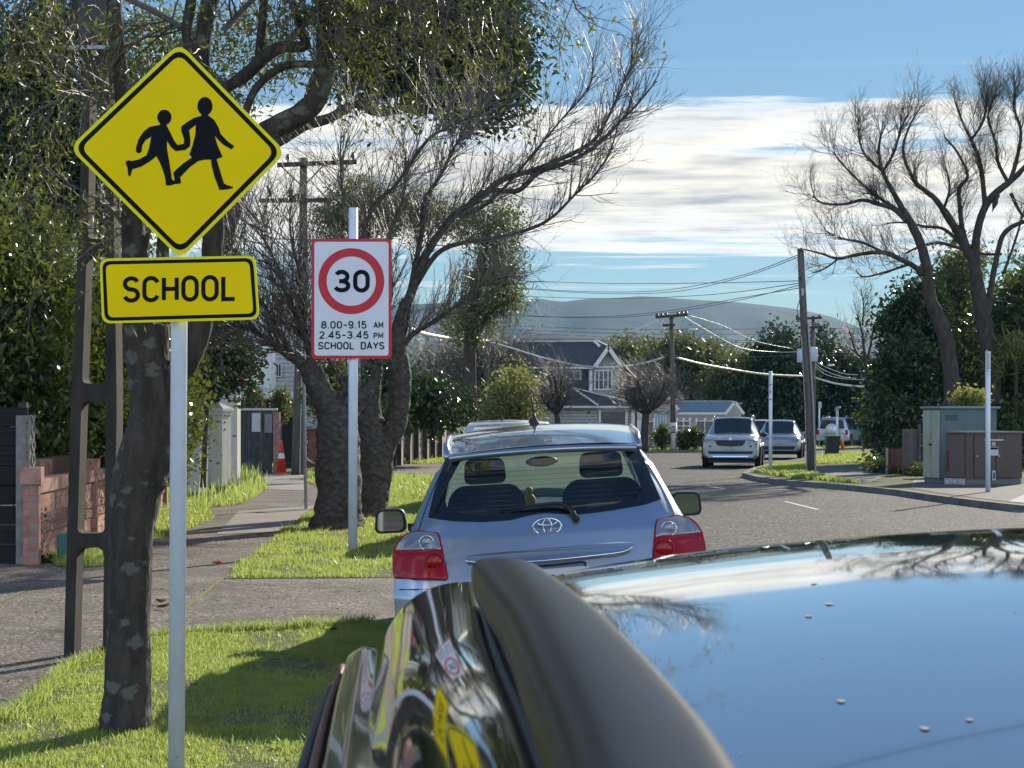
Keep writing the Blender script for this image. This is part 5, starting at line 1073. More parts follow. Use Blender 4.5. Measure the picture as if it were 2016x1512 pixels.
mb = MB(); mb.beam(P(1171, 722, dH - 1.4), P(1198, 684, dH - 1.4), .1, .2); mb.beam(P(1198, 684, dH - 1.4), P(1223, 720, dH - 1.4), .1, .2); mb.beam(P(1169, 670, dH - 1.4), P(1181, 682, dH - 1.4), .1, .14); mb.beam(P(1012, 662, dH - 1.4), P(1022, 672, dH - 1.4), .1, .14); mb.beam(P(1022, 672, dH - 1.41), P(1168, 671, dH - 1.41), .1, .06); mb.build('bargeboard', M_TRIM, th)
px_part('gutter', (990, 1168, 722, 726), dH - 1.25, .15, M_TRIM, th)
px_part('corner_board', (1160, 1166, 728, 778), dH - 1.08, .06, M_TRIM, th); px_part('corner_board', (1044, 1048, 728, 750), dH - .08, .06, M_TRIM, th)
window((1086, 1145, 728, 748), dH - .03, th, 3); window((1170, 1206, 728, 768), dH - 1.05, th, 3, 2); window((1012, 1040, 730, 746), dH - .03, th, 1)
# lower storey with hipped lean-to roof
px_part('lower_wall', (1050, 1250, 800, 882), dH - 3.0, 6, M_WB, th)
px_poly('lower_roof', [(1040, 802), (1100, 764), (1128, 764), (1262, 796), (1262, 800)], dH - 3.2, .3, M_ROOFD, th, (0, .5, .2))
mb = MB(); mb.beam(P(1127, 763, dH - 3.45), P(1178, 798, dH - 3.45), .06, .09); mb.beam(P(1128, 763, dH - 3.43), P(1262, 797, dH - 3.43), .05, .05); mb.build('ridge_cap', M_TRIM, th)
px_part('gutter', (1040, 1262, 799, 803), dH - 3.35, .15, M_TRIM, th)
px_part('garage_door', (1183, 1231, 811, 880), dH - 3.06, .05, mat('dark_grey_door', (.10, .10, .10), .6, col2=(.13, .13, .13), nscale=1, stretch=(1, 1, 8)), th)  # dark grey door with faint horizontal streaks
px_part('door_frame', (1179, 1183, 806, 882), dH - 3.1, .12, M_TRIM, th); px_part('door_frame', (1231, 1236, 806, 882), dH - 3.1, .12, M_TRIM, th); px_part('vent', (1158, 1162, 810, 814), dH - 3.05, .05, M_DARKST, th)
px_part('post', (1243, 1250, 806, 884), dH - 3.3, .2, M_TRIM, th)
window((1028, 1062, 814, 824), dH - 3.04, th, 2)
th = thing('garage', 'low pale garage with a blue metal roof and white gable trim right of pole 8', 'garage', (P(1400, 0, 108).x, 108, .1))
px_part('wall', (1325, 1428, 812, 884), 108, 5, M_CLAD, th); px_poly('gable_wall', [(1428, 812), (1447, 793), (1460, 812), (1456, 884), (1428, 884)], 108, 5, M_CLAD, th)
px_poly('roof', [(1328, 812), (1336, 790), (1444, 790), (1428, 812)], 107.6, .12, M_ROOFB, th, (0, .9, .3)); mb = MB(); mb.beam(P(1427, 816, 107.5), P(1447, 791, 107.5), .1, .14); mb.beam(P(1447, 791, 107.5), P(1465, 815, 107.5), .1, .14); mb.build('bargeboard', M_TRIM, th)
px_part('gutter', (1326, 1428, 812, 816), 107.5, .12, M_TRIM, th); px_part('roof', (1447, 1462, 792, 796), 110, 4, M_ROOFB, th); px_part('door', (1429, 1445, 820, 884), 107.95, .04, mat('brown_door', (.22, .13, .08), .6), th)
th = thing('porch_house', 'small white gabled cottage wall with a glazed door behind the shrubs left of pole 8', 'house', (P(1300, 0, 101).x, 101, .1))
px_poly('gable_wall', [(1284, 884), (1284, 812), (1312, 780), (1334, 806), (1334, 884)], 101, 4, M_CLAD, th); mb = MB(); mb.beam(P(1282, 812, 100.8), P(1312, 778, 100.8), .1, .14); mb.beam(P(1312, 778, 100.8), P(1336, 806, 100.8), .1, .14); mb.build('bargeboard', M_TRIM, th)
window((1288, 1312, 812, 846), 100.96, th, 3, 1, mat('pale_glass', (.30, .42, .52), .2))
# white gates and screens
def gate(x0, x1, y0, y1, d, label, n=2):
    t = thing('white_gate', label, 'gate', (P((x0 + x1) / 2, 0, d).x, d, .1), 'white framed gates along the far kerb'); f = MB(); w_ = 2.0
    for i in range(n + 1): c = lerp(x0, x1, i / n); px_box(f, c - w_ / 2, c + w_ / 2, y0, y1, d, .08)
    for y in (y0 + 1, lerp(y0, y1, .52), y1 - 2): 
        for i in range(n): px_box(f, lerp(x0, x1, i / n) + w_ / 2, lerp(x0, x1, (i + 1) / n) - w_ / 2, y, y + 1.8, d + .01, .06)
    f.build('frame', M_TRIM, t); g = MB()
    for i in range(n): px_box(g, lerp(x0, x1, i / n) + w_ / 2, lerp(x0, x1, (i + 1) / n) - w_ / 2, y0 + 2.8, y1 - 2, d + .075, .02)
    g.build('panel', mat('gate_mesh', (.16, .16, .155), .8), t)
    b = MB(); [b.ball(P(lerp(x0, x1, i / n), y0 - 1.5, d) + Vector((0, .04, 0)), .055, 6) for i in range(n + 1)]; b.build('finial', M_TRIM, t)
gate(1270, 1287, 828, 885, 96.2, 'narrow white framed gate panel left of the clipped shrub', 1)
gate(1333, 1358, 827, 848, 97.5, 'low white screen seen over the shrubs just right of pole 8', 2)
gate(1371, 1404, 827, 881, 96.6, 'pair of tall white framed gates left of the silver four by four facing us', 2)
th = thing('driveway_slab', 'pale leaning panel beside the bare street tree left of the narrow white gate', 'panel', (P(1262, 0, 96).x, 96, .1)); px_poly('board', [(1252, 884), (1258, 828), (1266, 828), (1266, 884)], 96, .08, M_TRIM, th)
# panel fence behind the parked hatchback, left
th = thing('panel_fence', 'pale concrete panel fence with dark timber posts and creepers beyond the cherry trunks', 'fence', (P(820, 0, 67).x, 67, VZ))
pa, pb = Vector((-3.75, 58, VZ)), Vector((-2.35, 71, VZ)); pv = (pb - pa); pl_ = pv.length; pv.normalize(); pn = Vector((pv.y, -pv.x, 0))
mb = MB(); mb.beam(pa + Vector((0, 0, .68)), pb + Vector((0, 0, .68)), .08, 1.36); mb.build('panels', mat('pale_panel', (.42, .35, .27), .9, col2=(.28, .22, .17), nscale=1.6, detail=8), th)
for x in (768, 778, 796, 813, 830, 846, 860):
    k_ = (x - 1008) / FPX; s_ = (k_ * pa.y - pa.x) / (pv.x - k_ * pv.y); q_ = pa + pv * s_ + pn * .12; mb = MB(); mb.box((q_.x, q_.y, VZ + .8), (.14, .14, 1.6)); mb.build('post', M_TIMB, th)
mb = MB(); mb.box((pb.x + .1, pb.y + .2, VZ + .65), (.2, .3, 1.3)); mb.build('brick_end', MATS['brick_post'], th)
# dark wall and house on the left
dW = 62.0
th = thing('white_house', 'white weatherboard house with a round chimney like wall glimpsed through the cherry branches', 'house', (P(560, 0, dW).x, dW + 8, VZ))
px_part('wall', (535, 665, 640, 900), dW + 8, 6, M_WB, th); mb = MB(); b = P(520, 0, dW + 6); mb.cyl((b.x, b.y), .42, VZ, P(0, 610, dW + 6).z, 20); mb.build('round_wall', mat('white_plaster', (.62, .60, .55), .8), th, smooth=True)
px_part('upper_wall', (536, 560, 576, 640), dW + 8.2, 3, M_GB_, th); px_part('wall', (600, 665, 620, 640), dW + 7.9, .3, M_WB, th)
window((542, 554, 716, 742), dW + 7.95, th, 1); window((625, 640, 700, 748), dW + 7.9, th, 1)
th = thing('carport', 'dark carport with a thin white roof edge below the white house', 'carport', (P(520, 0, dW).x, dW, VZ))
px_poly('roof', [(398, 742), (440, 745), (590, 776), (590, 784), (440, 756), (398, 752)], dW, 3, mat('roof_edge', (.42, .48, .55), .5), th)
px_part('wall', (400, 596, 786, 925), dW + 1.5, .3, M_DBLK, th); mb = MB(); mb.cyl((P(485, 0, dW).x, dW), .06, VZ, P(0, 756, dW).z, 8); mb.build('downpipe', M_TRIM, th)
th = thing('dark_fence', 'dark horizontal slat fence between the leaning power pole and the carport', 'fence', (P(575, 0, 57).x, 57, VZ)); 
mb = MB()
for i in range(8): px_box(mb, 552, 612, lerp(842, 922, i / 8), lerp(842, 922, (i + 1) / 8) - 1.2, 57, .05)
mb.build('slats', M_DBLK, th); px_part('post', (610, 613, 840, 925), 56.9, .1, M_TIMB, th)
th = thing('red_brick_wall', 'short dark red brick wall between the grey pipe and the cherry trunk', 'wall', (P(615, 0, 44).x, 44, VZ)); px_part('wall_face', (606, 645, 845, 912), 44, .2, brick_mat('dark_brick', (.20, .07, .05), (.15, .05, .04), (.12, .09, .08), 5, 'XZ', .5, .3, .02), th); px_part('coping', (605, 646, 842, 845), 43.95, .3, M_RENDD, th)
# ---------------------------------------------------------------- far power poles
def pole(px_l, d, label, z, arms=(), ins=(), extra=None):
    """px_l: (x, y, radius px) from base to top"""
    t = thing('power_pole', label, 'power pole', (P(px_l[0][0], 0, d).x, d, z)); mb = MB(); mb.tube([P(x, y, d) for x, y, r in px_l], [r / FPX * d for x, y, r in px_l], 12); mb.build('pole', M_WPOLE, t, smooth=True)
    for a in arms: mb = MB(); mb.beam(P(a[0], a[1], d) - Vector((0, .18, 0)), P(a[2], a[3], d) - Vector((0, .18, 0)), .1, .12); mb.build('crossarm', M_TIMB, t)
    insul(t, [P(x, y, d) - Vector((0, .18, 0)) for x, y in ins], .08, .16); return t
dB = 96.0
tB_ = pole([(962, 882, 4.6), (961, 700, 4.2), (960, 551, 3.2)], dB, 'far power pole with a crossarm and street lamp rising left of the two storey house', VZ, [(925, 556, 998, 555)], [(930, 554), (945, 554), (975, 553), (994, 553)])
mb = MB(); mb.tube(smoothpts([P(962, 600, dB), P(990, 594, dB), P(1025, 593, dB)], 4), .03, 6); mb.build('lamp_arm', M_GALV, tB_); mb = MB(); mb.ball(P(1034, 593, dB), .22, 8, (1.3, .6, .45)); mb.build('street_lamp', mat('lamp_head', (.6, .6, .58), .3), tB_, smooth=True)
px_part('marker', (958.5, 961, 650, 667), dB - .14, .03, M_TRIM, tB_)
dPC = 94.5
tC = pole([(1326, 890, 5.6), (1324, 760, 5.2), (1322, 621, 4)], dPC, 'grey power pole with a white base painted with the number 8 at the far kerb', .1, [(1290, 625, 1353, 620), (1304, 641, 1328, 640)], [(x, 624 - (x - 1290) * .08) for x in (1293, 1302, 1311, 1334, 1343, 1350)])
mb = MB(); mb.tube([P(1326.3, 890, dPC), P(1325.6, 832, dPC)], [.17, .165], 14); mb.build('painted_base', mat('white_paint', (.62, .61, .58), .6), tC, smooth=True)
px_part('number_plate', (1322.5, 1329, 839, 852), dPC - .20, .02, M_BLK, tC); mb = MB(); text(mb, '8', 0, 0, 9, 1.5, lambda x, z, l: P(1323.7 + x, 850 - z, dPC - .215), .72); mb.build('number', M_TRIM, tC)
mb = MB(); mb.tube([P(1324, 650, dPC), P(1358, 648, dPC)], .025, 6); mb.build('lamp_arm', M_GALV, tC); mb = MB(); mb.ball(P(1364, 649, dPC), .17, 8, (1.4, .6, .45)); mb.build('street_lamp', mat('lamp_head', (.6, .6, .58), .3), tC, smooth=True)
dD = FPX * (E - RZ) / (934 - YH)
tD = pole([(1597, 938, 8.5), (1592, 800, 8), (1583, 640, 7.2), (1576, 490, 6.6)], dD, 'dark wooden pole leaning left on the grass nose of the right verge', RZ)
mb = MB(); mb.tube([P(1604.5, 935, dD) - Vector((0, .1, 0)), P(1600, 800, dD) - Vector((0, .1, 0)), P(1590, 640, dD) - Vector((0, .1, 0))], .028, 6); mb.tube([P(1588, 935, dD) - Vector((0, .08, 0)), P(1584, 800, dD) - Vector((0, .08, 0)), P(1577, 660, dD) - Vector((0, .08, 0))], .014, 5); mb.build('conduit', M_GALV, tD)
mb = MB(); mb.tube(smoothpts([P(1583, 560, dD) - Vector((0, .15, 0)), P(1570, 600, dD) - Vector((0, .15, 0)), P(1568, 615, dD) - Vector((0, .15, 0)), P(1578, 640, dD) - Vector((0, .12, 0))], 4), .012, 5); mb.build('loose_wire', M_WIRE, tD)
px_part('tag_plate', (1578, 1583, 568, 582), dD - .2, .03, M_GALV, tD); insul(tD, [P(1576, 496, dD) - Vector((0, .12, 0)), P(1573, 552, dD) - Vector((0, .12, 0))], .05, .1)
dE = 104.0
tE = pole([(1601, 884, 4.4), (1602, 760, 4.2), (1601, 622, 3.4)], dE, 'transformer pole with white cans standing behind the leaning wooden pole', .1, [(1566, 628, 1617, 626), (1570, 645, 1618, 644)], [(1568, 627), (1580, 627), (1612, 626)])
for x, y0, y1, nm in ((1579, 686, 714, 'transformer'), (1600, 684, 712, 'transformer')): 
    mb = MB(); c = P(x, 0, dE - .5); mb.lathe((c.x, c.y, P(0, y1, dE).z), [(.24, 0), (.27, .04), (.27, .66), (.22, .72)], 14); mb.build(nm, mat('transformer_grey', (.45, .5, .55), .5), tE, smooth=True)
mb = MB(); [mb.beam(P(1592, y, dE - .5), P(1608, y, dE - .5), .04, .05) for y in (684, 692, 700, 708)]; mb.build('fin', M_TRIM, tE)
mb = MB(); mb.tube([P(1604, 694, dE), P(1622, 690, dE), P(1634, 718, dE)], .02, 5); mb.build('lamp_arm', M_GALV, tE); mb = MB(); mb.ball(P(1636, 719, dE), .13, 8, (1.5, .6, .5)); mb.build('street_lamp', mat('lamp_head', (.6, .6, .58), .3), tE, smooth=True)
# ---------------------------------------------------------------- wires
def wire(pts, r, m, label, group=None, name='power_line', cat='cable'):
    """pts: (x, y, d)"""
    p3 = [P(*p) for p in pts]; sp = smoothpts(p3, 6); mb = MB(); mb.tube(sp, r, 5); o = mb.build(name, m, None, smooth=True); tag(o, label, cat, group)
wire([(805, 648, 40), (850, 660, 58), (905, 668, 78), (963, 671, dB)], .055, M_CABLE, 'thick pale bundled cable running from the cherry crown to the far lamp pole')
wire([(968, 674, dB), (1010, 686, dB), (1065, 703, dB), (1130, 718, dB), (1180, 723, dPC), (1230, 721, dPC), (1275, 713, dPC), (1307, 703, dPC)], .055, M_CABLE, 'thick pale bundled cable sagging before the two storey house to pole 8')
wire([(1332, 704, dPC), (1380, 716, dPC + 2), (1440, 727, dPC + 5), (1510, 737, dPC + 7), (1600, 741, dE)], .05, M_CABLE, 'thick pale bundled cable from pole 8 towards the transformer pole')
wire([(1603, 743, dE), (1640, 754, dE - 4), (1680, 760, dE - 8), (1720, 762, dE - 12)], .05, M_CABLE, 'thick pale bundled cable from the transformer pole into the dark evergreen')
GW = 'thin bright wires between the lamp pole and pole 8'
for a in ([(1000, 556, dB), (1060, 590, dB), (1120, 618, dB), (1185, 638, dPC), (1240, 641, dPC), (1290, 633, dPC), (1350, 619, dPC)], [(985, 556, dB), (1045, 596, dB), (1110, 632, dB), (1175, 650, dPC), (1225, 652, dPC), (1290, 638, dPC), (1343, 620, dPC)],
          [(940, 556, dB), (1020, 612, dB), (1090, 645, dB), (1160, 660, dPC), (1220, 658, dPC), (1270, 643, dPC), (1300, 626, dPC)], [(930, 556, dB), (1010, 618, dB), (1075, 650, dB), (1150, 663, dPC), (1205, 661, dPC), (1255, 648, dPC), (1293, 627, dPC)]):
    wire(a, .016, M_CABLE, next(WL), GW)
for a in ([(1353, 620, dPC), (1420, 640, 97), (1490, 672, 101), (1560, 686, dE)], [(1345, 622, dPC), (1400, 655, 97), (1460, 685, 100), (1530, 693, dE), (1580, 692, dE)]):
    wire(a, .014, M_CABLE, next(WL), 'thin bright wires from pole 8 to the transformer')
for y0, y1, y2 in ((708, 722, 738), (713, 730, 745), (717, 737, 748)):
    wire([(1601, y0, dE), (1625, y1, dE), (1665, y2 - 2, dE), (1715, y2, dE)], .016, M_CABLE, next(WL), 'thin bright wires right of the transformer')
GD = 'dark wires converging on the leaning pole'
for a in ([(1000, 552, 96), (1200, 558, 86), (1400, 557, 72), (1573, 553, dD)], [(1000, 565, 96), (1150, 574, 88), (1300, 572, 78), (1450, 545, 66), (1576, 500, dD)], [(1000, 566, 96), (1160, 577, 88), (1320, 575, 78), (1460, 546, 66), (1577, 504, dD)], [(1000, 582, 96), (1200, 588, 86), (1400, 580, 72), (1577, 557, dD)],
          [(840, 600, 100), (1000, 618, 96), (1160, 626, 88), (1300, 618, 78), (1450, 592, 66), (1580, 560, dD)], [(840, 606, 100), (1000, 621, 96), (1160, 624, 88), (1300, 614, 78), (1450, 588, 66), (1580, 566, dD)]):
    wire(a, .012, M_WIRE, next(WL), GD)
for i, (y0, y1) in enumerate(((640, 646), (648, 656), (655, 668), (664, 672), (690, 700))):
    wire([(990, y0, 112), (1200, y0 + 8, 112), (1450, y1 + 2, 112), (1700, y1, 112)], .012, M_WIRE, next(WL), 'dark level wires before the hills')
# ladder-pole wires, overhead (seen mirrored in the dark car roof)
for x, z, y1 in ((-2.6, 7.4, -14), (-2.2, 7.4, -14), (-2.4, 6.6, -14)):
    mb = MB(); mb.tube([(x, 12, z), (x + 6, 13.5, z - .3), (x + 14, 16, z)], .012, 5); o = mb.build('power_line', M_WIRE); tag(o, next(WL), 'cable', 'wires over the road')
wire([(534, 470, dA), (620, 472, dA), (750, 468, dA), (800, 470, 60)], .014, M_WIRE, 'dark wire crossing just above the white sign plate top')
# ---------------------------------------------------------------- right verge objects
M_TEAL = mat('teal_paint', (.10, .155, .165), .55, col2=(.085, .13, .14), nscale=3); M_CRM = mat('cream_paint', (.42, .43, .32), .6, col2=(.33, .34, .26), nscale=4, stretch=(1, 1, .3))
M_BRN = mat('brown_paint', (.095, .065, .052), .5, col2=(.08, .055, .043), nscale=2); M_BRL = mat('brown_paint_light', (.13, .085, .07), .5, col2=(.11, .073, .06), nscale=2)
dK = FPX * (E - RZ) / (950 - YH)
def obox(mb, c0, c1, c3, z0, z1, grow=0.0):
    c0, c1, c3 = [Vector((c.x, c.y, 0)) for c in (c0, c1, c3)]; u = (c1 - c0).normalized() * grow; v = (c3 - c0).normalized() * grow
    q = [c0 - u - v, c1 + u - v, c1 + c3 - c0 + u + v, c3 - u + v]
    mb.add([(p.x, p.y, z) for z in (z0, z1) for p in q], [(0, 3, 2, 1), (4, 5, 6, 7), (0, 1, 5, 4), (1, 2, 6, 5), (2, 3, 7, 6), (3, 0, 4, 7)])
def face(mb, a, b, u0, u1, z0, z1, off, th_):
    """panel on the vertical face from a to b, standing off towards the viewer"""
    a = Vector((a.x, a.y, 0)); b = Vector((b.x, b.y, 0)); d = b - a; n = Vector((d.y, -d.x, 0)).normalized()
    if n.y > 0: n = -n
    p, q = a + d * u0, a + d * u1; mb.add([(r.x, r.y, z) for z in (z0, z1) for r in (p + n * (off + th_), q + n * (off + th_), q + n * off, p + n * off)], [(0, 3, 2, 1), (4, 5, 6, 7), (0, 1, 5, 4), (1, 2, 6, 5), (2, 3, 7, 6), (3, 0, 4, 7)])
def kz(y): return P(0, y, dK).z
k0, k1, k3 = P(1852, 0, dK - .3), P(1962, 0, dK + .5), P(1818, 0, dK + .45)
th = thing('utility_cabinet', 'tall teal utility cabinet with cream double doors on its narrow side at the edge of the right verge', 'cabinet', (k0.x, k0.y, RZ)); th['label'] = 'tall teal utility cabinet with cream double doors on its narrow side'
mb = MB(); obox(mb, k0, k1, k3, RZ + .1, kz(804)); mb.build('body', M_TEAL, th)
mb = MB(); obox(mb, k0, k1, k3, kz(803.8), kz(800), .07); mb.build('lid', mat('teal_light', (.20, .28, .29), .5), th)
for a, b in ((.04, .485), (.515, .96)):
    mb = MB(); face(mb, k0, k3, a, b, RZ + .12, kz(808), .003, .03); o = mb.build('door', M_CRM, th)
    mb = MB(); c = .47 if a < .1 else .53; face(mb, k0, k3, c - .04, c + .04, kz(877), kz(873.5), .034, .03); mb.build('handle', M_DARKST, o)
    mb = MB(); [face(mb, k0, k3, a + .06, a + .12, kz(y), kz(y - 2), .034, .012) for y in (820, 930)]; mb.build('hinge', M_GALV, o)
mb = MB(); obox(mb, k0, k1, k3, RZ, RZ + .098, -.02); mb.build('plinth', M_RENDD, th)
mb = MB(); [face(mb, k0, k1, .08, .3, kz(y), kz(y - 1), .002, .012) for y in (818, 821, 824, 827)]; mb.build('vent', M_DARKST, th)
dL = dK - 1.6; lz = lambda y: P(0, y, dL).z
l0, l1, l3 = P(1902, 0, dL), P(2012, 0, dL + .25), P(1862, 0, dL + .4)
th = thing('transformer_cabinet', 'low brown transformer cabinet with warning labels in front of the teal cabinet', 'cabinet', (l0.x, l0.y, RZ))
mb = MB(); obox(mb, l0, l1, l3, RZ + .13, lz(853)); mb.build('body', M_BRN, th)
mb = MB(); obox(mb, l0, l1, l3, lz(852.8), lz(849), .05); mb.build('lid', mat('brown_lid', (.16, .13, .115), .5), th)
for a, b in ((.14, .51), (.53, .95)):
    mb = MB(); face(mb, l0, l1, a, b, RZ + .17, lz(857), .003, .025); o = mb.build('door', M_BRN, th); mb = MB(); face(mb, l0, l1, a + .03, a + .06, lz(900), lz(896), .03, .03); mb.build('lock', M_GALV, o)
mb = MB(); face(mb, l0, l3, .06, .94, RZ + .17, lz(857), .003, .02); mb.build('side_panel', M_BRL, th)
mb = MB(); face(mb, l0, l3, .80, .93, RZ + .3, lz(888), .024, .006); mb.build('red_strip', mat('faded_red', (.12, .025, .02), .7), th)
mb = MB(); face(mb, l0, l3, .0, 1.0, RZ, RZ + .14, .03, .03); mb.build('plinth', mat('pale_plinth', (.50, .50, .50), .8, col2=(.25, .25, .25), nscale=9), th); mb = MB(); obox(mb, l0, l1, l3, RZ, RZ + .125, -.01); mb.build('plinth', mat('grey_plinth', (.13, .14, .13), .8), th)
M_LB = mat('label_white', (.55, .56, .54), .5); M_LB2 = mat('label_yellow', (.42, .40, .24), .5)
def lab(nm, x0, x1, y0, y1, off, m, par): mb = MB(); face(mb, l0, l1, (x0 - 1902) / 110, (x1 - 1902) / 110, lz(y1), lz(y0), off, .006); return mb.build(nm, m, par)
lab('notice', 1951, 1959, 870, 878, .032, M_LB2, th); lab('notice', 1937, 1974, 865, 867.5, .034, M_LB, th)
o = lab('notice', 1946.5, 1964, 880, 897, .032, M_LB, th); lab('print', 1948, 1963, 881, 885, .04, M_BLK, o); lab('print', 1949, 1962, 888, 889, .04, M_LBL, o); lab('print', 1949, 1960, 892, 893, .04, M_LBL, o)
o = lab('notice', 1952, 1958.5, 927, 946, .032, M_LB, th); lab('print', 1954, 1956.5, 930, 943, .04, M_BLK, o)
th = thing('fence_panel', 'weathered grey board fence panels behind the verge left of the teal cabinet', 'fence', (P(1795, 0, 53).x, 53, RZ))
px_part('panel', (1778, 1812, 845, 945), 53, .06, mat('weathered_board', (.10, .095, .085), .9, col2=(.15, .14, .12), nscale=4), th); px_part('post', (1809, 1813, 835, 945), 52.85, .12, M_WPOLE, th); px_part('post', (1778, 1781, 845, 945), 52.85, .12, M_WPOLE, th)
th = thing('brick_gatepost', 'dark red brick wall end with a pale timber post beside the dark evergreen', 'wall', (P(1758, 0, 54).x, 54, RZ))
px_part('brick', (1749, 1778, 884, 946), 54, .3, MATS['dark_brick'], th); px_part('timber_post', (1745.5, 1748.5, 882, 946), 53.9, .14, mat('pale_timber', (.36, .30, .22), .8), th)
# wheelie bin
dn = FPX * (E - RZ) / (897 - YH)
th = thing('wheelie_bin', 'dark green wheelie bin standing on the grass behind the thin grey post', 'bin', (P(1641, 0, dn).x, dn, RZ)); bx = lambda x: P(x, 0, dn).x; bz = lambda y: P(0, y, dn).z
M_BIN = mat('bin_plastic', (.028, .036, .03), .5, col2=(.035, .045, .038), nscale=4)
mb = MB(); c = P(1641, 0, dn); h = bz(861) - RZ; mb.add([(c.x + dx * k, dn + .3 + dy * k, RZ + z) for z, k in ((.08, .82), (h, 1.0)) for dx, dy in ((-.27, -.32), (.27, -.32), (.27, .32), (-.27, .32))], [(0, 3, 2, 1), (4, 5, 6, 7), (0, 1, 5, 4), (1, 2, 6, 5), (2, 3, 7, 6), (3, 0, 4, 7)]); mb.build('body', M_BIN, th)
mb = MB(); mb.bbox(c.x - .3, c.x + .3, dn - .06, dn + .66, RZ + h + .002, RZ + h + .06); bevel(mb.build('lid', M_BIN, th), .02); 
for s in (-1, 1): mb = MB(); mb.lathe((c.x + s * .22, dn + .56, RZ + .11), [(.11, -.03), (.11, .03)], 14, 'X'); mb.build('wheel', M_BLK, th)
mb = MB(); mb.beam((c.x - .2, dn + .7, RZ + h - .02), (c.x + .2, dn + .7, RZ + h - .02), .04, .04); mb.build('handle', M_BIN, th)
dq = dn + 1.2; th = thing('traffic_cone', 'bright orange cone leaning behind the wheelie bin', 'traffic cone', (P(1657, 0, dq).x, dq, RZ)); M_OC = mat('cone_orange', (.85, .22, .01), .45)
mb = MB(); mb.tube([P(1659, 884, dq), P(1656.5, 858, dq)], [.085, .02], 12); mb.build('body', M_OC, th, smooth=True); mb = MB(); mb.box(P(1660, 886, dq), (.22, .22, .03)); mb.build('base', M_OC, th)
# ---------------------------------------------------------------- cars
M_SILV = mat('silver_paint', (.37, .425, .49), .28, .8, coat=1.0); M_SILV2 = mat('light_silver_paint', (.40, .43, .46), .3, .6, coat=1.0)
M_WHP = mat('white_car_paint', (.70, .71, .72), .3, .1, coat=1.0); M_GREYP = mat('grey_silver_paint', (.33, .345, .37), .3, .6, coat=1.0)
M_CGL = mat('car_glass', (.02, .028, .03), .04, spec=.9); M_TYRE = mat('tyre', (.018, .018, .018), .85); M_RIM = mat('rim', (.35, .36, .38), .3, .8)
M_PLB = mat('black_plastic', (.015, .015, .016), .5); M_CHR = mat('chrome', (.8, .8, .82), .08, 1.0); M_LAMPG = mat('lamp_glass', (.26, .28, .31), .08, .3, coat=1)
M_RLAMP = mat('red_lamp', (.34, .002, .008), .16, 0, coat=.35, spec=.35); M_PLATE = mat('number_plate', (.55, .55, .54), .45); M_WHL = mat('wheel_cover', (.62, .63, .65), .3, .3)
def carbody(stations, t, paint, glass=M_CGL, nsub=4):
    """stations: (y, w, z_bottom, z_shoulder, z_top, w_top, kind of interval after it)"""
    st = []
    ks = []
    A_ = np.array([s[:6] for s in stations], float)
    for i in range(len(A_) - 1):
        a = A_[max(i - 1, 0)]; b = A_[i]; c = A_[i + 1]; d = A_[min(i + 2, len(A_) - 1)]
        for j in range(nsub):
            u = j / nsub; lin = b + (c - b) * u; cr = .5 * (2 * b + (c - a) * u + (2 * a - 5 * b + 4 * c - d) * u * u + (3 * b - a - 3 * c + d) * u ** 3)
            v = lin * .4 + cr * .6; v[0] = lin[0]; st.append(v); ks.append(stations[i][6])
    st.append(A_[-1])
    def sec(s):
        y, w_, zb, zs, zt, wt = s; h = zt - zs; cab = h > .12
        pr = [(w_ * .86, zb), (w_ * .985, zb + .09), (w_, lerp(zb, zs, .45)), (w_ * .992, zs - .12), (w_ * .965, zs - .02)]
        if cab: pr += [(w_ * .94, zs + .012), (lerp(w_ * .94, wt, .5), lerp(zs, zt, .5) + .01), (wt, zt - .07), (wt * .93, zt - .022), (wt * .6, zt), (0, zt + .012)]
        else: pr += [(w_ * .93, zs + h * .3), (w_ * .88, zs + h * .6), (w_ * .8, zs + h * .8), (w_ * .66, zs + h), (w_ * .4, zs + h + .012), (0, zs + h + .02)]
        L = [(x, y, z) for x, z in pr]; return [(-x, y_, z) for x, y_, z in L][:-1] + L[::-1]
    S = [sec(s) for s in st]; n = len(S[0]); body = MB(); gl = MB(); body.v = [p for s in S for p in s]; gl.v = list(body.v)
    for i in range(len(S) - 1):
        k = ks[i]
        for j in range(n - 1):
            q = (i * n + j, i * n + j + 1, (i + 1) * n + j + 1, (i + 1) * n + j); jj = min(j, n - 2 - j)
            isg = (k == 'cabin' and jj in (5, 6)) or (k == 'screen' and jj >= 7) or (k == 'screen' and jj == 6 and False)
            (gl if isg else body).f.append(q)
    body.f.append(tuple(range(n))); body.f.append(tuple(range((len(S) - 1) * n, len(S) * n))[::-1])
    def fin(mb, nm, m, ang=35):
        me = bpy.data.meshes.new(nm); used = sorted({i for f in mb.f for i in f}); mp = {a: b for b, a in enumerate(used)}
        me.from_pydata([mb.v[i] for i in used], [], [tuple(mp[i] for i in f) for f in mb.f]); return finish(me, nm, m, t, True, ang)
    fin(body, 'body', paint); g = fin(gl, 'window_glass', glass); return S
def wheel(t, x, y, r, wd=.2, rim=M_RIM):
    s = 1 if x > 0 else -1; mb = MB(); mb.lathe((x, y, r), [(r * .7, -wd / 2), (r * .97, -wd / 2), (r, -wd / 2 + .02), (r, wd / 2 - .02), (r * .97, wd / 2), (r * .7, wd / 2)], 24, 'X'); w_ = mb.build('wheel', M_TYRE, t, world=False, smooth=False)
    mb = MB(); mb.lathe((x + s * (wd / 2 - .01), y, r), [(r * .68, 0), (r * .66, s * .015), (r * .2, s * -.02), (.03, s * .0)], 20, 'X'); mb.build('rim', rim, w_, world=False)
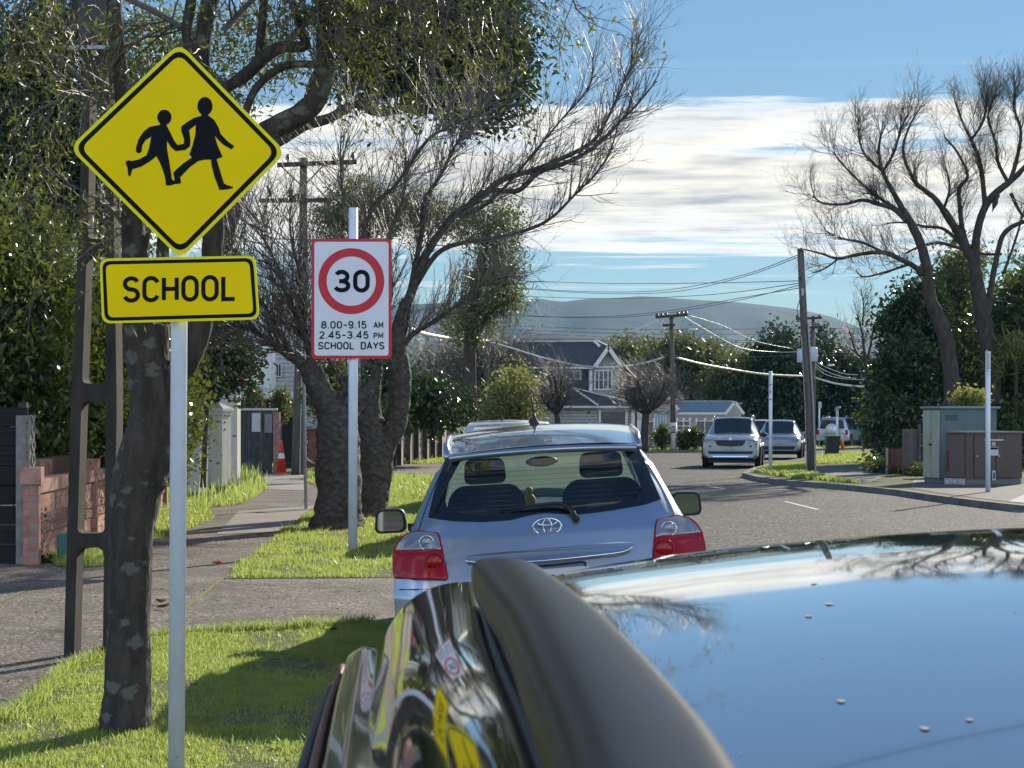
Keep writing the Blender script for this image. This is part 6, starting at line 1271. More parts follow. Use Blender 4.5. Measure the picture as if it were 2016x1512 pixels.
def lp(t, name, loops, y, m, thick=.02, label=None, yf=None):
    """flat or curved plate on the front (y+) or rear of a car; loops in (x, z)"""
    mb = MB(); sg = 1 if y > 0 else -1
    mb.flat(loops, pt=(lambda q: Vector((q[0], yf(q[0], q[1]) if yf else y, q[1]))), thick=thick, back=(0, -sg, 0)); o = mb.build(name, m, t, world=False); tag(o, label); return o
def place(t, x, y, z, rz): t.location = (x, y, z); t.rotation_euler = (0, 0, rz)
def mirr(l): return [(-x, z) for x, z in l][::-1]
def mirror_pair(t, y, z, w_, m=M_PLB, s=1.0):
    for k in (-1, 1):
        mb = MB(); mb.ball((k * (w_ + .09), y, z), .12 * s, 8, (.95, .55, .65)); mb.beam((k * (w_ - .04), y, z - .05), (k * (w_ + .06), y, z - .02), .05, .04); mb.build('mirror', m, t, world=False, smooth=True)
def std_car(name, label, spec, paint, wy, wr, w_, loc, group=None):
    t = thing(name, label, 'car', (0, 0, 0), group); carbody(spec, t, paint)
    for y in wy:
        for s in (-1, 1): wheel(t, s * (w_ - .085), y, wr)
    mb = MB(); mb.bbox(-w_ + .2, w_ - .2, spec[0][0] + .3, spec[-1][0] - .3, .17, .30); mb.build('underbody', M_PLB, t, world=False)
    for s in (-1, 1):
        for y in wy:
            mb = MB(); pts = [(s * (w_ - .004), y + (wr + .05) * math.cos(R(a)), wr + (wr + .05) * math.sin(R(a))) for a in range(-10, 191, 20)]; mb.tube(pts, .035, 6); mb.build('wheel_arch', M_PLB, t, world=False)
    t.location = loc[:3]; t.rotation_euler = (0, 0, loc[3]); return t
# SUV facing us (front is +y in its own frame)
spec = [(-2.33, .80, .38, .80, 1.0, .62, 'body'), (-2.28, .90, .30, .95, 1.1, .66, 'screen'), (-1.95, .93, .28, 1.02, 1.60, .62, 'cabin'), (-1.0, .94, .27, 1.02, 1.665, .64, 'cabin'), (0.1, .94, .27, 1.01, 1.665, .64, 'cabin'), (.45, .94, .27, 1.0, 1.62, .62, 'screen'),
        (1.0, .94, .27, 1.02, 1.15, .60, 'body'), (1.6, .93, .27, .98, 1.09, .6, 'body'), (2.15, .90, .29, .90, .99, .6, 'body'), (2.30, .86, .32, .86, .94, .55, 'body'), (2.36, .82, .34, .80, .87, .5, 'body')]
px, d = 1442, 64.5; hd = 9
t = std_car('parked_car', 'silver sport utility car facing us with twin roof rails beside the grass nose', spec, M_SILV2, (-1.4, 1.42), .36, .94, (P(px, 0, d).x + .3, d + 2.3, .0, PI - R(hd)))
yf = lambda x, z: 2.385 - .04 * (abs(x) / .8) ** 2
gr = [(-.5, .92), (.5, .92), (.46, .80), (.40, .74), (.0, .66 + .04), (-.40, .74), (-.46, .80)]
lp(t, 'grille', [gr], 2.34, mat('grille_black', (.02, .02, .022), .4), .12, yf=yf)
lp(t, 'grille_frame', [scaled(gr, 1.07), scaled(gr, 1.0)], 2.34, M_CHR, .12, yf=lambda x, z: yf(x, z) + .012)
for s in (-1, 1):
    l = [(.53, .88), (.84, .93), (.86, .86), (.80, .78), (.56, .79)]; l = l if s > 0 else mirr(l); lp(t, 'headlight', [l], 2.3, M_LAMPG, .25, yf=lambda x, z: yf(x, z) + .005)
    l = [(.62, .74), (.80, .76), (.80, .69), (.64, .68)]; l = l if s > 0 else mirr(l); lp(t, 'fog_light', [l], 2.3, M_PLB, .25, yf=lambda x, z: yf(x, z) + .005)
    mb = MB(); mb.tube(smoothpts([(s * .62, -1.8, 1.60), (s * .64, -1.6, 1.69), (s * .66, -.6, 1.72), (s * .64, .3, 1.70), (s * .62, .5, 1.63)], 4), .028, 8); mb.build('roof_rail', M_CHR, t, world=False, smooth=True)
lp(t, 'lower_intake', [[(-.78, .62), (.78, .62), (.70, .46), (-.70, .46)]], 2.32, M_PLB, .16, yf=lambda x, z: yf(x, z) + .01); lp(t, 'lower_strip', [[(-.6, .40), (.6, .40), (.55, .37), (-.55, .37)]], 2.34, M_CHR, .1, yf=lambda x, z: yf(x, z) + .0)
o = lp(t, 'number_plate', [rrect(-.19, .19, .555, .665, .01)], 2.4, M_PLATE, .02, yf=lambda x, z: 2.42)
mb = MB(); s_ = textw('NLW256', .075); text(mb, 'NLW256', -.165, .572, .075, .011, lambda x, z, l: Vector((-x, 2.424 + l * 1e-5, z)), .33 / s_); mb.build('lettering', M_BLK, o, world=False)
mb = MB(); mb.lathe((0, 2.37, .955), [(.045, -.02), (.045, .02)], 16, 'Y'); mb.build('badge', M_CHR, t, world=False); mirror_pair(t, .85, 1.08, .94, M_PLB)
# silver hatch facing us behind it
spec = [(-2.1, .76, .38, .72, .9, .6, 'body'), (-2.0, .86, .28, .86, 1.02, .62, 'screen'), (-1.5, .89, .26, .93, 1.42, .56, 'cabin'), (-.7, .9, .25, .93, 1.535, .58, 'cabin'), (.2, .9, .25, .92, 1.53, .58, 'cabin'), (.5, .9, .25, .91, 1.47, .57, 'screen'),
        (1.25, .9, .25, .87, .98, .57, 'body'), (1.75, .88, .25, .84, .92, .56, 'body'), (2.05, .84, .28, .76, .83, .5, 'body'), (2.13, .78, .32, .68, .74, .45, 'body')]
px, d = 1536, 78
M_CGL2 = mat('car_glass_clear', (.10, .11, .12), .05, spec=.9)
t = std_car('parked_car', 'grey silver hatchback facing us between the sport utility car and the leaning pole', spec, M_GREYP, (-1.3, 1.3), .32, .9, (P(px, 0, d).x + .3, d + 2.1, .02, PI - R(10.5)))
yf = lambda x, z: 2.155 - .04 * (abs(x) / .8) ** 2
for s in (-1, 1):
    l = [(.46, .70), (.78, .75), (.80, .67), (.50, .64)]; l = l if s > 0 else mirr(l); lp(t, 'headlight', [l], 2.1, M_LAMPG, .3, yf=lambda x, z: yf(x, z) + .005)
lp(t, 'lower_intake', [[(-.70, .50), (.70, .50), (.62, .36), (-.62, .36)]], 2.1, M_PLB, .2, yf=lambda x, z: yf(x, z) + .01)
o = lp(t, 'number_plate', [rrect(-.18, .18, .54, .65, .01)], 2.2, M_PLATE, .02, yf=lambda x, z: 2.21); mb = MB(); s_ = textw('PZH281', .07); text(mb, 'PZH281', -.15, .56, .07, .011, lambda x, z, l: Vector((-x, 2.214 + l * 1e-5, z)), .30 / s_); mb.build('lettering', M_BLK, o, world=False); mirror_pair(t, .75, 1.0, .9, M_GREYP)
# another behind, mostly hidden
px, d = 1512, 90; sp2 = [tuple(list(s[:6]) + [s[6]]) for s in spec]
t = std_car('parked_car', 'pale car mostly hidden between the two silver cars facing us', spec, M_WHP, (-1.3, 1.3), .32, .9, (P(px, 0, d).x, d + 2, .02, PI - R(10.5)))
# four wheel drive with spare wheel, seen from behind
spec = [(-1.95, .80, .42, .80, .86, .6, 'body'), (-1.9, .86, .36, .98, 1.5, .64, 'pillar'), (-1.7, .88, .34, 1.0, 1.64, .64, 'cabin'), (-.8, .89, .34, 1.0, 1.68, .65, 'cabin'), (.1, .89, .34, .99, 1.66, .64, 'cabin'), (.45, .89, .34, .98, 1.6, .62, 'screen'), (.98, .89, .34, .96, 1.06, .6, 'body'), (1.6, .88, .34, .92, 1.0, .6, 'body'), (1.95, .82, .36, .78, .84, .55, 'body')]
px, d = 1656, 106.0
t = std_car('parked_car', 'silver four wheel drive seen from behind with a covered spare wheel on its tailgate', spec, M_SILV2, (-1.25, 1.3), .36, .89, (P(px, 0, d).x + .15, d + 1.2, .0, R(-22)))
lp(t, 'rear_window', [rpoly([(-.66, 1.06), (.66, 1.06), (.58, 1.52), (-.58, 1.52)], .08)], -1.98, M_CGL, .08)
mb = MB(); mb.lathe((.02, -2.13, .98), [(.34, -.09), (.35, -.05), (.35, .08), (.32, .12)], 28, 'Y'); mb.build('spare_wheel', M_WHL, t, world=False, smooth=True)
lp(t, 'bumper', [[(-.84, .62), (.84, .62), (.84, .44), (-.84, .44)]], -2.04, M_SILV2, .12); lp(t, 'number_plate', [[(-.62, .86), (-.36, .86), (-.36, .74), (-.62, .74)]], -1.99, M_PLATE, .03)
for s in (-1, 1): lp(t, 'tail_light', [[(s * .70, .98), (s * .83, .98), (s * .85, .74), (s * .72, .74)][::s]], -1.97, M_RLAMP, .05)
for s in (-1, 1): mb = MB(); mb.tube(smoothpts([(s * .62, -1.5, 1.66), (s * .63, -1.2, 1.73), (s * .63, 0, 1.73), (s * .62, .25, 1.66)], 4), .025, 6); mb.build('roof_rail', M_CHR, t, world=False)
# vehicles ahead of the hatchback (only roofs show)
spec = [(-2.2, .74, .4, .85, .9, .6, 'body'), (-2.12, .84, .32, 1.0, 1.35, .62, 'pillar'), (-1.85, .87, .28, 1.0, 1.52, .62, 'cabin'), (-.8, .88, .28, 1.0, 1.575, .64, 'cabin'), (.1, .88, .28, .98, 1.55, .63, 'cabin'), (.5, .88, .28, .97, 1.48, .60, 'screen'), (1.2, .88, .28, .94, 1.02, .6, 'body'), (1.8, .86, .28, .88, .96, .58, 'body'), (2.15, .76, .32, .7, .75, .5, 'body')]
M_CGR = mat('window_dark', (.03, .035, .03), .05, spec=.9)
t = std_car('parked_car', 'white wagon directly ahead of the silver hatchback, only its roof and shark fin showing', spec, M_WHP, (-1.3, 1.35), .33, .88, (.22, 24.5, 0, R(-3)))
mb = MB(); mb.add([(-.03, .2, 1.58), (.03, .2, 1.58), (0, .36, 1.58), (0, .17, 1.66)], [(0, 1, 3), (1, 2, 3), (2, 0, 3), (0, 2, 1)]); mb.build('aerial_fin', M_PLB, t, world=False)
lp(t, 'rear_window', [rpoly([(-.6, 1.08), (.6, 1.08), (.54, 1.42), (-.54, 1.42)], .08)], -2.14, M_CGR, .1)
o = lp(t, 'number_plate', [rrect(-.18, .18, .93, 1.03, .01)], -2.24, M_PLATE, .05); mb = MB(); text(mb, 'R', -.15, .945, .07, .011, lambda x, z, l: Vector((x, -2.243, z))); mb.build('lettering', M_BLK, o, world=False)
for s in (-1, 1): lp(t, 'tail_light', [[(s * .66, 1.02), (s * .80, 1.02), (s * .82, .78), (s * .68, .78)][::s]], -2.2, M_RLAMP, .08)
spec3 = [(s[0], s[1], s[2], s[3] + .02, s[4] + .03 if s[4] > 1.3 else s[4] + .02, s[5] + .04, s[6]) for s in spec]
t = std_car('parked_car', 'white people carrier with an arched roof farthest of the cars ahead on the left kerb', spec3, M_WHP, (-1.3, 1.35), .33, .9, (.0, 33.6, 0, R(-3)))
mb = MB(); mb.tube([(-.1, -1.2, 1.59), (-.1, -1.32, 1.76)], [.02, .004], 6); mb.build('aerial', M_PLB, t, world=False)
# --- the silver hatchback in front of us
ROLL = R(3.4)
TH = thing('hatchback_car', 'silver blue hatchback with red tail lights parked right in front of us', 'car', (.257, 10.83, -.018)); TH.rotation_euler = (0, ROLL * -1, R(-.6))
SH = FPX / 10.9
def H(px, py):                          # photo point on the tail -> local (x, z)
    dx, dz = (px - 1078) / SH, (1035 - py) / SH; c, s = math.cos(ROLL), math.sin(ROLL)
    return (dx * c + dz * s + .002, -dx * s + dz * c + 1.062) if False else (dx * c - (-dz) * s * 1.0, dz * c - dx * s + 1.062)
def ry0(z): return interp(z, [.2, .3, .45, .62, .72, .80, .95, 1.03, 1.10, 1.38, 1.46, 1.50], [.06, .03, .0, .0, .004, .035, .11, .15, .20, .43, .44, .40])
def hw(z): return interp(z, [.2, .30, .6, .74, .86, .94, 1.0, 1.06, 1.12, 1.22, 1.36, 1.43, 1.47, 1.495], [.80, .84, .875, .875, .870, .852, .815, .775, .745, .70, .635, .585, .555, .53])
def ry(x, z): 
    u = min(1, abs(x) / hw(z)); return ry0(z) + .07 * u * u + .20 * max(0, u - .72) ** 2 / .0784 * .55
glo = [H(*p) for p in [(838, 1019), (846, 975), (858, 935), (870, 898), (930, 887), (1000, 879), (1060, 874), (1130, 870), (1200, 868), (1263, 870), (1275, 895), (1290, 935), (1308, 982), (1270, 992), (1200, 1003), (1140, 1010), (1110, 1009), (1075, 1007), (1045, 1011), (1005, 1021), (950, 1025), (890, 1024)]]
gli = [H(*p) for p in [(878, 1002), (872, 985), (878, 950), (900, 909), (940, 893), (1000, 885), (1060, 881), (1120, 879), (1190, 879), (1236, 885), (1250, 908), (1262, 940), (1268, 962), (1255, 980), (1210, 992), (1150, 1000), (1110, 999), (1075, 997), (1040, 1001), (1000, 1010), (950, 1013), (905, 1012)]]
def inside(x, z, poly):
    c = False; j = len(poly) - 1
    for i in range(len(poly)):
        if (poly[i][1] > z) != (poly[j][1] > z) and x < (poly[j][0] - poly[i][0]) * (z - poly[i][1]) / (poly[j][1] - poly[i][1]) + poly[i][0]: c = not c
        j = i
    return c
mid_poly = [((a[0] + b[0]) / 2, (a[1] + b[1]) / 2) for a, b in zip(glo, gli)]
zs_ = list(np.linspace(.22, 1.47, 96)); us = list(np.linspace(-1, 1, 97)); vs_ = []; fs_ = []
for z in zs_:
    for u in us: x = u * hw(z); vs_.append((x, ry(x, z), z))
for i in range(len(zs_) - 1):
    for j in range(len(us) - 1):
        a = vs_[i * 97 + j]; c = vs_[(i + 1) * 97 + j + 1]; x, z = (a[0] + c[0]) / 2, (a[2] + c[2]) / 2
        if not inside(x, z, mid_poly): fs_.append((i * 97 + j, i * 97 + j + 1, (i + 1) * 97 + j + 1, (i + 1) * 97 + j))
mb = MB(); mb.add(vs_, fs_)
# sides run forward, roof over the top
def side_prof(k):                        # body growth with distance forward s
    return k
SY = [0, .12, .4, .9, 1.6, 2.3, 2.7]
def sidex(z, s): 
    w_ = hw(z); e_ = s / 2.7; full = interp(z, [.2, .6, .9, 1.0, 1.2, 1.45], [.86, .885, .885, .86, .75, .60]); return lerp(w_, max(w_, full), min(1, e_ * 2.2)) 
for sg in (-1, 1):
    rows = []
    for z in zs_:
        y0 = ry(hw(z), z); rows.append([(sg * sidex(z, s), y0 + s * (2.75 - y0) / 2.7 if z > 1.0 else y0 + s, z + (.0)) for s in SY])
    if sg > 0: mb.grid(rows)
    else: mb.grid(rows[::-1])
roof = []
for s in SY:
    row = []
    for u in np.linspace(-1, 1, 25):
        z = 1.47; x = u * sidex(z, s); y0 = ry(x if abs(u) < 1 else hw(z), z); y = y0 + s * (2.75 - y0) / 2.7
        row.append((x, y, 1.482 + (1 - u * u) * .04 * min(1, .35 + s) + interp(s, [0, .4, .9, 1.6, 2.3, 2.7], [0, .03, .065, .10, .105, .085])))
    roof.append(row)
mb.grid(roof[::-1])
hood = [[(u * interp(s, [0, 1, 1.5], [.80, .76, .6]), 3.25 + s * .8, interp(s, [0, 1, 1.5], [1.0, .88, .66]) + .03 * (1 - u * u)) for u in np.linspace(-1, 1, 7)] for s in (0, .5, 1, 1.4)]; mb.grid(hood)
for sg in (-1, 1): mb.grid([[(sg * .86, y, .25) for y in (2.6, 3.3, 4.1)], [(sg * .87, y, .9) for y in (2.6, 3.3, 4.0)], [(sg * .80, 2.6, 1.0), (sg * .80, 3.3, 1.0), (sg * .74, 4.0, .86)]])
for sg in (-1, 1): mb.tube([(sg * .60, 2.7, 1.46), (sg * .76, 3.3, 1.02)], .035, 8)
me = bpy.data.meshes.new('body'); me.from_pydata(mb.v, [], mb.f); finish(me, 'body', M_SILV, TH, True, 42)
def ring(name, lo, li, off, m, parent=TH, steps=5):
    A_ = MB(); rows = []
    for k in range(steps + 1):
        t_ = k / steps; rows.append([(lambda x, z: (x, ry(x, z) - off, z))(lerp(a[0], b[0], t_), lerp(a[1], b[1], t_)) for a, b in zip(lo + lo[:1], li + li[:1])])
    A_.grid(rows); return A_.build(name, m, parent, world=False, smooth=True)
def dens(poly, k=4): return [(lerp(poly[i][0], poly[(i + 1) % len(poly)][0], j / k), lerp(poly[i][1], poly[(i + 1) % len(poly)][1], j / k)) for i in range(len(poly)) for j in range(k)]
ring('window_border', dens(glo), dens(gli), .006, mat('glass_border', (.006, .007, .009), .06, spec=.8))
def patch(name, poly, off, m, parent=TH, nz=18, nx=18, smooth=True, dome=0, yfun=None):
    zmin = min(p[1] for p in poly); zmax = max(p[1] for p in poly); A_ = MB(); rows = []
    for i in range(nz + 1):
        z = lerp(zmin + 1e-4, zmax - 1e-4, i / nz); xs = []
        for k in range(len(poly)):
            a, b = poly[k], poly[(k + 1) % len(poly)]
            if (a[1] > z) != (b[1] > z): xs.append(a[0] + (b[0] - a[0]) * (z - a[1]) / (b[1] - a[1]))
        x0, x1 = min(xs), max(xs); row = []
        for j in range(nx + 1):
            x = lerp(x0, x1, j / nx); bm = dome * math.sqrt(max(0, (1 - (2 * i / nz - 1) ** 4) * (1 - (2 * j / nx - 1) ** 4))) ; row.append((x, (yfun or ry)(x, z) - off - bm, z))
        rows.append(row)
    A_.grid(rows); return A_.build(name, m, parent, world=False, smooth=smooth)
# clear glass: tinted, see-through
mg = bpy.data.materials.new('tinted_glass'); mg.use_nodes = True; t_ = mg.node_tree; [t_.nodes.remove(n) for n in list(t_.nodes)]
o_ = t_.nodes.new('ShaderNodeOutputMaterial'); a_ = t_.nodes.new('ShaderNodeBsdfTransparent'); a_.inputs[0].default_value = (.74, .88, .84, 1); b_ = t_.nodes.new('ShaderNodeBsdfGlossy'); b_.inputs['Roughness'].default_value = .02
f_ = t_.nodes.new('ShaderNodeFresnel'); f_.inputs[0].default_value = 1.5; m_ = t_.nodes.new('ShaderNodeMixShader'); t_.links.new(f_.outputs[0], m_.inputs[0]); t_.links.new(a_.outputs[0], m_.inputs[1]); t_.links.new(b_.outputs[0], m_.inputs[2]); t_.links.new(m_.outputs[0], o_.inputs[0])
patch('rear_window', gli, .003, mg)
A_ = MB()
for k in range(11):
    z = lerp(1.14, 1.40, k / 10); xs = [x for x in np.linspace(-.6, .6, 61) if inside(x, z, gli)]
    if len(xs) > 2: A_.tube([(x, ry(x, z) - .0045, z) for x in (xs[0], xs[len(xs) // 4], xs[len(xs) // 2], xs[3 * len(xs) // 4], xs[-1])], .0011, 4)
A_.build('heater_lines', mat('heater_line', (.10, .08, .07), .7), TH, world=False)
A_ = MB(); A_.grid([[(-.60, 2.72, 1.46), (0, 2.72, 1.49), (.60, 2.72, 1.46)], [(-.74, 3.28, 1.02), (0, 3.34, 1.02), (.74, 3.28, 1.02)]]); A_.build('windscreen', mg, TH, world=False)
# side windows
for sg in (-1, 1):
    rows = [[(sg * (sidex(z, s) + .006), interp(s, [0, 1], [.62, 2.6]), z) for s in np.linspace(.15, 1, 5)] for z in np.linspace(1.06, 1.40, 6)]
    A_ = MB(); A_.grid([[(sg * (sidex(z, (y - .4)) + .008), y, z) for y in np.linspace(lerp(.55, .95, (z - 1.06) / .34), 2.65, 6)] for z in np.linspace(1.06, 1.38, 6)]); A_.build('side_window', MATS['glass_border'], TH, world=False, smooth=True)
# lamps
ll = [H(*p) for p in [(771, 1084), (778, 1068), (789, 1055), (803, 1048), (818, 1045), (850, 1044), (858, 1047), (863, 1054), (871, 1087), (881, 1128), (881, 1134), (876, 1137), (776, 1138), (771, 1132), (769, 1108)]]
for sg in (-1, 1):
    L_ = ll if sg < 0 else mirr(ll)
    def cut(poly, zc, up): 
        o = []
        for i in range(len(poly)):
            a, b = poly[i], poly[(i + 1) % len(poly)]; ia, ib = (a[1] > zc) == up, (b[1] > zc) == up
            if ia: o.append(a)
            if ia != ib: t = (zc - a[1]) / (b[1] - a[1]); o.append((lerp(a[0], b[0], t), zc))
        return o
    zc = H(820, 1083)[1] if sg < 0 else mirr([H(820, 1083)])[0][1]
    base = patch('tail_light', scaled(L_, 1.03), .006, M_RLAMP, dome=.004)
    patch('red_lens', cut(L_, zc - .004, False), .012, M_RLAMP, base, dome=.012); patch('clear_lens', cut(scaled(L_, .96), zc + .004, True), .012, M_LAMPG, base, dome=.012)
    c1 = H(838, 1067); c2 = H(855, 1104)
    for c, r_, m, mm in ((c1, .040, M_CHR, M_LAMPG), (c2, .055, M_RLAMP, M_RLAMP)):
        cx_ = c[0] * (1 if sg < 0 else -1); y_ = ry(cx_, c[1]) - .03; A_ = MB(); A_.tube([(cx_ + r_ * math.cos(R(a)), y_, c[1] + r_ * math.sin(R(a))) for a in range(0, 361, 15)], .0045, 6, False); A_.build('lens_ring', m, base, world=False, smooth=True)
        A_ = MB(); A_.ball((cx_, y_ + .01, c[1]), r_ * .88, 10, (1, .5, 1)); A_.build('lens', mm, base, world=False, smooth=True)
    # bumper shut line
    A_ = MB(); z = .775; A_.tube([(sg * x, ry(x, z - .012) - .001, z - .012) for x in (.55, .65, .75, .84)], .004, 5); A_.build('shut_line', M_PLB, TH, world=False)
    sl = [(.545, .76), (.53, .70), (.50, .62), (.44, .585)] ; A_ = MB(); A_.tube([(sg * x, ry(x, z) - .0, z) for x, z in sl], .0045, 5); A_.build('shut_line', M_PLB, TH, world=False)
    A_ = MB(); A_.tube(smoothpts([(sg * hw(z) * k, ry(hw(z) * k, z) - .001, z) for z, k in ((.90, .80), (.98, .86), (1.05, .93), (1.15, .955), (1.28, .96), (1.41, .965))], 3), .003, 5); A_.build('shut_line', M_PLB, TH, world=False)
# rounded bumper
A_ = MB(); A_.grid([[(x, ry(x, z) - .03 - .008 * math.sin(PI * (z - .3) / .4), z) for x in np.linspace(-.86, .86, 30)] for z in np.linspace(.30, .66, 8)]); A_.build('bumper', M_SILV, TH, world=False, smooth=True)
# chrome strip above the plate
cb = [H(*p) for p in [(911, 1090), (1000, 1082), (1100, 1073), (1180, 1066), (1251, 1061), (1249, 1070), (1240, 1078), (1170, 1088), (1080, 1096), (1000, 1101), (925, 1102), (915, 1098)]]
def thickpatch(name, poly, off, th_, m, parent=TH): A_ = MB(); A_.flat([dens(poly, 3)], pt=lambda q: Vector((q[0], ry(q[0], q[1]) - off - th_, q[1])), thick=th_ + .01); return A_.build(name, m, parent, world=False)
thickpatch('tailgate_grip', cb, 0, .022, M_SILV); A_ = MB(); A_.tube(smoothpts([(lambda q: (q[0], ry(*q) - .03, q[1]))(H(*p)) for p in [(916, 1100), (960, 1104), (1020, 1102), (1090, 1097), (1160, 1090), (1225, 1082), (1246, 1072)]], 5), .007, 8); A_.build('chrome_strip', M_CHR, TH, world=False, smooth=True)
rp_ = [H(*p) for p in [(960, 1112), (1190, 1092), (1200, 1180), (962, 1196)]]; patch('plate_recess', rp_, .004, mat('recess_silver', (.35, .38, .42), .35, .5), TH)
npl = [H(*p) for p in [(992, 1122), (1160, 1108), (1162, 1150), (994, 1164)]]; o = thickpatch('number_plate', npl, .008, .01, M_PLATE)
A_ = MB(); A_.tube([(lambda q: (q[0], ry(*q) - .03, q[1]))(H(*p)) for p in [(1030, 1111), (1090, 1107), (1146, 1101), (1153, 1103), (1152, 1108)]], .007, 6); A_.build('plate_lamp', M_PLB, TH, world=False)
bx_, bz_ = H(1003, 1158); A_ = MB(); s_ = textw('FZP974', .075); 
def tp(x, z, l): return Vector((bx_ + x, ry(bx_ + x, bz_ + z) - .022 - l * 2e-5, bz_ + z))
text(A_, 'FZP974', 0, 0, .078, .012, tp, .40 / s_); A_.build('lettering', M_BLK, o, world=False)
# badge: three ovals
bc = H(1078, 1034); yb_ = ry(*bc) - .012; base = None
def oval(rx, rz, cz=0.0, r_=.0042): A_ = MB(); A_.tube([(bc[0] + rx * math.cos(R(a)), yb_ - .004 + .01 * abs(math.cos(R(a))) * 0, bc[1] + cz + rz * math.sin(R(a))) for a in range(0, 361, 12)], r_, 6, False); return A_
base = oval(.078, .046, 0, .0075).build('badge', M_CHR, TH, world=False, smooth=True)
oval(.0235, .042, 0, .006).build('badge_oval', M_CHR, base, world=False, smooth=True); oval(.055, .0165, .0245, .006).build('badge_oval', M_CHR, base, world=False, smooth=True)
# wiper
def hp(px, py, off): q = H(px, py); return (q[0], ry(*q) - off, q[1])
A_ = MB(); A_.tube(smoothpts([hp(1134, 1019, .02), hp(1128, 1005, .04), hp(1116, 994, .045), hp(1100, 989, .045), hp(1060, 992, .04), hp(1010, 999, .03), hp(957, 1004, .02)], 5), [.014] * 6 + [.014 - .0004 * i for i in range(25)], 8); A_.build('wiper', M_PLB, TH, world=False, smooth=True); A_ = MB(); A_.ball(hp(1135, 1018, .02), .022, 8); A_.build('wiper_pivot', M_PLB, TH, world=False, smooth=True)
# aerial
A_ = MB(); za = 1.62; A_.lathe((-.035, 2.2, za - .01), [(.038, 0), (.03, .03), (.012, .065), (.009, .09)], 12); A_.tube([(-.035, 2.2, za + .07), (-.045, 2.16, za + .19)], [.006, .005], 8); A_.build('aerial', M_PLB, TH, world=False, smooth=True)
# spoiler lip and roof channels
A_ = MB(); A_.grid([[(u * .535, .36 + .09 * u * u + dy, 1.480 + .02 * (1 - u * u) + dz) for u in np.linspace(-1, 1, 17)] for dy, dz in ((.09, -.035), (.0, -.03), (-.02, -.012), (.0, .004), (.12, .012), (.4, .012))]); A_.build('spoiler', M_SILV, TH, world=False, smooth=True)
for sg in (-1, 1):
    A_ = MB(); A_.tube([(sg * .545, .45, 1.475), (sg * .565, .9, 1.545), (sg * .58, 1.8, 1.585), (sg * .58, 2.7, 1.56)], [.022, .018, .016, .014], 8); A_.build('roof_trim', M_SILV, TH, world=False, smooth=True)
    # mirrors
    A_ = MB(); mx_ = sg * 1.0 - .05; A_.flat([rpoly([(mx_ - .11, .95), (mx_ + .11, .95), (mx_ + .10, 1.11), (mx_ - .09, 1.115)], .05)], pt=lambda q: Vector((q[0], 2.55, q[1])), thick=.10); bevel(A_.build('mirror', M_PLB, TH, world=False), .02); 
    A_ = MB(); A_.flat([rpoly([(mx_ - .092, .965), (mx_ + .092, .965), (mx_ + .085, 1.095), (mx_ - .075, 1.10)], .04)], pt=lambda q: Vector((q[0], 2.545, q[1]))); A_.build('mirror_glass', mat('mirror_glass', (.30, .32, .34), .02, 1.0), TH, world=False); A_ = MB(); A_.beam((sg * .82, 2.62, .98), (sg * .93, 2.6, .98), .08, .05); A_.build('mirror_arm', M_PLB, TH, world=False)
# interior
M_SEAT = mat('seat_cloth', (.10, .125, .14), .9, col2=(.13, .16, .175), nscale=30); M_INT = mat('interior_trim', (.30, .32, .28), .8); 
def seat(x, y, zt, w_, name='seat'):
    A_ = MB(); A_.flat([rpoly([(x - w_, .55), (x + w_, .55), (x + w_ * .95, zt - .22), (x + w_ * .7, zt - .14), (x - w_ * .7, zt - .14), (x - w_ * .95, zt - .22)], .08)], pt=lambda q: Vector((q[0], y, q[1])), thick=.12); bevel(A_.build(name, M_SEAT, TH, world=False), .03)
    A_ = MB(); A_.flat([rpoly([(x - w_ * .52, zt - .13), (x + w_ * .52, zt - .13), (x + w_ * .48, zt + .03), (x - w_ * .48, zt + .03)], .05)], pt=lambda q: Vector((q[0], y, q[1])), thick=.1); bevel(A_.build('headrest', M_SEAT, TH, world=False), .03)
seat(-.37, 1.75, 1.40, .26); seat(.37, 1.75, 1.40, .27)
A_ = MB(); A_.flat([rpoly([(-.66, .5), (.66, .5), (.64, 1.02), (-.64, 1.02)], .06)], pt=lambda q: Vector((q[0], .95, q[1])), thick=.15); bevel(A_.build('rear_seat', M_SEAT, TH, world=False), .03)
for x, w_ in ((-.40, .13), (-.02, .13), (.36, .13)):
    A_ = MB(); A_.flat([rpoly([(x - w_, 1.03), (x + w_, 1.03), (x + w_ * .92, 1.155), (x - w_ * .92, 1.155)], .045)], pt=lambda q: Vector((q[0], .93, q[1])), thick=.09); bevel(A_.build('headrest', M_SEAT, TH, world=False), .02)
A_ = MB(); A_.bbox(-.72, .72, .5, .94, .92, .96); A_.build('parcel_shelf', mat('shelf_trim', (.42, .44, .38), .8), TH, world=False); A_ = MB(); A_.bbox(-.72, .72, 2.9, 3.3, .85, 1.0); A_.build('dashboard', M_INT, TH, world=False); A_ = MB(); A_.bbox(-.8, .8, .3, 3.2, .3, .34); A_.build('cabin_floor', M_PLB, TH, world=False)
A_ = MB(); A_.ball((0, 2.75, 1.37), .06, 8, (1.9, .4, .6)); A_.build('cabin_mirror', M_PLB, TH, world=False, smooth=True)
A_ = MB(); A_.ball((-.10, 2.85, 1.10), .05, 8, (.9, .5, 1)); A_.ball((-.10, 2.85, 1.17), .028, 8); A_.build('dashboard_toy', mat('toy_yellow', (.55, .42, .10), .6), TH, world=False, smooth=True)
for x in (-.78, .78):
    for y in (.75, 3.3): wheel(TH, x, y, .31)
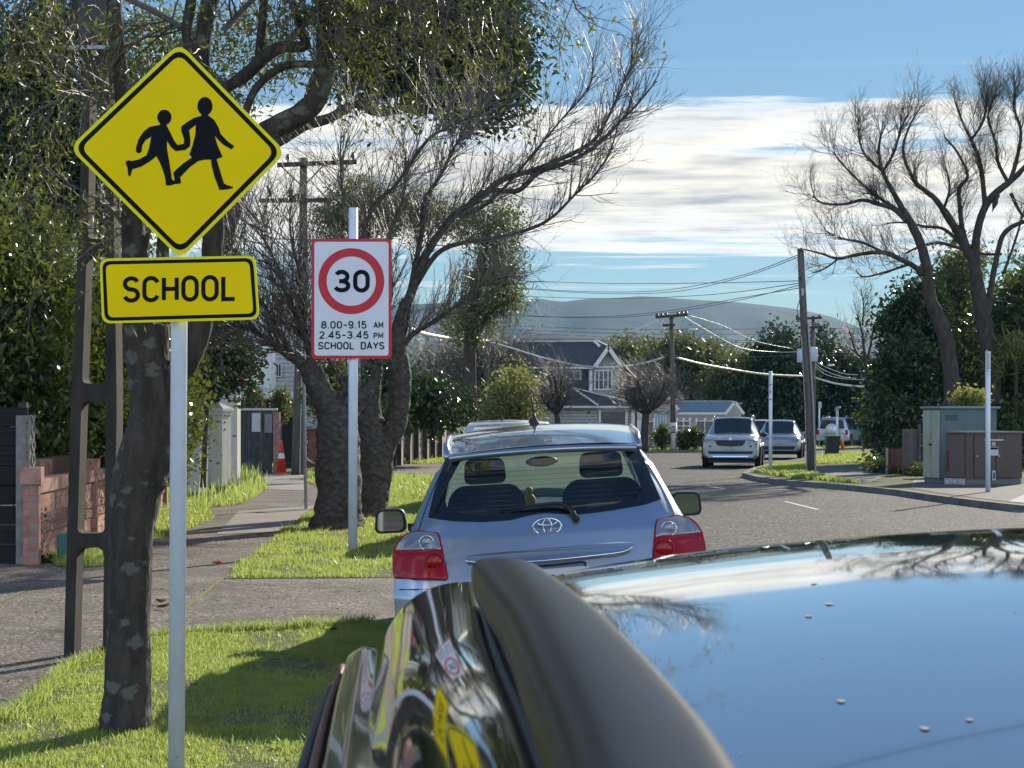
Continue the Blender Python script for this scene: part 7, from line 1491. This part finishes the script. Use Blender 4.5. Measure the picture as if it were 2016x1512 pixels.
# ---------------------------------------------------------------- dark car we look across
M_BPAINT = mat('black_car_paint', (.02, .023, .028), .03, 0, coat=1.0, spec=1.0, ior=2.3)
M_ROOFP = mat('dusty_black_paint', (.42, .435, .46), .055, .85, col2=(.47, .485, .51), nscale=3, coat=1.0, spec=1.0, ior=2.6)
for m_q in (M_BPAINT, M_ROOFP): m_q.node_tree.nodes['Principled BSDF'].inputs['Coat IOR'].default_value = 1.9
M_RAIL = mat('satin_rail', (.010, .013, .018), .30, 0, coat=.0, spec=.045)
FC = thing('dark_car', 'glossy black car beside us seen across its roof with a thick roof rail', 'car', (.62, 2.0, 0))
def rz_(x, y):
    return 1.478 + .034 * min(1.0, max(0.0, (x - .05) / .7)) - (y - 2.25) ** 2 / 19.0 - .026 * ((x - .68) / .6) ** 2 - .09 * max(0, abs(x - .62) - .52) ** 2 * 10
from mathutils import noise as mn
rows = []
for y in np.linspace(.35, 2.98, 60):
    row = []
    for x in np.linspace(.02, 1.22, 50):
        yy_ = y - .42 * ((x - .62) / .6) ** 2 * max(0, (y - 1.5) / 1.48)
        row.append((x, yy_, rz_(x, yy_) + .00015 * mn.noise(Vector((x * 5, y * 5, 0)))))
    rows.append(row)
mb = MB(); mb.grid(rows); mb.build('roof', M_ROOFP, FC, smooth=True)
# windscreen, bonnet, flanks (mostly below the line of sight)
last = rows[-1]
mb = MB(); mb.grid([[Vector(p) - Vector((0, 0, .002)) for p in last], [Vector(p) + Vector((0, .012, -.012)) for p in last]]); mb.build('header_trim', M_RAIL, FC, smooth=True)
mb = MB(); mb.grid([[Vector(p) + Vector((0, .013, -.013)) for p in last], [Vector((lerp(.62, p[0], 1.12), p[1] + .75, 1.03)) for p in last]]); mb.build('windscreen', M_CGL, FC, smooth=True)
mb = MB(); mb.grid([[(.62 + u * .74, 3.55 + .1 * (1 - u * u), 1.02 + .02 * (1 - u * u)) for u in np.linspace(-1, 1, 13)], [(.62 + u * .74, 4.2, .93 + .04 * (1 - u * u)) for u in np.linspace(-1, 1, 13)], [(.62 + u * .7, 4.55 + .15 * (1 - u * u), .80) for u in np.linspace(-1, 1, 13)], [(.62 + u * .7, 4.6 + .15 * (1 - u * u), .30) for u in np.linspace(-1, 1, 13)]]); mb.build('bonnet', M_BPAINT, FC, smooth=True)
mb = MB()
for sg in (-1, 1): mb.grid([[(.62 + sg * .76, y, 1.0) for y in (-.2, 1, 2.2, 3.5, 4.5)], [(.62 + sg * .86, y, .80) for y in (-.2, 1, 2.2, 3.5, 4.5)], [(.62 + sg * .84, y, .28) for y in (-.2, 1, 2.2, 3.5, 4.5)]][::sg])
mb.build('flank', M_BPAINT, FC, smooth=True)
# roof rail: swept over photo points
rail = [(1330, 1740, .56, 215), (1248, 1520, .74, 168), (1144, 1336, 1.0, 122), (1085, 1245, 1.25, 94), (1030, 1184, 1.6, 79), (1002, 1154, 1.85, 69), (986, 1140, 2.0, 58), (974, 1132, 2.1, 46), (968, 1136, 2.15, 32)]
pts = []; rad = []
for x, y, d, r in rail: pts.append(P(x, y, d)); rad.append(r / FPX * d)
sp = smoothpts(pts, 6); rr = [interp(i / 6, range(len(rad)), rad) for i in range(len(sp))]
mb = MB(); n = 24; vs = []
for i, p in enumerate(sp):
    dv = (sp[min(i + 1, len(sp) - 1)] - sp[max(i - 1, 0)]).normalized(); u = dv.cross(Vector((0, 0, 1))).normalized(); v = u.cross(dv)
    for j in range(n):
        a = 2 * PI * j / n; ca, sa = math.cos(a), math.sin(a); ex = .62
        q = u * (math.copysign(abs(ca) ** ex, ca) * rr[i]) + v * (math.copysign(abs(sa) ** ex, sa) * rr[i] * .72); vs.append(p + q)
k = len(sp); mb.add(vs, [(i * n + j, (i + 1) * n + j, (i + 1) * n + (j + 1) % n, i * n + (j + 1) % n) for i in range(k - 1) for j in range(n)] + [tuple(range(n)), tuple(range((k - 1) * n, k * n))[::-1]])
mb.build('roof_rail', M_RAIL, FC, smooth=True)
# door frame and side glass: strips between curves through photo points
def crv(l): return smoothpts([P(*p) for p in l], 6)
C0 = crv([(938, 1146, 2.407), (955, 1210, 1.849), (985, 1300, 1.387), (1030, 1400, 1.120), (1100, 1560, .8825)])
C4 = crv([(765, 1236, 2.515), (752, 1310, 1.966), (745, 1390, 1.579), (748, 1480, 1.334), (765, 1640, 1.077)])
C5 = crv([(750, 1275, 2.54), (735, 1350, 2.01), (722, 1425, 1.64), (715, 1505, 1.40), (715, 1680, 1.12)])
dense = []
for i in range(len(C0)):
    a, b, e_ = C0[i], C4[i], C5[i]; ch = b - a; n_ = Vector((ch.z, 0, -ch.x)).normalized() * .020
    row = [a.lerp(b, t) + n_ * 4 * t * (1 - t) for t in [k / 12 for k in range(13)]]
    row += [b.lerp(e_, .5) + Vector((-.001, 0, -.002)), e_, e_ + Vector((-.006, 0, -.03))]
    dense.append([a + Vector((.004, 0, -.02))] + row)
mb = MB(); mb.grid(dense[::-1]); mb.build('door_frame', M_BPAINT, FC, smooth=True)
mb = MB(); mb.tube([p + Vector((.001, 0, -.004)) for p in C0], .006, 8); mb.build('drip_seal', M_PLB, FC, smooth=True)
V0 = crv([(742, 1285, 2.30), (738, 1340, 2.0), (735, 1400, 1.75), (738, 1470, 1.45), (748, 1640, 1.1)]); V1 = crv([(716, 1280, 2.30), (706, 1340, 2.0), (695, 1405, 1.75), (684, 1490, 1.45), (660, 1660, 1.1)]); V2 = crv([(690, 1296, 2.32), (672, 1360, 2.02), (660, 1420, 1.76), (645, 1510, 1.46), (612, 1690, 1.1)])
mb = MB(); mb.grid([smoothpts([a, b, c], 5) for a, b, c in zip(V0, V1, V2)][::-1]); o = mb.build('wind_deflector', mat('smoked_visor', (.10, .10, .075), .12, 0, coat=.6, spec=.6), FC, smooth=True); md = o.modifiers.new('thick', 'SOLIDIFY'); md.thickness = .004
mb = MB(); mb.tube(V1, .0045, 8); mb.build('visor_edge', M_CHR, FC, smooth=True)
W0 = crv([(690, 1300, 2.34), (668, 1370, 2.06), (655, 1430, 1.8), (640, 1520, 1.5), (605, 1700, 1.14)]); W1 = crv([(655, 1352, 2.36), (632, 1410, 2.08), (612, 1465, 1.82), (590, 1540, 1.52), (540, 1720, 1.16)])
mb = MB(); mb.grid([[a, a.lerp(b, .5) + Vector((0, 0, .004)), b] for a, b in zip(W0, W1)][::-1]); mb.build('side_glass', M_CGL, FC, smooth=True)
mb = MB(); mb.tube([a.lerp(b, .42) + Vector((0, -.004, .006)) for a, b in zip(W0, W1)], .004, 6); mb.build('seal', mat('brown_seal', (.16, .055, .03), .6), FC, smooth=True); mb = MB(); mb.tube(W1, .006, 8); mb.build('sill_trim', M_PLB, FC, smooth=True)
# specks of dried dirt on the roof
rn = random.Random(8)
for x, y, s in ((1655, 1387, .004), (1602, 1150, .004), (1633, 1193, .005), (1592, 1217, .004), (1908, 1422, .003), (1820, 1440, .004)) + tuple((rn.uniform(1300, 2000), rn.uniform(1130, 1500), rn.uniform(.0008, .0018)) for _ in range(4)):
    # find the roof under that pixel
    dd_ = 1.0
    for k in range(200):
        p = P(x, y, dd_)
        if p.z <= rz_(p.x, p.y): break
        dd_ += .01
    c = Vector((p.x, p.y, rz_(p.x, p.y) + .0006)); mb = MB(); mb.add([c] + [c + Vector((math.cos(a) * s * (1.0 if a < 3 else .7), math.sin(a) * s * 1.6, 0)) for a in [k * PI / 4 for k in range(8)]], [(0, i + 1, (i + 1) % 8 + 1) for i in range(8)]); mb.build('dirt_speck', mat('dried_dirt', (.30, .31, .31), .9), FC)
# ---------------------------------------------------------------- air
mb = MB(); mb.box((0, 1600, 148), (4400, 4800, 300)); hz = mb.build('haze', mat('tmp', (1, 1, 1)), kind='stuff'); hz.data.materials.clear()
m = bpy.data.materials.new('haze_air'); m.use_nodes = True; t = m.node_tree; [t.nodes.remove(n) for n in list(t.nodes)]
o_ = t.nodes.new('ShaderNodeOutputMaterial'); v_ = t.nodes.new('ShaderNodeVolumePrincipled'); v_.inputs['Color'].default_value = (.12, .52, .95, 1); v_.inputs['Density'].default_value = .00009; v_.inputs['Anisotropy'].default_value = .0
t.links.new(v_.outputs[0], o_.inputs['Volume']); hz.data.materials.append(m)
hz.display_type = 'WIRE'
